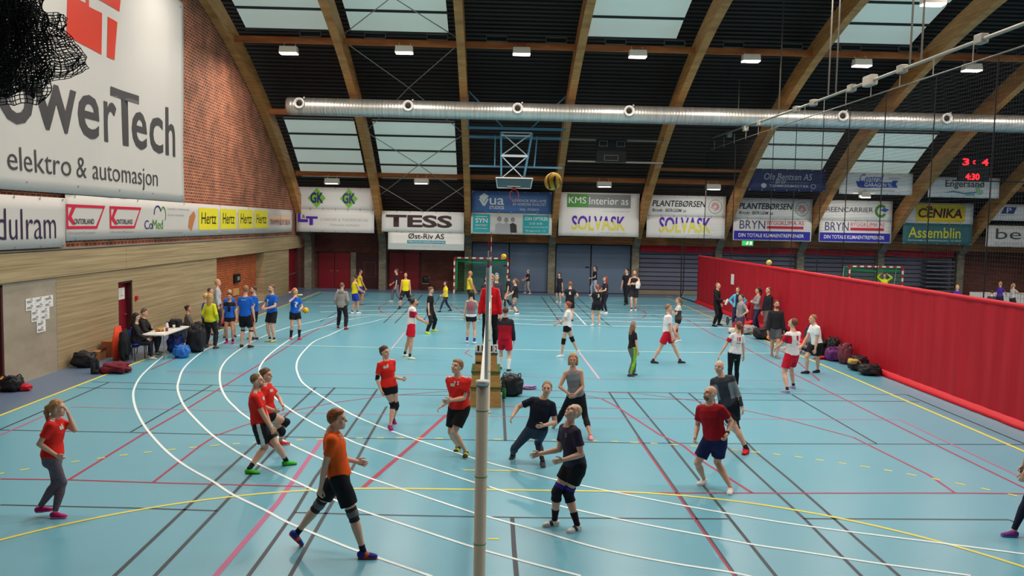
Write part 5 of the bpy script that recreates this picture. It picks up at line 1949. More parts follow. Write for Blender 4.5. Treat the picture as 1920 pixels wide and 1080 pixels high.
SKIN = {'l': (222, 172, 146), 'm': (206, 152, 124), 't': (186, 132, 100), 'd': (120, 80, 60)}
ARMS = {  # local wrist target (x outwards, y forwards, z up, for 1.8 m) and elbow hint
    'down': ((.25, .06, .86), (.4, -.3, 1.1)), 'back': ((.25, -.18, .93), (.35, -.5, 1.2)), 'swing': ((.23, .26, .98), (.35, -.3, 1.1)),
    'hip': ((.19, .05, 1.03), (.6, -.2, 1.2)), 'ready': ((.2, .34, 1.04), (.5, -.1, 1.0)), 'low': ((.2, .26, .86), (.5, -.2, 1.0)),
    'cross': ((-.06, .2, 1.19), (.5, .1, 1.05)), 'behind': ((.03, -.17, .95), (.5, -.3, 1.2)), 'pocket': ((.2, .1, .93), (.45, -.3, 1.1)),
    'chest': ((.03, .24, 1.22), (.5, .0, 1.1)), 'face': ((.07, .2, 1.52), (.5, .2, 1.15)), 'up': ((.22, .16, 1.78), (.55, .05, 1.6)),
    'hold': ((.1, .3, 1.08), (.45, -.1, 1.05)), 'side': ((.5, .1, 1.1), (.5, -.2, 1.3)), 'fwd': ((.16, .45, 1.2), (.5, 0, 1.1)),
    'knee': ((.2, .42, .56), (.5, .2, .8)),
}
ALLP = []


def person(label, x, y, H, yaw, look, arms=('down', 'down'), feet=None, lean=0.0, head=(0, 0), joints=None, v=0.014, group=None,
           sit=False, z0=0.0, crouch=0.0, props=None):
    """feet: world ((x, y, z) left, (x, y, z) right) sole points; head: (yaw offset, pitch) degrees; joints: world overrides"""
    s = H / 1.8
    J = {k: npv(p) for k, p in (joints or {}).items()}
    fem = look.get('fem', False)
    bw = look.get('build', 1.0)
    ya = math.radians(yaw)
    f = np.array([math.sin(ya), math.cos(ya), 0.0])
    r = np.array([f[1], -f[0], 0.0])
    up = np.array([0, 0, 1.0])
    org = np.array([x, y, z0])
    W = lambda a, b, c: org + (r * a + f * b) * s + up * c * s
    root = thing('person', label, 'person', (x, y, z0), group)
    # skeleton
    foot_yaw = {}
    if feet is None and not sit:
        feet = (W(-.12, 0, 0), W(.12, 0, 0))
    if sit:
        feet = feet or ((W(-.14, .75, 0), W(.14, .75, 0)) if sit == 'floor' else (W(-.13, .36, 0), W(.13, .44, 0)))
    feet = [npv(q) for q in feet]
    for q, side in zip(feet, 'LR'):
        if 'an' + side not in J:
            J['an' + side] = q + up * .085 * s
    if 'pel' not in J:
        mid = (J['anL'] + J['anR']) / 2
        sp = np.linalg.norm((J['anL'] - J['anR'])[:2]) / 2
        leg = .865 * s
        hz = math.sqrt(max(leg * leg - sp * sp * .9, .3)) - crouch * s
        lowest = min(J['anL'][2], J['anR'][2])
        J['pel'] = np.array([mid[0], mid[1], lowest + hz + .01])
        if sit:
            J['pel'] = W(0, 0, .12 if sit == 'floor' else .56)
    if 'neck' not in J:
        la = math.radians(lean)
        J['neck'] = J['pel'] + (up * math.cos(la) + f * math.sin(la)) * .555 * s
    if joints and 'pel' in joints and 'neck' in joints:
        J['pel'] = J['neck'] + nrm(J['pel'] - J['neck']) * .53 * s
    tu = nrm(J['neck'] - J['pel'])
    tr = nrm(r - tu * np.dot(r, tu))
    tf = np.cross(tu, tr)
    if 'head' not in J:
        hu = nrm(tu + up * .8)
        J['head'] = J['neck'] + hu * .19 * s + f * .025 * s
    sw = (.15 if fem else .172) * s * bw ** .5
    for sd, sg in (('L', -1), ('R', 1)):
        J.setdefault('sh' + sd, J['neck'] + tr * sg * sw - tu * .082 * s)
        J.setdefault('hip' + sd, J['pel'] + tr * sg * .09 * s - tu * .03 * s)
        if 'wr' + sd not in J:
            w_, h_ = ARMS[arms[0 if sd == 'L' else 1]]
            # arm presets move with the shoulder
            base = J['neck'] - up * 1.5 * s
            J['wr' + sd] = base + (r * w_[0] * sg + f * w_[1] + up * w_[2]) * s
            J.setdefault('el' + sd, base + (r * h_[0] * sg + f * h_[1] + up * h_[2]) * s)
        hint = J.get('el' + sd, J['sh' + sd] - up * .3)
        el = ik(J['sh' + sd], J['wr' + sd], .295 * s, .262 * s, J.get('el' + sd, J['sh' + sd] - up * .3 + r * sg * .2 - f * .2))
        J['el' + sd] = el
        d = J['wr' + sd] - J['sh' + sd]
        D = np.linalg.norm(d)
        if D > .6 * s:
            J['wr' + sd] = J['sh' + sd] + d / D * .6 * s
            J['el' + sd] = ik(J['sh' + sd], J['wr' + sd], .3 * s, .3 * s, hint)
        kh = J.get('kn' + sd, (J['hip' + sd] + J['an' + sd]) / 2 + f * .5 * s + r * sg * .08 * s + (up * .5 if sit else 0))
        J['kn' + sd] = ik(J['hip' + sd], J['an' + sd], .43 * s, .43 * s, kh)
    hy = math.radians(yaw + head[0])
    hp_ = math.radians(head[1])
    hf0 = np.array([math.sin(hy), math.cos(hy), 0])
    hf = hf0 * math.cos(hp_) + up * math.sin(hp_)
    hr = np.array([hf0[1], -hf0[0], 0])
    hu = np.cross(hr, hf)
    hc = J['head']
    # body parts
    P = {}
    b0 = J['pel'] - tu * .1 * s
    if fem:
        tor = [(0, .15, .1), (.16, .172, .12), (.42, .125, .095), (.68, .142, .115), (.86, .145, .09), (.96, .09, .066), (1, .06, .058)]
    else:
        tor = [(0, .14, .1), (.16, .163, .115), (.42, .148, .105), (.7, .172, .118), (.87, .175, .1), (.96, .1, .075), (1, .066, .064)]
    P['torso'] = Part(b0, J['neck'] - tu * .005, [(t, a * s * bw, b * s * bw) for t, a, b in tor], tr)
    for sd in 'LR':
        P['tz' + sd] = Part(J['neck'] - tu * .035 * s, J['sh' + sd] + tu * .006 * s, [(0, .055 * s), (.5, .047 * s), (1, .046 * s)])
    lw_ = (1.0 if fem else 1.05) * bw ** .7
    for sd in 'LR':
        am = (.88 if fem else 1.0) * bw ** .6
        P['ua' + sd] = Part(J['sh' + sd], J['el' + sd], [(0, .05 * s * am), (.2, .052 * s * am), (.6, .046 * s * am), (1, .037 * s * am)])
        P['fa' + sd] = Part(J['el' + sd], J['wr' + sd], [(0, .038 * s * am), (.25, .042 * s * am), (.7, .031 * s * am), (1, .025 * s * am)])
        P['th' + sd] = Part(J['hip' + sd], J['kn' + sd], [(0, .088 * s * lw_), (.3, .083 * s * lw_), (.75, .062 * s * lw_), (1, .053 * s * lw_)])
        P['sk' + sd] = Part(J['kn' + sd], J['an' + sd], [(0, .052 * s * lw_), (.12, .05 * s * lw_), (.33, .057 * s * lw_), (.65, .042 * s * lw_), (.9, .032 * s), (1, .034 * s)])
    allp = np.array([J[k] for k in J])
    lo, hi = allp.min(0) - .3 * s, allp.max(0) + .3 * s
    new = lambda: Fld(lo, hi, v)
    # ---- body
    B = new()
    P['torso'].put(B)
    for sd in 'LR':
        P['tz' + sd].put(B, k=.03 * s)
        P['ua' + sd].put(B, k=.03 * s)
        P['fa' + sd].put(B, k=.012)
        P['th' + sd].put(B, k=.035 * s)
        P['sk' + sd].put(B, k=.012)
    Part(J['neck'] - tu * .03 * s, hc - hu * .05 * s - hf * .012 * s, [(0, .06 * s), (.5, .052 * s), (1, .05 * s)]).put(B, k=.03)
    ax = (hr, hf, hu)
    L = lambda a, b, c: hc + (hr * a + hf * b + hu * c) * s
    ell(B, L(0, -.008, .018), ax, (.074 * s, .095 * s, .098 * s), .02)
    ell(B, L(0, .03, -.055), ax, (.052 * s, .058 * s, .062 * s), .025)
    ell(B, L(0, .062, -.092), ax, (.026 * s, .022 * s, .02 * s), .02)
    Part(L(0, .086, .018), L(0, .106, -.018), [(0, .009 * s), (1, .0145 * s)]).put(B, k=.012)
    for sg in (-1, 1):
        ell(B, L(.076 * sg, -.006, -.008), ax, (.012 * s, .02 * s, .032 * s), .008)
        ell(B, L(.034 * sg, .072, .034), ax, (.026 * s, .016 * s, .01 * s), .012)
        ell(B, L(.042 * sg, .06, -.03), ax, (.022 * s, .02 * s, .02 * s), .015)
    hand_tubes = []
    for sd, sg in (('L', -1), ('R', 1)):
        wv = J['wr' + sd]
        d = nrm(J['wr' + sd] - J['el' + sd])
        hd = look.get('hand' + sd)
        if hd is not None:
            d = nrm(d + npv(hd))
        inw = J['pel'] + tu * .2 - wv
        n = nrm(inw - d * np.dot(inw, d))
        wd = np.cross(d, n)
        if np.dot(wd, tf + up * .3) < 0:
            wd = -wd
        pal = Part(wv, wv + d * .085 * s, [(0, .025 * s, .02 * s), (.5, .036 * s, .016 * s), (1, .038 * s, .013 * s)], wd)
        pal.put(B, k=.012)
        cl = look.get('curl', .35)
        for i, (o, ln) in enumerate(((.028, .068), (.0095, .078), (-.0095, .072), (-.027, .056))):
            p0 = wv + (d * .078 + wd * o) * s
            p = [p0]
            for j, fr in enumerate((.42, .33, .25)):
                a = cl * (j + .6) + .06 * i
                dd = nrm(d * math.cos(a) + n * math.sin(a) + wd * o * 2.5)
                p.append(p[-1] + dd * ln * fr * s * 1.08)
            hand_tubes.append((p, [.0095 * s, .009 * s, .008 * s, .0055 * s]))
        p0 = wv + (d * .025 + wd * .028) * s
        p1 = p0 + nrm(d * .75 + wd * .75 + n * .15) * .035 * s
        p2 = p1 + nrm(d * .95 + wd * .35 + n * .3) * .03 * s
        p3 = p2 + nrm(d + n * .4) * .022 * s
        hand_tubes.append(([p0, p1, p2, p3], [.013 * s, .011 * s, .0095 * s, .006 * s]))
    V, Q = B.mesh()
    mb = MB()
    for p, rr in hand_tubes:
        mb.tube([tuple(q) for q in p], rr, 7 if v < .012 else 5)
    # face colours by position
    C = V[Q].mean(1) - hc
    lx, ly, lz = C @ hr / s, C @ hf / s, C @ hu / s
    mi = np.zeros(len(Q), int)
    fr = ly > .055
    g = max(0, (v - .008)) * .2
    mi[fr & (np.abs(np.abs(lx) - .033) < .0135 + g) & (np.abs(lz - .014) < .0062 + g)] = 1
    mi[fr & (np.abs(np.abs(lx) - .035) < .02 + g) & (np.abs(lz - .038) < .0052 + g)] = 2
    mi[fr & (np.abs(lx) < .025) & (np.abs(lz + .064) < .0075 + g)] = 3
    sk = look.get('skin', 'l')
    hc_ = look.get('hairc', (96, 66, 44))
    ms = [pm('skin_' + sk, SKIN[sk], .5, .06, 9, spec=.3), pm('eye_dark', (84, 66, 58), .3), pm('brow_%d_%d_%d' % hc_, tuple(int(c * .5 + k * .45) for c, k in zip(hc_, SKIN[sk])), .8),
          pm('lip_' + sk, tuple(int(c * m) for c, m in zip(SKIN[sk], (.86, .66, .64))), .5)]
    mk('body', V, Q, ms, root, mi, (mb.v, mb.f))
    # ---- hair
    st = look.get('hair', 'short')
    hm = pm('hair_%d_%d_%d' % hc_, hc_, .55, .22, 40)
    if st != 'bald':
        Hf = new()
        n = nrm(np.array([0, -.97, 1.0]))
        nb = nrm(np.array([0, -.6, .8]))
        if st == 'beanie':
            ell(Hf, L(0, -.008, .03), ax, (.09 * s, .11 * s, .112 * s), .01, [(nb, float(.004 * s))])
            ell(Hf, L(0, -.02, .12), ax, (.05 * s, .055 * s, .04 * s), .03)
        else:
            th_ = .0 if st == 'thin' else .012 if fem or st == 'thick' else .004
            ell(Hf, L(0, -.022, .034), ax, ((.08 + th_ * .7) * s, (.094 + th_) * s, (.094 + th_ * 1.1) * s), .01, [(n, float(-.02 * s))])
            if st == 'thick':
                ell(Hf, L(.015, .035, .095), ax, (.055 * s, .045 * s, .03 * s), .02)
            if not fem and st != 'thin':
                for sg in (-1, 1):
                    Part(L(.072 * sg, -.004, .04), L(.074 * sg, -.002, -.005), [(0, .016 * s), (1, .007 * s)]).put(Hf, k=.012)
        if st in ('pony', 'long', 'bun', 'bob'):
            ell(Hf, L(0, -.05, .0), ax, (.075 * s, .062 * s, .085 * s), .02)
        if st == 'pony':
            pts = [L(0, -.1, .05), L(0, -.15, .02), L(0, -.165, -.06), L(.01, -.15, -.2)]
            for a, b_, ra, rb_ in zip(pts, pts[1:], (.022, .034, .034), (.034, .034, .016)):
                Part(a, b_, [(0, ra * s), (1, rb_ * s)]).put(Hf, k=.015)
        if st == 'bun':
            ell(Hf, L(0, -.115, .06), ax, (.045 * s, .04 * s, .04 * s), .015)
        hat_field = None
        if st == 'beanie' and look.get('longhair'):
            hat_field, Hf = Hf, new()
        if st == 'long' or look.get('longhair'):
            Part(L(0, -.07, .0), L(0, -.1, -.3), [(0, .08 * s, .05 * s), (.5, .095 * s, .045 * s), (1, .07 * s, .03 * s)], hr).put(Hf, k=.03)
            for sg in (-1, 1):
                Part(L(.07 * sg, -.02, .0), L(.085 * sg, -.01, -.22), [(0, .026 * s), (.6, .03 * s), (1, .015 * s)]).put(Hf, k=.025)
        if st == 'bob':
            for sg in (-1, 1):
                Part(L(.07 * sg, -.02, .03), L(.078 * sg, .0, -.09), [(0, .03 * s), (1, .028 * s)]).put(Hf, k=.025)
        if hat_field is not None:
            Vh, Qh = Hf.mesh()
            mk('hair', Vh, Qh, [hm], root)
            Hf = hat_field
        Vh, Qh = Hf.mesh()
        if st != 'beanie':
            am = .0075 if v < .012 else .005
            for i in range(len(Vh)):
                q = Vh[i] - hc
                h = noise.noise(Vector((q[0] * 38, q[1] * 38, q[2] * 16))) + .7 * noise.noise(Vector((q[0] * 80, q[1] * 80, q[2] * 30)))
                Vh[i] += nrm(q + hu * .03) * h * am
        mk('woolly_hat' if st == 'beanie' else 'hair', Vh, Qh, [pm('hat_%d_%d_%d' % look['hat'], look['hat'], .9, .2, 30) if st == 'beanie' else hm], root)
    if look.get('beard'):
        Hf = new()
        ell(Hf, L(0, .034, -.06), ax, (.058 * s, .062 * s, .066 * s), .01, [((0, .45, -.89), float(.012 * s)), ((0, 1, 0), float(-.01 * s))])
        Vh, Qh = Hf.mesh()
        # keep the mouth free
        Cq = Vh[Qh].mean(1) - hc
        keep = ~((np.abs(Cq @ hr / s) < .022) & (np.abs(Cq @ hu / s + .066) < .007) & (Cq @ hf / s > .05))
        mk('beard', Vh, Qh[keep], [pm('beard_%d_%d_%d' % hc_, tuple(int(c * .62 + k * .3) for c, k in zip(hc_, SKIN[sk])), .8, .2, 60)], root)
    if look.get('band'):
        Hf = new()
        ell(Hf, L(0, -.012, .04), ax, (.09 * s, .11 * s, .1 * s), .01, [((0, -.2, .98), float(.02 * s)), ((0, .2, -.98), float(-.048 * s))])
        Vh, Qh = Hf.mesh()
        mk('headband', Vh, Qh, [pm('band_%d_%d_%d' % look['band'], look['band'], .7)], root)
    if look.get('glasses'):
        g_ = MB()
        for sg in (-1, 1):
            c0 = L(.034 * sg, .1, .014)
            g_.tube([tuple(c0 + (hr * .024 * math.cos(k * PI / 6) + hu * .018 * math.sin(k * PI / 6)) * s) for k in range(13)], .0028 * s, 5)
            g_.tube([tuple(L(.058 * sg, .098, .018)), tuple(L(.082 * sg, .0, .012))], .0025 * s, 5)
        g_.tube([tuple(L(-.01, .103, .016)), tuple(L(.01, .103, .016))], .0025 * s, 5)
        g_.build('glasses', m_black, root)
    # ---- clothes
    cm = lambda n_, c: pm('%s_%d_%d_%d' % ((n_,) + tuple(c)), c, .75, .1, 14, spec=.2)
    wob = .012 if v < .012 else .006
    bot = look.get('bottom')
    if bot:
        kind, col = bot[0], bot[1]
        F = new()
        loose = {'shorts': .026, 'trousers': .022, 'jeans': .014, 'leggings': .006, 'capri': .008, 'hot': .01, 'baggy': .036}[kind]
        P['torso'].put(F, .012, -.12, .34 if kind != 'hot' else .3, .01)
        for sd in 'LR':
            if kind == 'shorts':
                P['th' + sd].put(F, .012, None, bot[3] if len(bot) > 3 else .74, .04 * s, inf1=.05)
            elif kind == 'hot':
                P['th' + sd].put(F, .008, None, .34, .03 * s)
            else:
                P['th' + sd].put(F, loose * .7, None, None, .035 * s, inf1=loose)
                P['sk' + sd].put(F, loose, None, .55 if kind == 'capri' else .96, .02, inf1=loose * 1.2)
        Vb, Qb = F.mesh()
        mats = [pm('printed_leggings', (100, 84, 98), .75, .75, 55) if look.get('print') else cm('cloth', col)]
        mi = None
        if len(bot) > 2 and bot[2]:
            mats.append(cm('cloth', bot[2]))
            Cq = Vb[Qb].mean(1)
            mi = np.zeros(len(Qb), int)
            for sd, sg in (('L', -1), ('R', 1)):
                for pt_ in ('th', 'sk'):
                    q = Cq - P[pt_ + sd].a
                    t = q @ P[pt_ + sd].u / P[pt_ + sd].L
                    lat = q - np.outer(q @ P[pt_ + sd].u, P[pt_ + sd].u)
                    sidev = lat @ tr * sg
                    fwd = lat @ tf
                    ln = np.linalg.norm(lat, axis=1)
                    mi[(t > (-.2 if pt_ == 'th' else 0)) & (t < 1.05) & (ln < .17 * s) & (sidev > .055 * s) & (np.abs(fwd) < look.get('stripe', .03) * s)] = 1
        bo_ = mk({'shorts': 'shorts', 'hot': 'shorts', 'trousers': 'trousers', 'jeans': 'jeans', 'leggings': 'leggings', 'capri': 'capri_leggings', 'baggy': 'trousers'}[kind], Vb, Qb, mats, root, mi, wob=wob if kind not in ('leggings', 'hot', 'capri') else .004)
        if look.get('legnum'):
            decal(look['legnum'], bo_, P['thL'].a + P['thL'].u * .28 * s + tf * .3 * s - tr * .05, tr, up, -tf, .05 * s, (240, 240, 240), root)
    top = look.get('top')
    if top:
        kind, col = top[0], top[1]
        F = new()
        hem = look.get('hem', .12)
        fl = .03 if kind in ('tee', 'tank', 'vest') and not fem else .02
        if kind in ('hoodie', 'jacket', 'sweater'):
            fl = .034
        P['torso'].put(F, fl, hem, .965, .02, inf1=.012)
        for sd in 'LR':
            if kind not in ('tank', 'vest'):
                P['tz' + sd].put(F, .007, k=.03 * s)
            if kind == 'tee':
                P['ua' + sd].put(F, .006, None, .62, .03 * s, inf1=.026)
            elif kind in ('tank', 'vest'):
                P['ua' + sd].put(F, .008, None, .02, .03 * s)
            else:
                q = .006 if kind == 'skin' else .016 if kind == 'long' else .024
                P['ua' + sd].put(F, q * .6, None, None, .03 * s, inf1=q)
                P['fa' + sd].put(F, q, None, .95 if not look.get('rolled') else .45, .02)
        if kind in ('hoodie', 'jacket'):
            Part(J['neck'] - tu * .03 * s - tf * .015, J['neck'] + tu * .035 * s - tf * .02 * s, [(0, .085 * s), (1, .075 * s)]).put(F, 0, 0, 1, .02)
        if kind == 'hoodie':
            ell(F, J['neck'] - tf * .1 * s - tu * .02 * s, (tr, tf, tu), (.12 * s, .055 * s, .085 * s), .03)
        Vt, Qt = F.mesh()
        Cq = Vt[Qt].mean(1) - J['pel']
        tx, ty, tz = Cq @ tr / s, Cq @ tf / s, Cq @ tu / s
        mats = [cm('cloth', col)]
        mi = np.zeros(len(Qt), int)
        for rule, c in look.get('paint', ()):
            mats.append(cm('cloth', c))
            mi[rule(tx, ty, tz)] = len(mats) - 1
        to_ = mk({'tee': 'shirt', 'tank': 'tank_top', 'vest': 'vest', 'long': 'long_sleeved_shirt', 'skin': 'base_layer', 'hoodie': 'hoodie', 'jacket': 'jacket', 'sweater': 'sweater'}[kind], Vt, Qt, mats, root, mi, wob=wob)
        for t_, side, dz, hgt, c, dx in look.get('decals', ()):
            dirv = -tf if side == 'front' else tf
            rt = (-tr if side == 'front' else tr)
            decal(t_, to_, J['pel'] + tu * dz * s + tr * dx * s - dirv * .5, rt, tu, dirv, hgt * s, c, root)
        if look.get('chevron'):
            poly([(-.04, -.026), (.04, -.026), (.04, .026), (-.04, .026)], to_, J['pel'] + tu * .4 * s + tr * .07 * s + tf * .5, -tr, tu, -tf, s, (200, 204, 190), root, 'chest_badge')
            for sg in (-1, 1):
                for k in range(3):
                    c0 = J['neck'] + tr * sg * (.085 + .033 * k) * s + tu * .4 + tf * .01 * s
                    poly([(-.028, -.012), (0, .004), (.028, -.012), (.028, .006), (0, .022), (-.028, .006)], to_, c0, tf, tr * sg, -tu, s, (236, 236, 236), root, 'sleeve_chevron')
        if look.get('collar'):
            Fc = new()
            Part(J['neck'] - tu * .035 * s, J['neck'] + tu * .012 * s, [(0, .085 * s, .08 * s), (1, .068 * s, .066 * s)], tr).put(Fc, .008, 0, 1)
            Vc, Qc = Fc.mesh()
            mk('collar', Vc, Qc, [cm('cloth', look['collar'])], root)
    # ---- extras
    for nm, part, t0, t1, inf, col in look.get('wraps', ()):
        F = new()
        for sd in ('LR' if len(part) == 2 else part[2]):
            F = new()
            p0 = part[:2]
            if p0 == 'kn':
                P['th' + sd].put(F, inf, t0, None, .02)
                P['sk' + sd].put(F, inf, None, t1, .02)
            else:
                P[p0 + sd].put(F, inf, t0, t1, .02)
            Vw, Qw = F.mesh()
            mk(nm, Vw, Qw, [cm('cloth', col)], root)
    # ---- shoes
    sc_ = look.get('shoes', ((60, 60, 64), (230, 230, 230)))
    sv = min(v, .011)
    for sd, sg in (('L', -1), ('R', 1)):
        an = J['an' + sd]
        if 'toe' + sd in J:
            td = nrm(J['toe' + sd] - an)
            fw_ = nrm(np.array([td[0], td[1], 0]) if np.hypot(td[0], td[1]) > .05 else f)
            pit = J.get('pit' + sd, np.zeros(1))[0] if False else 0
        else:
            fw_ = nrm(f + r * sg * .22)
        lift = an[2] - z0 - .085 * s
        pit = look.get('pitch' + sd, 0)
        if pit:
            a = math.radians(pit)
            fd = fw_ * math.cos(a) - up * math.sin(a)
        else:
            fd = fw_
        fr_ = np.cross(fd, up)
        fr_ = nrm(fr_)
        fu = np.cross(fr_, fd)
        S_ = Fld(an - .3 * s, an + .3 * s, sv)
        Lq = lambda a, b, c: an + (fr_ * a + fd * b + fu * c) * s
        Part(Lq(0, -.035, -.045), Lq(0, .15, -.06), [(0, .038 * s, .042 * s), (.45, .043 * s, .04 * s), (.8, .046 * s, .03 * s), (1, .036 * s, .024 * s)], fr_).put(S_, 0, None, None)
        Part(Lq(0, -.02, .0), Lq(0, .01, -.05), [(0, .042 * s), (1, .044 * s)]).put(S_, 0, .1, None, .03)
        Part(Lq(0, -.05, -.077), Lq(0, .165, -.077), [(0, .036 * s, .01 * s), (.3, .038 * s, .01 * s), (.75, .048 * s, .01 * s), (1, .034 * s, .01 * s)], fr_).put(S_, 0, None, None, .006)
        Vs, Qs = S_.mesh()
        hloc = (Vs - an) @ fu / s
        low = hloc < -.085
        Vs[low] += np.outer((-.085 - hloc[low]) * s, fu)
        Cq = (Vs[Qs].mean(1) - an)
        mi = (Cq @ fu / s < -.066).astype(int)
        mats = [cm('shoe', sc_[0]), cm('sole', sc_[1])]
        if len(sc_) > 2:
            mats.append(cm('shoe', sc_[2]))
            yy = Cq @ fd / s
            mi[(mi == 0) & (np.abs(yy - .05 - .25 * (Cq @ fu / s + .05)) < .022)] = 2
        mk('shoe', Vs, Qs, mats, root, mi)
    ALLP.append((label, J))
    return root


def decal(t, target, origin, ax, ay, direction, h, col, root):
    vs, fs = text2d(t, .03)
    wd = h * .62 * max(1, len(t) * .85)
    pts = [((x - .5) * wd, (y - .5) * h) for x, y in vs]
    cast(pts, fs, target, origin, ax, ay, direction, col, root, 'number' if t.isdigit() or t == '?' else 'lettering')


def poly(pts, target, origin, ax, ay, direction, s, col, root, name='badge'):
    cast([(a * s, b * s) for a, b in pts], [tuple(range(len(pts)))], target, origin, ax, ay, direction, col, root, name)


def cast(pts, fs, target, origin, ax, ay, direction, col, root, name):
    me = target.data
    bvh = BVHTree.FromPolygons([v.co for v in me.vertices], [tuple(p.vertices) for p in me.polygons])
    base = npv(root.location)
    out = []
    last = None
    for a, b in pts:
        o = npv(origin) + npv(ax) * a + npv(ay) * b - base
        hit = bvh.ray_cast(Vector(o), Vector(npv(direction)), 2.0)
        if hit[0] is not None:
            last = npv(hit[0]) - npv(direction) * .007
        if last is None:
            last = o + npv(direction) * .35
        out.append(last)
    mb = MB()
    mb.add([tuple(p + base) for p in out], fs)
    mb.build(name, pm('print_%d_%d_%d' % col, col, .6, .03), target)
person('woman in red jersey and patterned grey leggings at the left, hand raised to her face', -6.03, 4.61, 1.68, 78, dict(fem=True, print=True, build=1.12, hair='pony', hairc=(176, 130, 84), top=('tee', (226, 42, 34)), bottom=('leggings', (78, 66, 78)), shoes=((190, 30, 110), (236, 150, 190)), chevron=True, decals=[('5', 'front', .42, .06, (240, 240, 240), .05), ('M', 'front', .05, .03, (240, 240, 240), -.1)], badge=1, curl=.5), ('down', 'down'), feet=((-6.18, 4.70, 0.00), (-5.87, 4.51, 0.00)), head=(10, 2), joints={'anL': (-6.13, 4.61, 0.14), 'anR': (-5.91, 4.57, 0.08), 'pel': (-5.96, 4.61, 0.76), 'neck': (-5.91, 4.61, 1.37), 'head': (-5.86, 4.61, 1.49), 'wrR': (-5.83, 4.46, 0.90), 'elR': (-6.05, 4.41, 1.07), 'wrL': (-5.78, 4.71, 1.40), 'elL': (-5.65, 4.71, 1.22), 'knR': (-5.85, 4.61, 0.47), 'knL': (-5.92, 4.61, 0.51)}, v=0.0085)
person('man in orange jersey and black shorts with knee braces striding to the right, foreground', -1.99, 3.42, 1.83, 82, dict(hair='thick', hairc=(142, 84, 46), top=('tee', (238, 92, 26)), bottom=('shorts', (26, 26, 30)), shoes=((40, 60, 150), (214, 70, 40), (220, 90, 50)), wraps=[('knee_brace', 'kn', .82, .2, .009, (48, 46, 50)), ('brace_strap', 'kn', .9, .05, .012, (110, 106, 108)), ('sock', 'sk', .84, None, .006, (30, 30, 34))], decals=[('o', 'front', .45, .07, (200, 200, 170), .07)], curl=.5, pitchL=48), ('down', 'down'), feet=((-1.57, 3.34, 0.00), (-2.41, 3.50, 0.11)), head=(8, 2), joints={'anR': (-1.58, 3.34, 0.09), 'anL': (-2.45, 3.67, 0.18), 'pel': (-1.86, 3.42, 0.84), 'neck': (-1.98, 3.42, 1.55), 'head': (-1.91, 3.42, 1.68), 'wrR': (-2.10, 3.30, 0.81), 'elR': (-2.07, 3.22, 1.09), 'wrL': (-1.73, 3.72, 1.08), 'elL': (-1.84, 3.67, 1.12), 'knR': (-1.59, 3.42, 0.51), 'knL': (-2.04, 3.42, 0.50)}, v=0.0085)
person('balding man in red jersey and black shorts with bright green shoes, leaning forward', -3.66, 6.85, 1.80, 80, dict(hair='thin', hairc=(120, 92, 66), beard=True, top=('tee', (226, 42, 34)), bottom=('shorts', (34, 32, 34), (222, 222, 222)), shoes=((70, 190, 50), (40, 60, 40)), chevron=True, wraps=[('sock', 'sk', .78, None, .006, (30, 30, 34))], curl=.6), ('down', 'down'), feet=((-3.91, 6.60, 0.00), (-3.41, 7.09, 0.00)), head=(5, 4), joints={'anR': (-3.92, 6.66, 0.08), 'anL': (-3.45, 7.14, 0.08), 'pel': (-3.79, 6.85, 0.67), 'neck': (-3.87, 6.85, 1.31), 'head': (-3.84, 6.85, 1.47), 'wrR': (-3.60, 6.75, 0.73), 'elR': (-3.77, 6.60, 0.92), 'wrL': (-3.65, 7.00, 0.64), 'elL': (-3.76, 7.10, 0.86), 'knR': (-3.79, 6.85, 0.32), 'knL': (-3.50, 6.85, 0.39)}, v=0.0085)
person('woman in red jersey with black knee pads just behind the balding man', -3.86, 8.00, 1.72, 90, dict(fem=True, hair='bun', hairc=(104, 76, 54), top=('tee', (226, 42, 34)), bottom=('hot', (28, 28, 32)), shoes=((220, 60, 66), (240, 240, 240)), chevron=True, wraps=[('knee_pad', 'kn', .8, .2, .014, (30, 30, 40))], curl=.5, pitchR=30), ('down', 'down'), feet=((-3.86, 8.26, 0.00), (-3.86, 7.75, 0.14)), head=(15, 0), joints={'anL': (-3.86, 8.39, 0.08), 'anR': (-3.93, 8.00, 0.18), 'pel': (-3.98, 8.00, 0.76), 'neck': (-4.01, 8.00, 1.21), 'head': (-4.00, 8.00, 1.35), 'wrL': (-3.71, 7.95, 0.82), 'elL': (-3.82, 8.10, 0.92), 'wrR': (-3.84, 7.80, 0.78), 'elR': (-3.97, 7.80, 0.95), 'knL': (-3.79, 8.00, 0.49), 'knR': (-3.89, 8.00, 0.47)}, v=0.0085)
person('woman in red jersey with a black elbow sleeve, knee pads and purple shoes, mid step', -2.02, 9.78, 1.73, 150, dict(fem=True, hair='bun', hairc=(70, 46, 40), top=('tee', (226, 42, 34)), bottom=('hot', (26, 26, 30)), shoes=((150, 30, 110), (230, 170, 200)), chevron=True, wraps=[('knee_pad', 'kn', .8, .22, .014, (28, 28, 36)), ('elbow_sleeve', 'uaR', .7, None, .008, (28, 28, 28))], decals=[('5', 'front', .42, .06, (236, 236, 236), .02)], curl=.45, pitchL=40), ('down', 'down'), feet=((-2.03, 9.61, 0.00), (-2.01, 9.95, 0.07)), head=(-25, 0), joints={'anR': (-2.04, 9.67, 0.08), 'anL': (-2.03, 10.13, 0.12), 'pel': (-2.08, 9.78, 0.74), 'neck': (-2.15, 9.78, 1.36), 'head': (-2.17, 9.78, 1.51), 'wrR': (-2.21, 9.58, 0.78), 'elR': (-2.37, 9.73, 0.99), 'wrL': (-1.82, 9.68, 1.00), 'elL': (-1.95, 9.78, 1.05), 'knR': (-2.03, 9.78, 0.38), 'knL': (-1.91, 9.78, 0.40)}, v=0.0085)
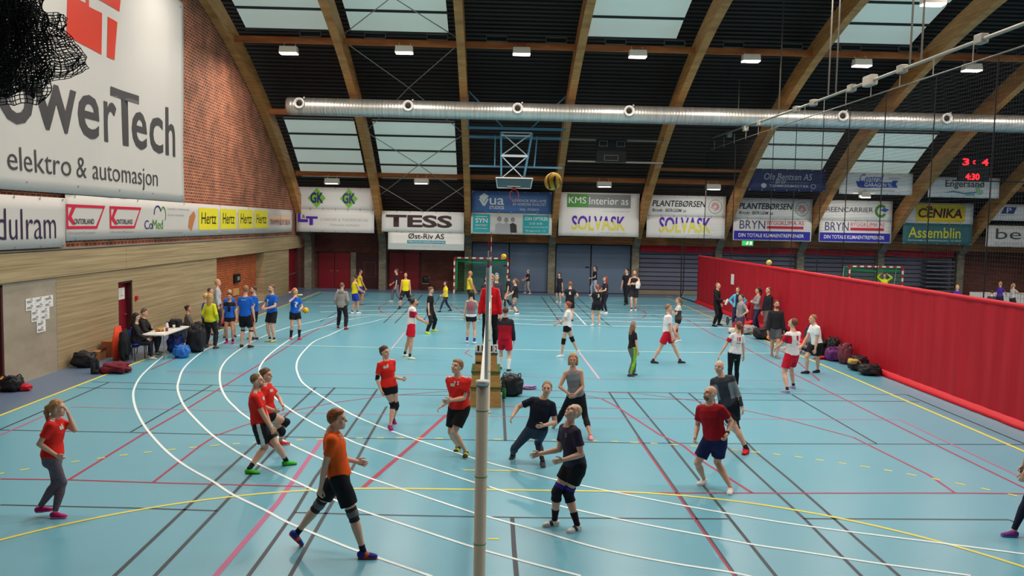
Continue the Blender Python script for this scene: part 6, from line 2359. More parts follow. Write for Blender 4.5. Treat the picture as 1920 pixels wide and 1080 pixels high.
person('young man in red jersey and black shorts looking up, left of the grey post', -0.57, 7.83, 1.84, 195, dict(hair='thick', hairc=(150, 112, 74), top=('tee', (226, 42, 34)), bottom=('shorts', (28, 27, 30)), shoes=((44, 46, 40), (214, 214, 190), (200, 200, 60)), chevron=True, decals=[('7 5', 'front', .43, .06, (236, 236, 236), .0)], curl=.5, pitchR=25), ('down', 'down'), feet=((-0.49, 7.81, 0.00), (-0.64, 7.85, 0.06)), head=(25, 16), joints={'anL': (-0.49, 7.81, 0.09), 'anR': (-0.65, 8.18, 0.09), 'pel': (-0.62, 7.83, 0.86), 'neck': (-0.64, 7.83, 1.42), 'head': (-0.67, 7.83, 1.58), 'wrR': (-0.90, 7.68, 0.93), 'elR': (-0.81, 7.78, 1.10), 'wrL': (-0.76, 7.58, 1.04), 'elL': (-0.54, 7.73, 1.09), 'knL': (-0.64, 7.73, 0.50), 'knR': (-0.78, 7.83, 0.52)}, v=0.0085)
person('man in navy T-shirt and rolled dark jeans running, blurred, right of the grey post', 0.56, 7.38, 1.80, 190, dict(hair='short', hairc=(150, 116, 84), top=('tee', (24, 28, 44)), hem=.16, bottom=('capri', (52, 64, 84)), shoes=((60, 60, 64), (224, 224, 224)), wraps=[('sock', 'sk', .8, None, .006, (40, 40, 44))], curl=.3, pitchR=20), ('down', 'down'), feet=((0.30, 7.52, 0.00), (0.83, 7.23, 0.00)), head=(0, 5), joints={'anL': (0.83, 7.32, 0.08), 'anR': (0.33, 7.75, 0.08), 'pel': (0.73, 7.38, 0.66), 'neck': (0.82, 7.38, 1.15), 'head': (0.88, 7.38, 1.31), 'wrR': (0.30, 7.28, 0.85), 'elR': (0.45, 7.38, 0.97), 'wrL': (0.82, 7.13, 0.74), 'elL': (1.02, 7.33, 0.86), 'knR': (0.49, 7.38, 0.45), 'knL': (0.81, 7.38, 0.40)}, v=0.0085)
person('woman in grey tank top and black capri leggings standing behind two running men', 1.52, 9.54, 1.74, 188, dict(fem=True, hair='bob', hairc=(176, 130, 80), skin='m', top=('tank', (128, 132, 138)), bottom=('capri', (28, 28, 32)), shoes=((226, 150, 160), (240, 240, 240)), curl=.5, pitchR=20), ('down', 'down'), feet=((1.84, 8.98, 0.00), (1.20, 10.10, -0.17)), head=(0, -4), joints={'anL': (1.85, 9.14, 0.08), 'anR': (1.19, 9.94, -0.00), 'pel': (1.61, 9.54, 0.67), 'neck': (1.52, 9.54, 1.28), 'head': (1.52, 9.54, 1.46), 'wrR': (1.45, 9.34, 0.82), 'elR': (1.37, 9.44, 0.95), 'wrL': (1.55, 9.29, 0.83), 'elL': (1.74, 9.44, 0.93), 'knL': (1.79, 9.54, 0.29), 'knR': (1.36, 9.54, 0.37)}, v=0.0085)
person('man with cropped fair hair in purple black shirt and knee pads looking straight up, foreground', 0.96, 4.40, 1.80, 245, dict(hair='thin', hairc=(196, 170, 140), top=('tee', (50, 42, 60)), bottom=('shorts', (24, 22, 26), None, .58), shoes=((226, 220, 216), (236, 232, 230), (60, 60, 66)), wraps=[('knee_band', 'th', .72, .86, .012, (52, 44, 140)), ('knee_pad', 'kn', .84, .28, .016, (28, 27, 36)), ('sock', 'sk', .6, None, .008, (44, 24, 30))], decals=[('o', 'front', .42, .06, (120, 110, 140), -.08)], curl=.3), ('down', 'down'), feet=((0.80, 4.50, 0.00), (1.12, 4.31, 0.00)), head=(-5, 42), joints={'anR': (0.83, 4.51, 0.08), 'anL': (1.12, 4.34, 0.08), 'pel': (1.08, 4.40, 0.87), 'neck': (0.98, 4.40, 1.43), 'head': (1.03, 4.40, 1.59), 'wrL': (0.89, 4.10, 1.03), 'elL': (1.16, 4.20, 1.10), 'wrR': (0.62, 4.55, 0.98), 'elR': (0.76, 4.55, 1.10), 'knR': (0.80, 4.40, 0.40), 'knL': (1.02, 4.40, 0.40)}, v=0.0085)
person('bald bearded man in dark red T-shirt and navy shorts, crouched ready, right foreground', 3.48, 6.16, 1.80, 215, dict(hair='bald', hairc=(110, 76, 54), beard=True, top=('tee', (164, 22, 34)), bottom=('shorts', (34, 38, 84)), shoes=((226, 222, 216), (238, 236, 232)), wraps=[('wristband', 'faL', .82, .97, .005, (40, 44, 50))], curl=.7), ('down', 'down'), feet=((3.31, 6.36, 0.00), (3.65, 5.96, 0.00)), head=(40, 12), joints={'anR': (3.36, 6.45, 0.08), 'anL': (3.67, 6.03, 0.08), 'pel': (3.42, 6.16, 0.89), 'neck': (3.33, 6.16, 1.36), 'head': (3.33, 6.16, 1.52), 'wrR': (3.11, 6.11, 0.83), 'elR': (3.18, 6.26, 1.03), 'wrL': (3.56, 5.96, 0.93), 'elL': (3.75, 6.21, 1.10), 'knR': (3.15, 6.16, 0.50), 'knL': (3.55, 6.16, 0.41)}, v=0.0085)
person('bald man in dark grey long sleeved top with red shoes, behind the bearded man', 4.46, 8.52, 1.80, 205, dict(hair='bald', hairc=(120, 100, 84), top=('skin', (62, 66, 74)), hem=.1, bottom=('shorts', (34, 34, 38)), shoes=((214, 30, 44), (150, 20, 30)), wraps=[('knee_pad', 'knL', .8, .2, .013, (36, 36, 48)), ('sock', 'sk', .82, None, .006, (44, 44, 50))], paint=[(lambda x, y, z: (np.abs(x) > .1) & (z > .1) & (z < .4) & (y > -.03), (140, 144, 150))], curl=.6), ('down', 'down'), feet=((4.31, 8.77, 0.00), (4.61, 8.28, 0.00)), head=(15, 0), joints={'anL': (4.62, 8.40, 0.08), 'pel': (4.31, 8.52, 0.86), 'neck': (4.16, 8.52, 1.38), 'head': (4.11, 8.52, 1.54), 'wrL': (4.52, 8.37, 0.83), 'elL': (4.53, 8.57, 1.09), 'knL': (4.49, 8.52, 0.40), 'wrR': (4.03, 8.42, 0.77)}, v=0.0085)
person('person in navy top and leggings with purple shoes, cut off by the right edge', 7.29, 4.37, 1.70, 285, dict(fem=True, hair='pony', hairc=(90, 64, 46), top=('tee', (34, 40, 74)), bottom=('leggings', (32, 36, 58)), shoes=((140, 60, 150), (80, 150, 190)), curl=.6), ('down', 'down'), feet=((7.03, 4.31, 0.00), (7.54, 4.44, 0.00)), joints={'pel': (7.40, 4.37, 0.75), 'neck': (7.30, 4.37, 1.50), 'head': (7.25, 4.37, 1.67), 'wrL': (7.01, 4.27, 0.67), 'elL': (7.11, 4.27, 0.95), 'knL': (7.16, 4.37, 0.35)}, v=0.0085)
person('woman with a long red brown ponytail seen from behind, white jersey number 18', 6.11, 14.36, 1.72, 345, dict(fem=True, hair='pony', hairc=(120, 56, 40), top=('tee', (232, 228, 228)), bottom=('leggings', (22, 22, 26)), decals=[('18', 'back', .38, .11, (190, 40, 60), .0), ('KONGSBERG', 'back', .27, .028, (90, 70, 130), .0)], wraps=[('sleeve_trim', 'uaL', .3, .64, .026, (196, 30, 50))], shoes=((220, 220, 220), (200, 200, 200)), curl=.4), ('down', 'down'), feet=((6.00, 14.28, 0.00), (6.23, 14.43, 0.00)), head=(-5, 5), joints={'pel': (6.11, 14.36, 0.89), 'neck': (6.17, 14.36, 1.44), 'head': (6.19, 14.36, 1.61), 'wrL': (5.74, 14.36, 0.87), 'elL': (5.87, 14.36, 1.10)}, v=0.011)
person('man in white jersey number 1 and red shorts seen from behind, looking up', 7.53, 14.20, 1.89, 335, dict(hair='short', hairc=(104, 70, 48), top=('tee', (232, 228, 228)), bottom=('shorts', (206, 20, 48)), decals=[('1', 'back', .4, .11, (190, 40, 60), .03), ('SPORT', 'back', .25, .03, (170, 90, 130), .04)], paint=[(lambda x, y, z: (x < -.12) & (z > .26) & (z < .46), (196, 30, 50))], shoes=((170, 150, 190), (236, 236, 236)), wraps=[('sock', 'sk', .86, None, .006, (40, 40, 44))], curl=.4), ('ready', 'ready'), feet=((7.35, 13.91, 0.00), (7.71, 14.48, 0.00)), head=(-20, 22), v=0.011)
person('man in plain white T-shirt and black shorts crouching beside the curtain bags', 9.05, 16.67, 1.82, 262, dict(hair='short', hairc=(150, 100, 64), top=('tee', (236, 236, 234)), bottom=('shorts', (26, 28, 30)), shoes=((34, 36, 44), (60, 60, 66)), curl=.4), ('down', 'down'), feet=((8.82, 16.48, 0.00), (9.29, 16.86, 0.00)), joints={'anR': (8.93, 16.77, 0.09), 'anL': (9.32, 16.98, 0.09), 'pel': (9.16, 16.67, 0.75), 'neck': (9.04, 16.67, 1.42), 'head': (8.98, 16.67, 1.58), 'wrL': (9.03, 16.52, 0.65), 'elL': (9.11, 16.57, 0.93), 'wrR': (8.75, 16.77, 0.79), 'elR': (8.92, 16.82, 0.95), 'knR': (8.83, 16.67, 0.58), 'knL': (9.02, 16.67, 0.47)}, v=0.011)
person('bearded man in black sweater and grey shorts standing near the clothes pile', 8.98, 19.69, 1.83, 182, dict(hair='short', hairc=(60, 44, 36), beard=True, skin='m', top=('sweater', (38, 38, 42)), bottom=('shorts', (92, 90, 96)), shoes=((120, 110, 110), (200, 196, 190))), ('down', 'down'), feet=((8.98, 19.48, 0.00), (8.97, 19.91, 0.00)), head=(0, -2), v=0.014)
person('man in grey T-shirt with hands on hips standing in front of the stroller', 8.93, 23.27, 1.70, 255, dict(hair='short', hairc=(70, 48, 40), top=('tee', (140, 138, 142)), bottom=('shorts', (70, 66, 90)), shoes=((90, 90, 96), (220, 220, 220))), ('hip', 'hip'), feet=((9.01, 23.21, 0.00), (8.85, 23.33, 0.00)), v=0.014)
person('woman in light blue jacket with hands on hips in front of the red curtain', 9.98, 27.30, 1.69, 205, dict(fem=True, hair='long', hairc=(92, 60, 46), top=('jacket', (86, 176, 208)), paint=[(lambda x, y, z: (y > .05) & (np.abs(x) < .07), (40, 44, 64))], bottom=('jeans', (40, 48, 76)), shoes=((60, 60, 70), (220, 220, 220))), ('hip', 'hip'), feet=((10.08, 27.22, 0.00), (9.88, 27.37, 0.00)), head=(20, 0), v=0.014)
person('man all in black holding a paper roll, nearest the far end of the red curtain', 9.33, 28.02, 1.82, 125, dict(hair='thin', hairc=(150, 116, 88), top=('hoodie', (26, 24, 28)), bottom=('trousers', (22, 22, 26)), shoes=((24, 24, 26), (40, 40, 44))), ('pocket', 'hold'), feet=((9.49, 28.22, 0.00), (9.17, 27.81, 0.00)), head=(10, 0), v=0.014)
person('woman in grey cardigan and jeans with a dark ponytail in front of the curtain', 10.52, 26.35, 1.75, 265, dict(fem=True, hair='pony', hairc=(56, 38, 34), top=('sweater', (146, 136, 136)), bottom=('jeans', (44, 54, 86)), shoes=((70, 50, 44), (80, 60, 50))), ('chest', 'chest'), feet=((10.39, 26.25, 0.00), (10.65, 26.45, 0.00)), v=0.014)
person('man in black jacket and grey trousers standing close to the red curtain', 10.62, 25.39, 1.84, 255, dict(hair='thin', hairc=(96, 76, 60), top=('jacket', (32, 32, 40)), bottom=('trousers', (104, 92, 90)), shoes=((50, 46, 46), (60, 60, 60))), ('down', 'down'), feet=((10.51, 25.30, 0.00), (10.74, 25.49, 0.00)), v=0.014)
person('person in grey top and dark violet shorts sitting on the floor behind player number 1', 10.55, 20.70, 1.72, 262, dict(hair='short', hairc=(120, 90, 64), top=('tee', (134, 132, 140)), bottom=('shorts', (60, 50, 96)), shoes=((196, 220, 40), (120, 140, 40))), ('knee', 'knee'), v=0.014, sit='floor')
person('small girl in grey woolly hat, black shirt and grey and lime green trousers', 3.77, 15.94, 1.48, 70, dict(fem=True, hair='beanie', hat=(150, 142, 146), longhair=True, hairc=(150, 104, 72), top=('tee', (40, 34, 38)), bottom=('trousers', (104, 104, 104), (140, 206, 52)), stripe=.06, shoes=((70, 66, 64), (90, 86, 84))), ('down', 'down'), feet=((3.84, 16.03, 0.00), (3.70, 15.86, 0.00)), head=(0, -3), v=0.011)
person('man in white jersey and red shorts number 7 standing with legs wide apart', 5.20, 18.19, 1.80, 95, dict(hair='short', hairc=(140, 104, 76), top=('tee', (232, 228, 228)), bottom=('shorts', (200, 20, 46)), legnum='7', wraps=[('sock', 'sk', .88, None, .006, (60, 40, 50))], shoes=((60, 48, 56), (90, 80, 84)), collar=(170, 60, 80)), ('low', 'low'), feet=((5.62, 18.23, 0.00), (4.78, 18.15, 0.00)), head=(5, 0), joints={'head': (5.21, 18.19, 1.66), 'neck': (5.20, 18.19, 1.49), 'pel': (5.18, 18.19, 0.78), 'wrR': (5.30, 17.99, 0.81), 'elR': (5.09, 17.99, 1.09)}, v=0.011)
person('woman with ponytail and red knee pad behind the man in red shorts', 6.54, 22.77, 1.60, 270, dict(fem=True, hair='pony', hairc=(132, 96, 66), top=('tee', (210, 206, 204)), paint=[(lambda x, y, z: z < .36, (70, 66, 60))], bottom=('hot', (30, 34, 42)), wraps=[('knee_pad', 'knR', .82, .2, .014, (190, 30, 60))], shoes=((226, 226, 226), (236, 236, 236))), ('cross', 'cross'), feet=((6.43, 22.63, 0.00), (6.65, 22.92, 0.00)), v=0.014)
person('woman in white jersey, black shorts and black knee pads walking left in mid court', 2.36, 19.00, 1.74, 285, dict(fem=True, hair='bun', hairc=(140, 70, 44), top=('tee', (232, 228, 228)), bottom=('hot', (24, 22, 24)), wraps=[('knee_pad', 'kn', .8, .24, .014, (26, 26, 30))], decals=[('M', 'front', .35, .05, (200, 110, 110), .0)], shoes=((230, 230, 230), (240, 240, 240)), pitchR=35), ('ready', 'down'), feet=((2.07, 18.66, 0.00), (2.65, 19.34, 0.00)), joints={'anR': (2.60, 19.20, 0.19), 'anL': (2.10, 18.98, 0.08), 'pel': (2.24, 19.00, 0.86), 'neck': (2.28, 19.00, 1.49), 'head': (2.24, 19.00, 1.61)}, v=0.011)
person('man in white jersey and red shorts stepping right with bent arms, left of the referee', -2.61, 18.33, 1.80, 80, dict(hair='short', hairc=(44, 36, 34), beard=True, skin='m', top=('tee', (232, 228, 228)), bottom=('shorts', (214, 18, 44)), wraps=[('sock', 'sk', .8, None, .006, (36, 34, 38))], shoes=((222, 226, 196), (230, 234, 210)), paint=[(lambda x, y, z: (np.abs(x) > .13) & (z > .2) & (z < .4), (190, 30, 60))], decals=[('o', 'back', .4, .08, (226, 120, 130), .0)]), ('down', 'down'), feet=((-2.71, 18.57, 0.00), (-2.51, 18.09, 0.00)), head=(0, 18), joints={'pel': (-2.50, 18.33, 0.79), 'neck': (-2.47, 18.33, 1.57), 'head': (-2.41, 18.33, 1.69), 'wrR': (-2.08, 18.23, 1.11), 'elR': (-2.29, 18.13, 1.17), 'wrL': (-2.13, 18.48, 1.11), 'elL': (-2.33, 18.53, 1.20)}, v=0.011)
person('woman all in black with bright yellow shoes looking down', -2.39, 24.29, 1.76, 110, dict(fem=True, hair='bun', hairc=(110, 74, 56), top=('tee', (26, 26, 30)), hem=.02, bottom=('trousers', (28, 28, 30)), shoes=((206, 226, 60), (220, 236, 90))), ('down', 'down'), feet=((-2.30, 24.68, 0.00), (-2.47, 23.89, 0.00)), head=(0, -18), v=0.014)
person('woman in grey and red sleeveless shirt, black shorts and blue socks seen from behind', -0.79, 21.63, 1.79, 8, dict(fem=True, hair='bob', hairc=(40, 30, 30), top=('tank', (128, 116, 122)), paint=[(lambda x, y, z: (np.abs(x) < .08) & (z > .2) & (z < .45) & (y < 0), (180, 84, 100)), (lambda x, y, z: z < .07, (220, 220, 224))], bottom=('hot', (30, 28, 32)), wraps=[('sock', 'sk', .72, None, .008, (44, 64, 160))], shoes=((230, 220, 230), (180, 60, 150))), ('down', 'ready'), feet=((-0.92, 21.74, 0.00), (-0.67, 21.51, 0.00)), v=0.014)
person('person in red and dark jacket and white socks, right of the vaulting box', 0.29, 16.45, 1.77, 10, dict(hair='short', hairc=(84, 56, 44), top=('jacket', (176, 20, 40)), hem=.05, paint=[(lambda x, y, z: (z > .36) | (np.abs(x) > .2), (46, 40, 48))], bottom=('shorts', (210, 24, 48)), wraps=[('sock', 'sk', .35, None, .008, (236, 232, 232))], shoes=((60, 60, 64), (236, 236, 236)), pitchL=0), ('down', 'down'), feet=((0.18, 16.61, 0.00), (0.40, 16.29, 0.00)), v=0.011)
person('referee with glasses in red jacket and black leggings standing on the vaulting box', -0.12, 12.30, 1.72, 182, dict(fem=True, hair='short', hairc=(172, 130, 96), glasses=True, top=('jacket', (208, 20, 32)), hem=.02, bottom=('leggings', (20, 20, 22)), decals=[('o', 'front', .42, .07, (236, 236, 236), .08)], paint=[(lambda x, y, z: (np.abs(x) > .19) & (np.abs(y) < .02), (236, 236, 236))], shoes=((30, 30, 34), (230, 230, 230))), ('down', 'down'), head=(5, -8), v=0.011, z0=1.2)
person('person in grey blue woolly hat half hidden behind the referee, a ball at the waist', 0.07, 27.30, 2.04, 170, dict(hair='beanie', hat=(110, 130, 156), hairc=(110, 84, 60), top=('sweater', (60, 60, 70)), bottom=('shorts', (190, 70, 50)), wraps=[('sock', 'sk', .8, None, .006, (40, 40, 44))], shoes=((200, 200, 200), (220, 220, 220))), ('down', 'hold'), feet=((0.17, 27.22, 0.00), (-0.03, 27.38, 0.00)), v=0.014)
person('dark haired person half hidden behind the left shoulder of the referee', -0.36, 28.17, 1.89, 150, dict(fem=True, hair='bob', hairc=(36, 28, 28), top=('tee', (50, 46, 52)), bottom=('hot', (40, 40, 46)), shoes=((190, 190, 190), (220, 220, 220))), ('down', 'down'), feet=((-0.27, 28.09, 0.00), (-0.45, 28.25, 0.00)), v=0.014)
person('bald man in grey hoodie and black trousers seen from behind, far left of the court', -5.77, 24.92, 1.77, 10, dict(hair='thin', hairc=(110, 88, 74), top=('hoodie', (150, 142, 136)), hem=.02, bottom=('trousers', (34, 28, 32)), shoes=((150, 36, 50), (110, 40, 50))), ('pocket', 'pocket'), feet=((-5.95, 25.13, 0.00), (-5.59, 24.70, 0.00)), v=0.014)
person('man in yellow vest and blue shorts looking back, beside the grey hoodie man', -6.17, 30.22, 1.70, 60, dict(hair='short', hairc=(60, 44, 38), skin='m', top=('tank', (232, 214, 34)), bottom=('shorts', (40, 64, 168)), wraps=[('sock', 'sk', .85, None, .006, (40, 40, 44))], shoes=((230, 230, 230), (236, 236, 236))), ('ready', 'ready'), feet=((-6.28, 30.20, 0.00), (-6.05, 30.24, 0.00)), head=(-110, 0), v=0.014)
person('dark haired man in yellow vest and blue shorts walking right, leftmost of the yellow team', -6.54, 33.92, 1.75, 75, dict(hair='short', hairc=(30, 26, 26), skin='t', top=('tank', (232, 214, 34)), bottom=('shorts', (36, 60, 164)), shoes=((90, 90, 100), (150, 150, 160))), ('back', 'low'), feet=((-6.65, 34.03, 0.00), (-6.43, 33.80, 0.00)), v=0.017)
person('person in dark T-shirt and grey trousers striding left in front of the red far door', -4.98, 35.89, 1.71, 262, dict(fem=True, hair='short', hairc=(96, 60, 50), top=('tee', (44, 38, 52)), bottom=('trousers', (110, 112, 124)), shoes=((210, 204, 196), (226, 222, 214))), ('down', 'swing'), feet=((-4.74, 35.79, 0.00), (-5.23, 35.99, 0.00)), v=0.017)
person('bald man in yellow vest facing the camera before the red far door', -4.22, 32.92, 1.75, 185, dict(hair='bald', hairc=(130, 100, 80), skin='m', top=('tank', (232, 214, 34)), bottom=('shorts', (34, 30, 36)), wraps=[('knee_pad', 'kn', .82, .2, .014, (40, 40, 50)), ('sock', 'sk', .86, None, .006, (40, 40, 44))], shoes=((40, 40, 46), (60, 60, 66))), ('down', 'down'), feet=((-3.97, 33.22, 0.00), (-4.46, 32.62, 0.00)), v=0.017)
person('woman in yellow shirt and dark leggings walking left, left of the goal', -2.25, 31.80, 1.46, 240, dict(fem=True, hair='bob', hairc=(70, 44, 36), top=('tee', (230, 212, 40)), bottom=('leggings', (44, 48, 72)), shoes=((44, 42, 46), (70, 66, 70))), ('ready', 'down'), feet=((-2.48, 31.53, 0.00), (-2.02, 32.08, 0.00)), v=0.017)
person('bald man in yellow vest and black tights in front of the goal net', -1.18, 33.21, 1.85, 95, dict(hair='bald', hairc=(130, 96, 74), skin='t', top=('tank', (232, 214, 34)), bottom=('capri', (36, 32, 38)), shoes=((60, 50, 54), (90, 84, 84))), ('low', 'low'), feet=((-1.07, 33.48, 0.00), (-1.30, 32.94, 0.00)), v=0.017)
person('woman in dark jersey, grey shorts and black tights at the right goal post', 0.68, 33.54, 1.70, 270, dict(fem=True, hair='bob', hairc=(50, 34, 34), top=('tee', (44, 42, 50)), bottom=('hot', (124, 116, 116)), wraps=[('tights', 'sk', -.1, None, .008, (36, 40, 50))], shoes=((200, 190, 190), (220, 214, 210))), ('down', 'down'), feet=((0.53, 33.26, 0.00), (0.82, 33.82, 0.00)), v=0.017)
person('player in black jersey and grey knee pants just right of the goal, facing left', 0.96, 31.66, 1.85, 275, dict(fem=True, hair='pony', hairc=(120, 84, 60), top=('tee', (36, 36, 42)), bottom=('shorts', (126, 118, 112)), wraps=[('knee_pad', 'kn', .82, .2, .014, (80, 80, 100)), ('sock', 'sk', .86, None, .006, (40, 40, 50))], shoes=((226, 220, 220), (236, 232, 230)), build=1.1), ('ready', 'ready'), feet=((1.08, 30.99, 0.00), (0.84, 32.34, 0.00)), v=0.017)
person('small grey haired person jogging in front of the first blue panel', 2.00, 42.69, 1.45, 255, dict(fem=True, hair='short', hairc=(170, 150, 140), top=('tee', (50, 40, 46)), bottom=('leggings', (170, 160, 156)), shoes=((200, 190, 190), (220, 210, 210))), ('ready', 'ready'), feet=((2.14, 42.53, 0.00), (1.86, 42.85, 0.00)), v=0.017)
person('woman with dark curly hair in black jersey and shorts standing before the column, facing left', 3.43, 37.24, 1.57, 215, dict(fem=True, hair='bob', hairc=(44, 30, 30), top=('tee', (40, 38, 44)), bottom=('shorts', (38, 34, 44)), shoes=((220, 206, 196), (230, 220, 210))), ('down', 'behind'), feet=((3.51, 37.10, 0.00), (3.36, 37.37, 0.00)), v=0.017)
person('red haired player in black jersey number 6 seen from behind with hands on hips', 3.23, 28.92, 1.66, 5, dict(hair='thick', hairc=(150, 84, 44), top=('tee', (34, 32, 38)), bottom=('shorts', (36, 32, 40)), decals=[('6', 'back', .36, .16, (230, 230, 230), .0)], shoes=((60, 56, 60), (90, 90, 90)), build=1.1), ('hip', 'hip'), feet=((3.12, 29.00, 0.00), (3.35, 28.84, 0.00)), v=0.014)
person('woman in black jersey number 3 seen from behind, arms folded', 4.18, 27.27, 1.69, 350, dict(fem=True, hair='pony', hairc=(150, 84, 60), top=('tee', (32, 30, 36)), bottom=('shorts', (30, 28, 34), None, .5), decals=[('3', 'back', .38, .14, (220, 220, 190), .03)], shoes=((226, 226, 226), (236, 236, 236)), build=1.1), ('cross', 'cross'), feet=((4.04, 27.25, 0.00), (4.33, 27.29, 0.00)), v=0.014)
person('woman with long reddish hair in dark jersey and leggings beside player number 3', 5.19, 32.25, 1.72, 255, dict(fem=True, hair='long', hairc=(130, 66, 50), top=('tee', (50, 40, 48)), bottom=('leggings', (36, 34, 46)), shoes=((220, 216, 216), (236, 230, 230)), build=1.15), ('hold', 'hold'), feet=((5.27, 32.14, 0.00), (5.12, 32.35, 0.00)), v=0.017)
person('person in dark top and pale blue jeans before the second blue panels', 5.90, 42.05, 1.75, 255, dict(fem=True, hair='pony', hairc=(80, 56, 46), top=('tee', (40, 34, 44)), bottom=('jeans', (170, 188, 216)), shoes=((210, 210, 214), (226, 226, 226))), ('hold', 'down'), feet=((6.05, 41.90, 0.00), (5.74, 42.20, 0.00)), v=0.017)
person('dark haired man in black sports clothes walking left before the concrete column', 6.92, 36.73, 1.89, 215, dict(hair='short', hairc=(44, 30, 30), top=('tee', (34, 32, 38)), bottom=('trousers', (30, 32, 40)), shoes=((44, 44, 52), (70, 70, 76))), ('down', 'down'), feet=((6.84, 36.57, 0.00), (7.00, 36.89, 0.00)), head=(40, 0), v=0.017)
person('bearded man in black vest holding a white cloth to his chest, beside the column', 6.80, 33.74, 1.97, 195, dict(hair='short', hairc=(140, 90, 70), beard=True, top=('tank', (36, 34, 40)), bottom=('shorts', (44, 42, 48)), wraps=[('sock', 'sk', .86, None, .006, (40, 40, 44))], shoes=((224, 206, 204), (236, 226, 224))), ('chest', 'chest'), feet=((6.92, 33.88, 0.00), (6.69, 33.59, 0.00)), v=0.017)
person('blond woman in yellow sweater seen from behind, beside the blue group', -8.91, 19.60, 1.72, 15, dict(fem=True, hair='long', hairc=(190, 150, 90), top=('sweater', (216, 214, 46)), hem=.06, bottom=('trousers', (40, 36, 40)), shoes=((70, 60, 60), (200, 80, 60))), ('pocket', 'pocket'), feet=((-9.08, 19.69, 0.00), (-8.74, 19.50, 0.00)), v=0.014)
person('woman with blond hair and grey top standing nearest the brick niche', -10.23, 24.29, 1.81, 80, dict(fem=True, hair='bun', hairc=(196, 150, 96), top=('sweater', (178, 178, 182)), bottom=('trousers', (60, 60, 66)), shoes=((90, 90, 90), (200, 200, 200))), ('down', 'down'), feet=((-10.33, 24.35, 0.00), (-10.13, 24.22, 0.00)), v=0.014)
person('dark haired man in blue shirt at the back left of the blue group', -9.92, 22.55, 1.64, 90, dict(hair='short', hairc=(90, 56, 44), top=('tee', (24, 96, 198)), bottom=('shorts', (30, 30, 36)), shoes=((60, 60, 66), (200, 200, 200))), ('down', 'down'), feet=((-10.01, 22.61, 0.00), (-9.83, 22.49, 0.00)), v=0.014)
person('fair haired person in blue shirt right beside the yellow sweater woman', -9.24, 20.13, 1.66, 60, dict(hair='short', hairc=(206, 170, 120), top=('tee', (24, 96, 198)), bottom=('shorts', (30, 30, 36)), shoes=((190, 90, 50), (200, 200, 200))), ('down', 'down'), feet=((-9.30, 20.13, 0.00), (-9.17, 20.14, 0.00)), v=0.014)
person('woman with a headband in blue shirt behind the woman with the dark scarf', -9.08, 22.04, 1.65, 150, dict(fem=True, hair='bun', hairc=(170, 124, 80), band=(220, 190, 180), top=('tee', (24, 96, 198)), bottom=('hot', (30, 30, 36)), shoes=((60, 60, 66), (200, 200, 200))), ('down', 'down'), feet=((-8.96, 22.19, 0.00), (-9.21, 21.89, 0.00)), v=0.014)
person('dark haired woman in blue shirt with a dark scarf and pink shoes', -8.67, 20.74, 1.64, 175, dict(fem=True, hair='bun', hairc=(50, 36, 34), skin='m', top=('tee', (24, 96, 198)), paint=[(lambda x, y, z: (z > .40) | ((y > 0) & (np.abs(x) < .05) & (z > .2)), (34, 32, 38))], bottom=('hot', (36, 34, 40)), wraps=[('sock', 'sk', .8, None, .008, (50, 40, 50))], shoes=((206, 40, 120), (226, 120, 170))), ('down', 'down'), feet=((-8.55, 20.69, 0.00), (-8.78, 20.79, 0.00)), head=(0, -12), v=0.014)
person('man in blue shirt and red striped black shorts, seen from behind', -7.90, 19.88, 1.95, 10, dict(hair='thick', hairc=(150, 100, 66), top=('tee', (24, 96, 198)), bottom=('shorts', (28, 28, 32), (220, 60, 60)), stripe=.012, decals=[('QUIZKIDS', 'back', .46, .035, (170, 200, 230), .0)], wraps=[('knee_band', 'sk', -.02, .1, .01, (40, 40, 44))], shoes=((60, 40, 46), (90, 60, 60))), ('down', 'down'), feet=((-8.04, 19.92, 0.00), (-7.76, 19.84, 0.00)), head=(-30, 0), v=0.014)
person('dark haired man in blue shirt behind the front man of the blue group', -8.14, 21.69, 1.79, 240, dict(hair='short', hairc=(70, 46, 40), beard=True, top=('tee', (24, 96, 198)), bottom=('shorts', (28, 28, 34)), shoes=((50, 50, 56), (150, 150, 150))), ('hold', 'down'), feet=((-8.05, 21.64, 0.00), (-8.23, 21.75, 0.00)), v=0.014)
person('smiling man in blue shirt with a white question mark, right side of the blue group', -7.43, 21.27, 1.89, 215, dict(hair='short', hairc=(110, 76, 54), beard=True, top=('tee', (24, 96, 198)), bottom=('shorts', (32, 32, 38)), decals=[('?', 'front', .32, .2, (210, 226, 240), .06)], wraps=[('sock', 'sk', .84, None, .006, (50, 50, 60))], shoes=((190, 186, 140), (120, 116, 90))), ('hold', 'hold'), feet=((-7.34, 21.21, 0.00), (-7.51, 21.32, 0.00)), head=(0, -4), v=0.014)
person('woman in blue question mark shirt drinking and holding a ball', -6.82, 21.92, 1.74, 150, dict(fem=True, hair='pony', hairc=(176, 124, 80), top=('tee', (24, 96, 198)), bottom=('shorts', (30, 28, 34), None, .5), decals=[('?', 'front', .3, .2, (220, 230, 240), .0)], wraps=[('sock', 'sk', .35, None, .008, (36, 36, 48))], shoes=((206, 90, 110), (220, 130, 140))), ('hold', 'face'), feet=((-6.68, 21.94, 0.00), (-6.96, 21.91, 0.00)), head=(-30, 0), v=0.014)
person('woman in grey brown sweater sitting on the floor against the left wall, legs stretched out', -11.00, 23.40, 1.72, 75, dict(fem=True, hair='bun', hairc=(62, 40, 34), skin='m', top=('sweater', (104, 90, 86)), bottom=('trousers', (52, 46, 50)), shoes=((90, 70, 66), (150, 140, 140))), ('knee', 'knee'), v=0.014, sit='floor')
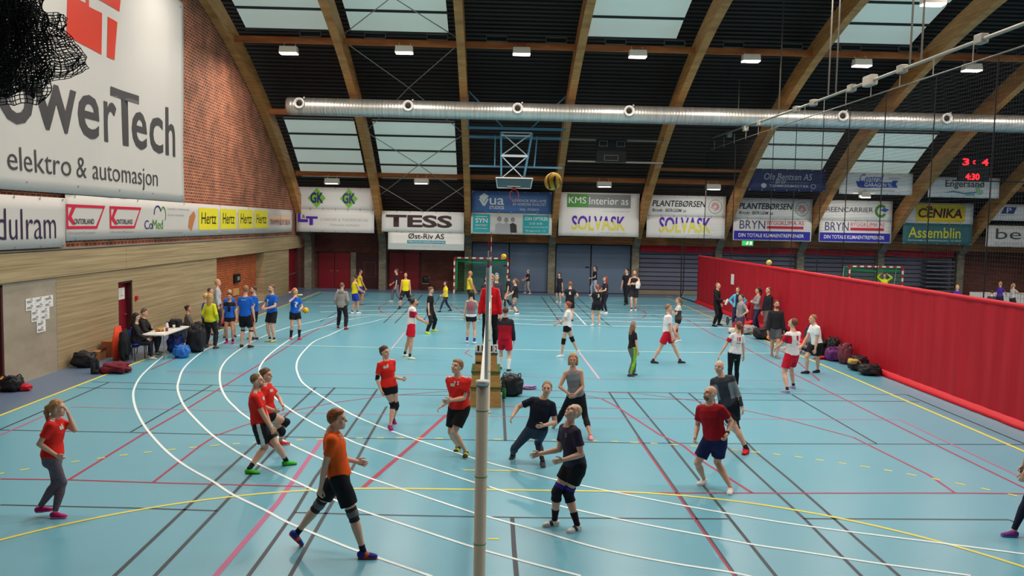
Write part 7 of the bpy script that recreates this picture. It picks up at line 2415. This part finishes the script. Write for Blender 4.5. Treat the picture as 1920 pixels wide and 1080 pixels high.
person('woman with long dark hair in black sitting at the near end of the white table', -10.25, 17.30, 1.68, 72, dict(fem=True, hair='long', hairc=(38, 28, 30), top=('sweater', (38, 36, 42)), bottom=('jeans', (40, 40, 50)), shoes=((200, 196, 192), (220, 216, 210))), ('ready', 'ready'), head=(0, -15), v=0.011, sit='chair')
person('person in grey woolly hat and black top sitting at the table against the wall', -10.42, 18.25, 1.70, 85, dict(hair='beanie', hat=(96, 84, 88), hairc=(90, 70, 60), top=('hoodie', (36, 34, 38)), bottom=('jeans', (46, 44, 52)), shoes=((60, 60, 64), (200, 200, 200))), ('chest', 'ready'), head=(0, -12), v=0.011, sit='chair')
person('goalkeeper in neon yellow with both arms raised in front of the right-hand goal', 21.90, 39.60, 1.72, 215, dict(hair='short', hairc=(150, 100, 70), top=('long', (206, 232, 30)), bottom=('trousers', (40, 40, 50)), shoes=((60, 60, 70), (200, 200, 200))), ('up', 'up'), v=0.017)
person('fair haired child whose head shows over the red curtain right of the goalkeeper', 22.60, 33.50, 1.55, 180, dict(fem=True, hair='bob', hairc=(206, 164, 110), top=('tee', (74, 46, 150)), bottom=('shorts', (40, 40, 60)), shoes=((200, 200, 200), (220, 220, 220))), ('down', 'down'), v=0.017)
person('dark haired child just showing over the curtain below the open bleacher steps', 22.80, 31.00, 1.50, 0, dict(hair='short', hairc=(50, 40, 36), top=('tee', (60, 50, 70)), bottom=('shorts', (40, 40, 60)), shoes=((200, 200, 200), (220, 220, 220))), ('down', 'down'), v=0.014)
person('violet shirted child standing close beside a child in grey', 26.40, 36.20, 1.60, 60, dict(fem=True, hair='pony', hairc=(190, 140, 90), top=('tee', (74, 46, 150)), bottom=('shorts', (40, 40, 60)), shoes=((200, 200, 200), (220, 220, 220))), ('ready', 'ready'), v=0.017)
person('child in grey shirt next to the child in violet in the right-hand hall', 26.70, 35.60, 1.56, 80, dict(fem=True, hair='pony', hairc=(180, 130, 90), top=('tee', (190, 180, 176)), bottom=('shorts', (40, 40, 60)), shoes=((200, 200, 200), (220, 220, 220))), ('fwd', 'fwd'), v=0.017)
person('violet shirted child with an outstretched arm, beyond the red curtain', 26.10, 33.10, 1.66, 80, dict(fem=True, hair='pony', hairc=(190, 140, 90), top=('tee', (74, 46, 150)), bottom=('shorts', (40, 36, 80)), shoes=((200, 200, 200), (220, 220, 220))), ('fwd', 'fwd'), v=0.017)
person('violet shirted child in grey shorts, rightmost beyond the red curtain', 26.75, 33.00, 1.64, 75, dict(fem=True, hair='pony', hairc=(180, 126, 84), top=('tee', (74, 46, 150)), bottom=('shorts', (150, 140, 140)), shoes=((200, 200, 200), (220, 220, 220))), ('ready', 'fwd'), v=0.017)
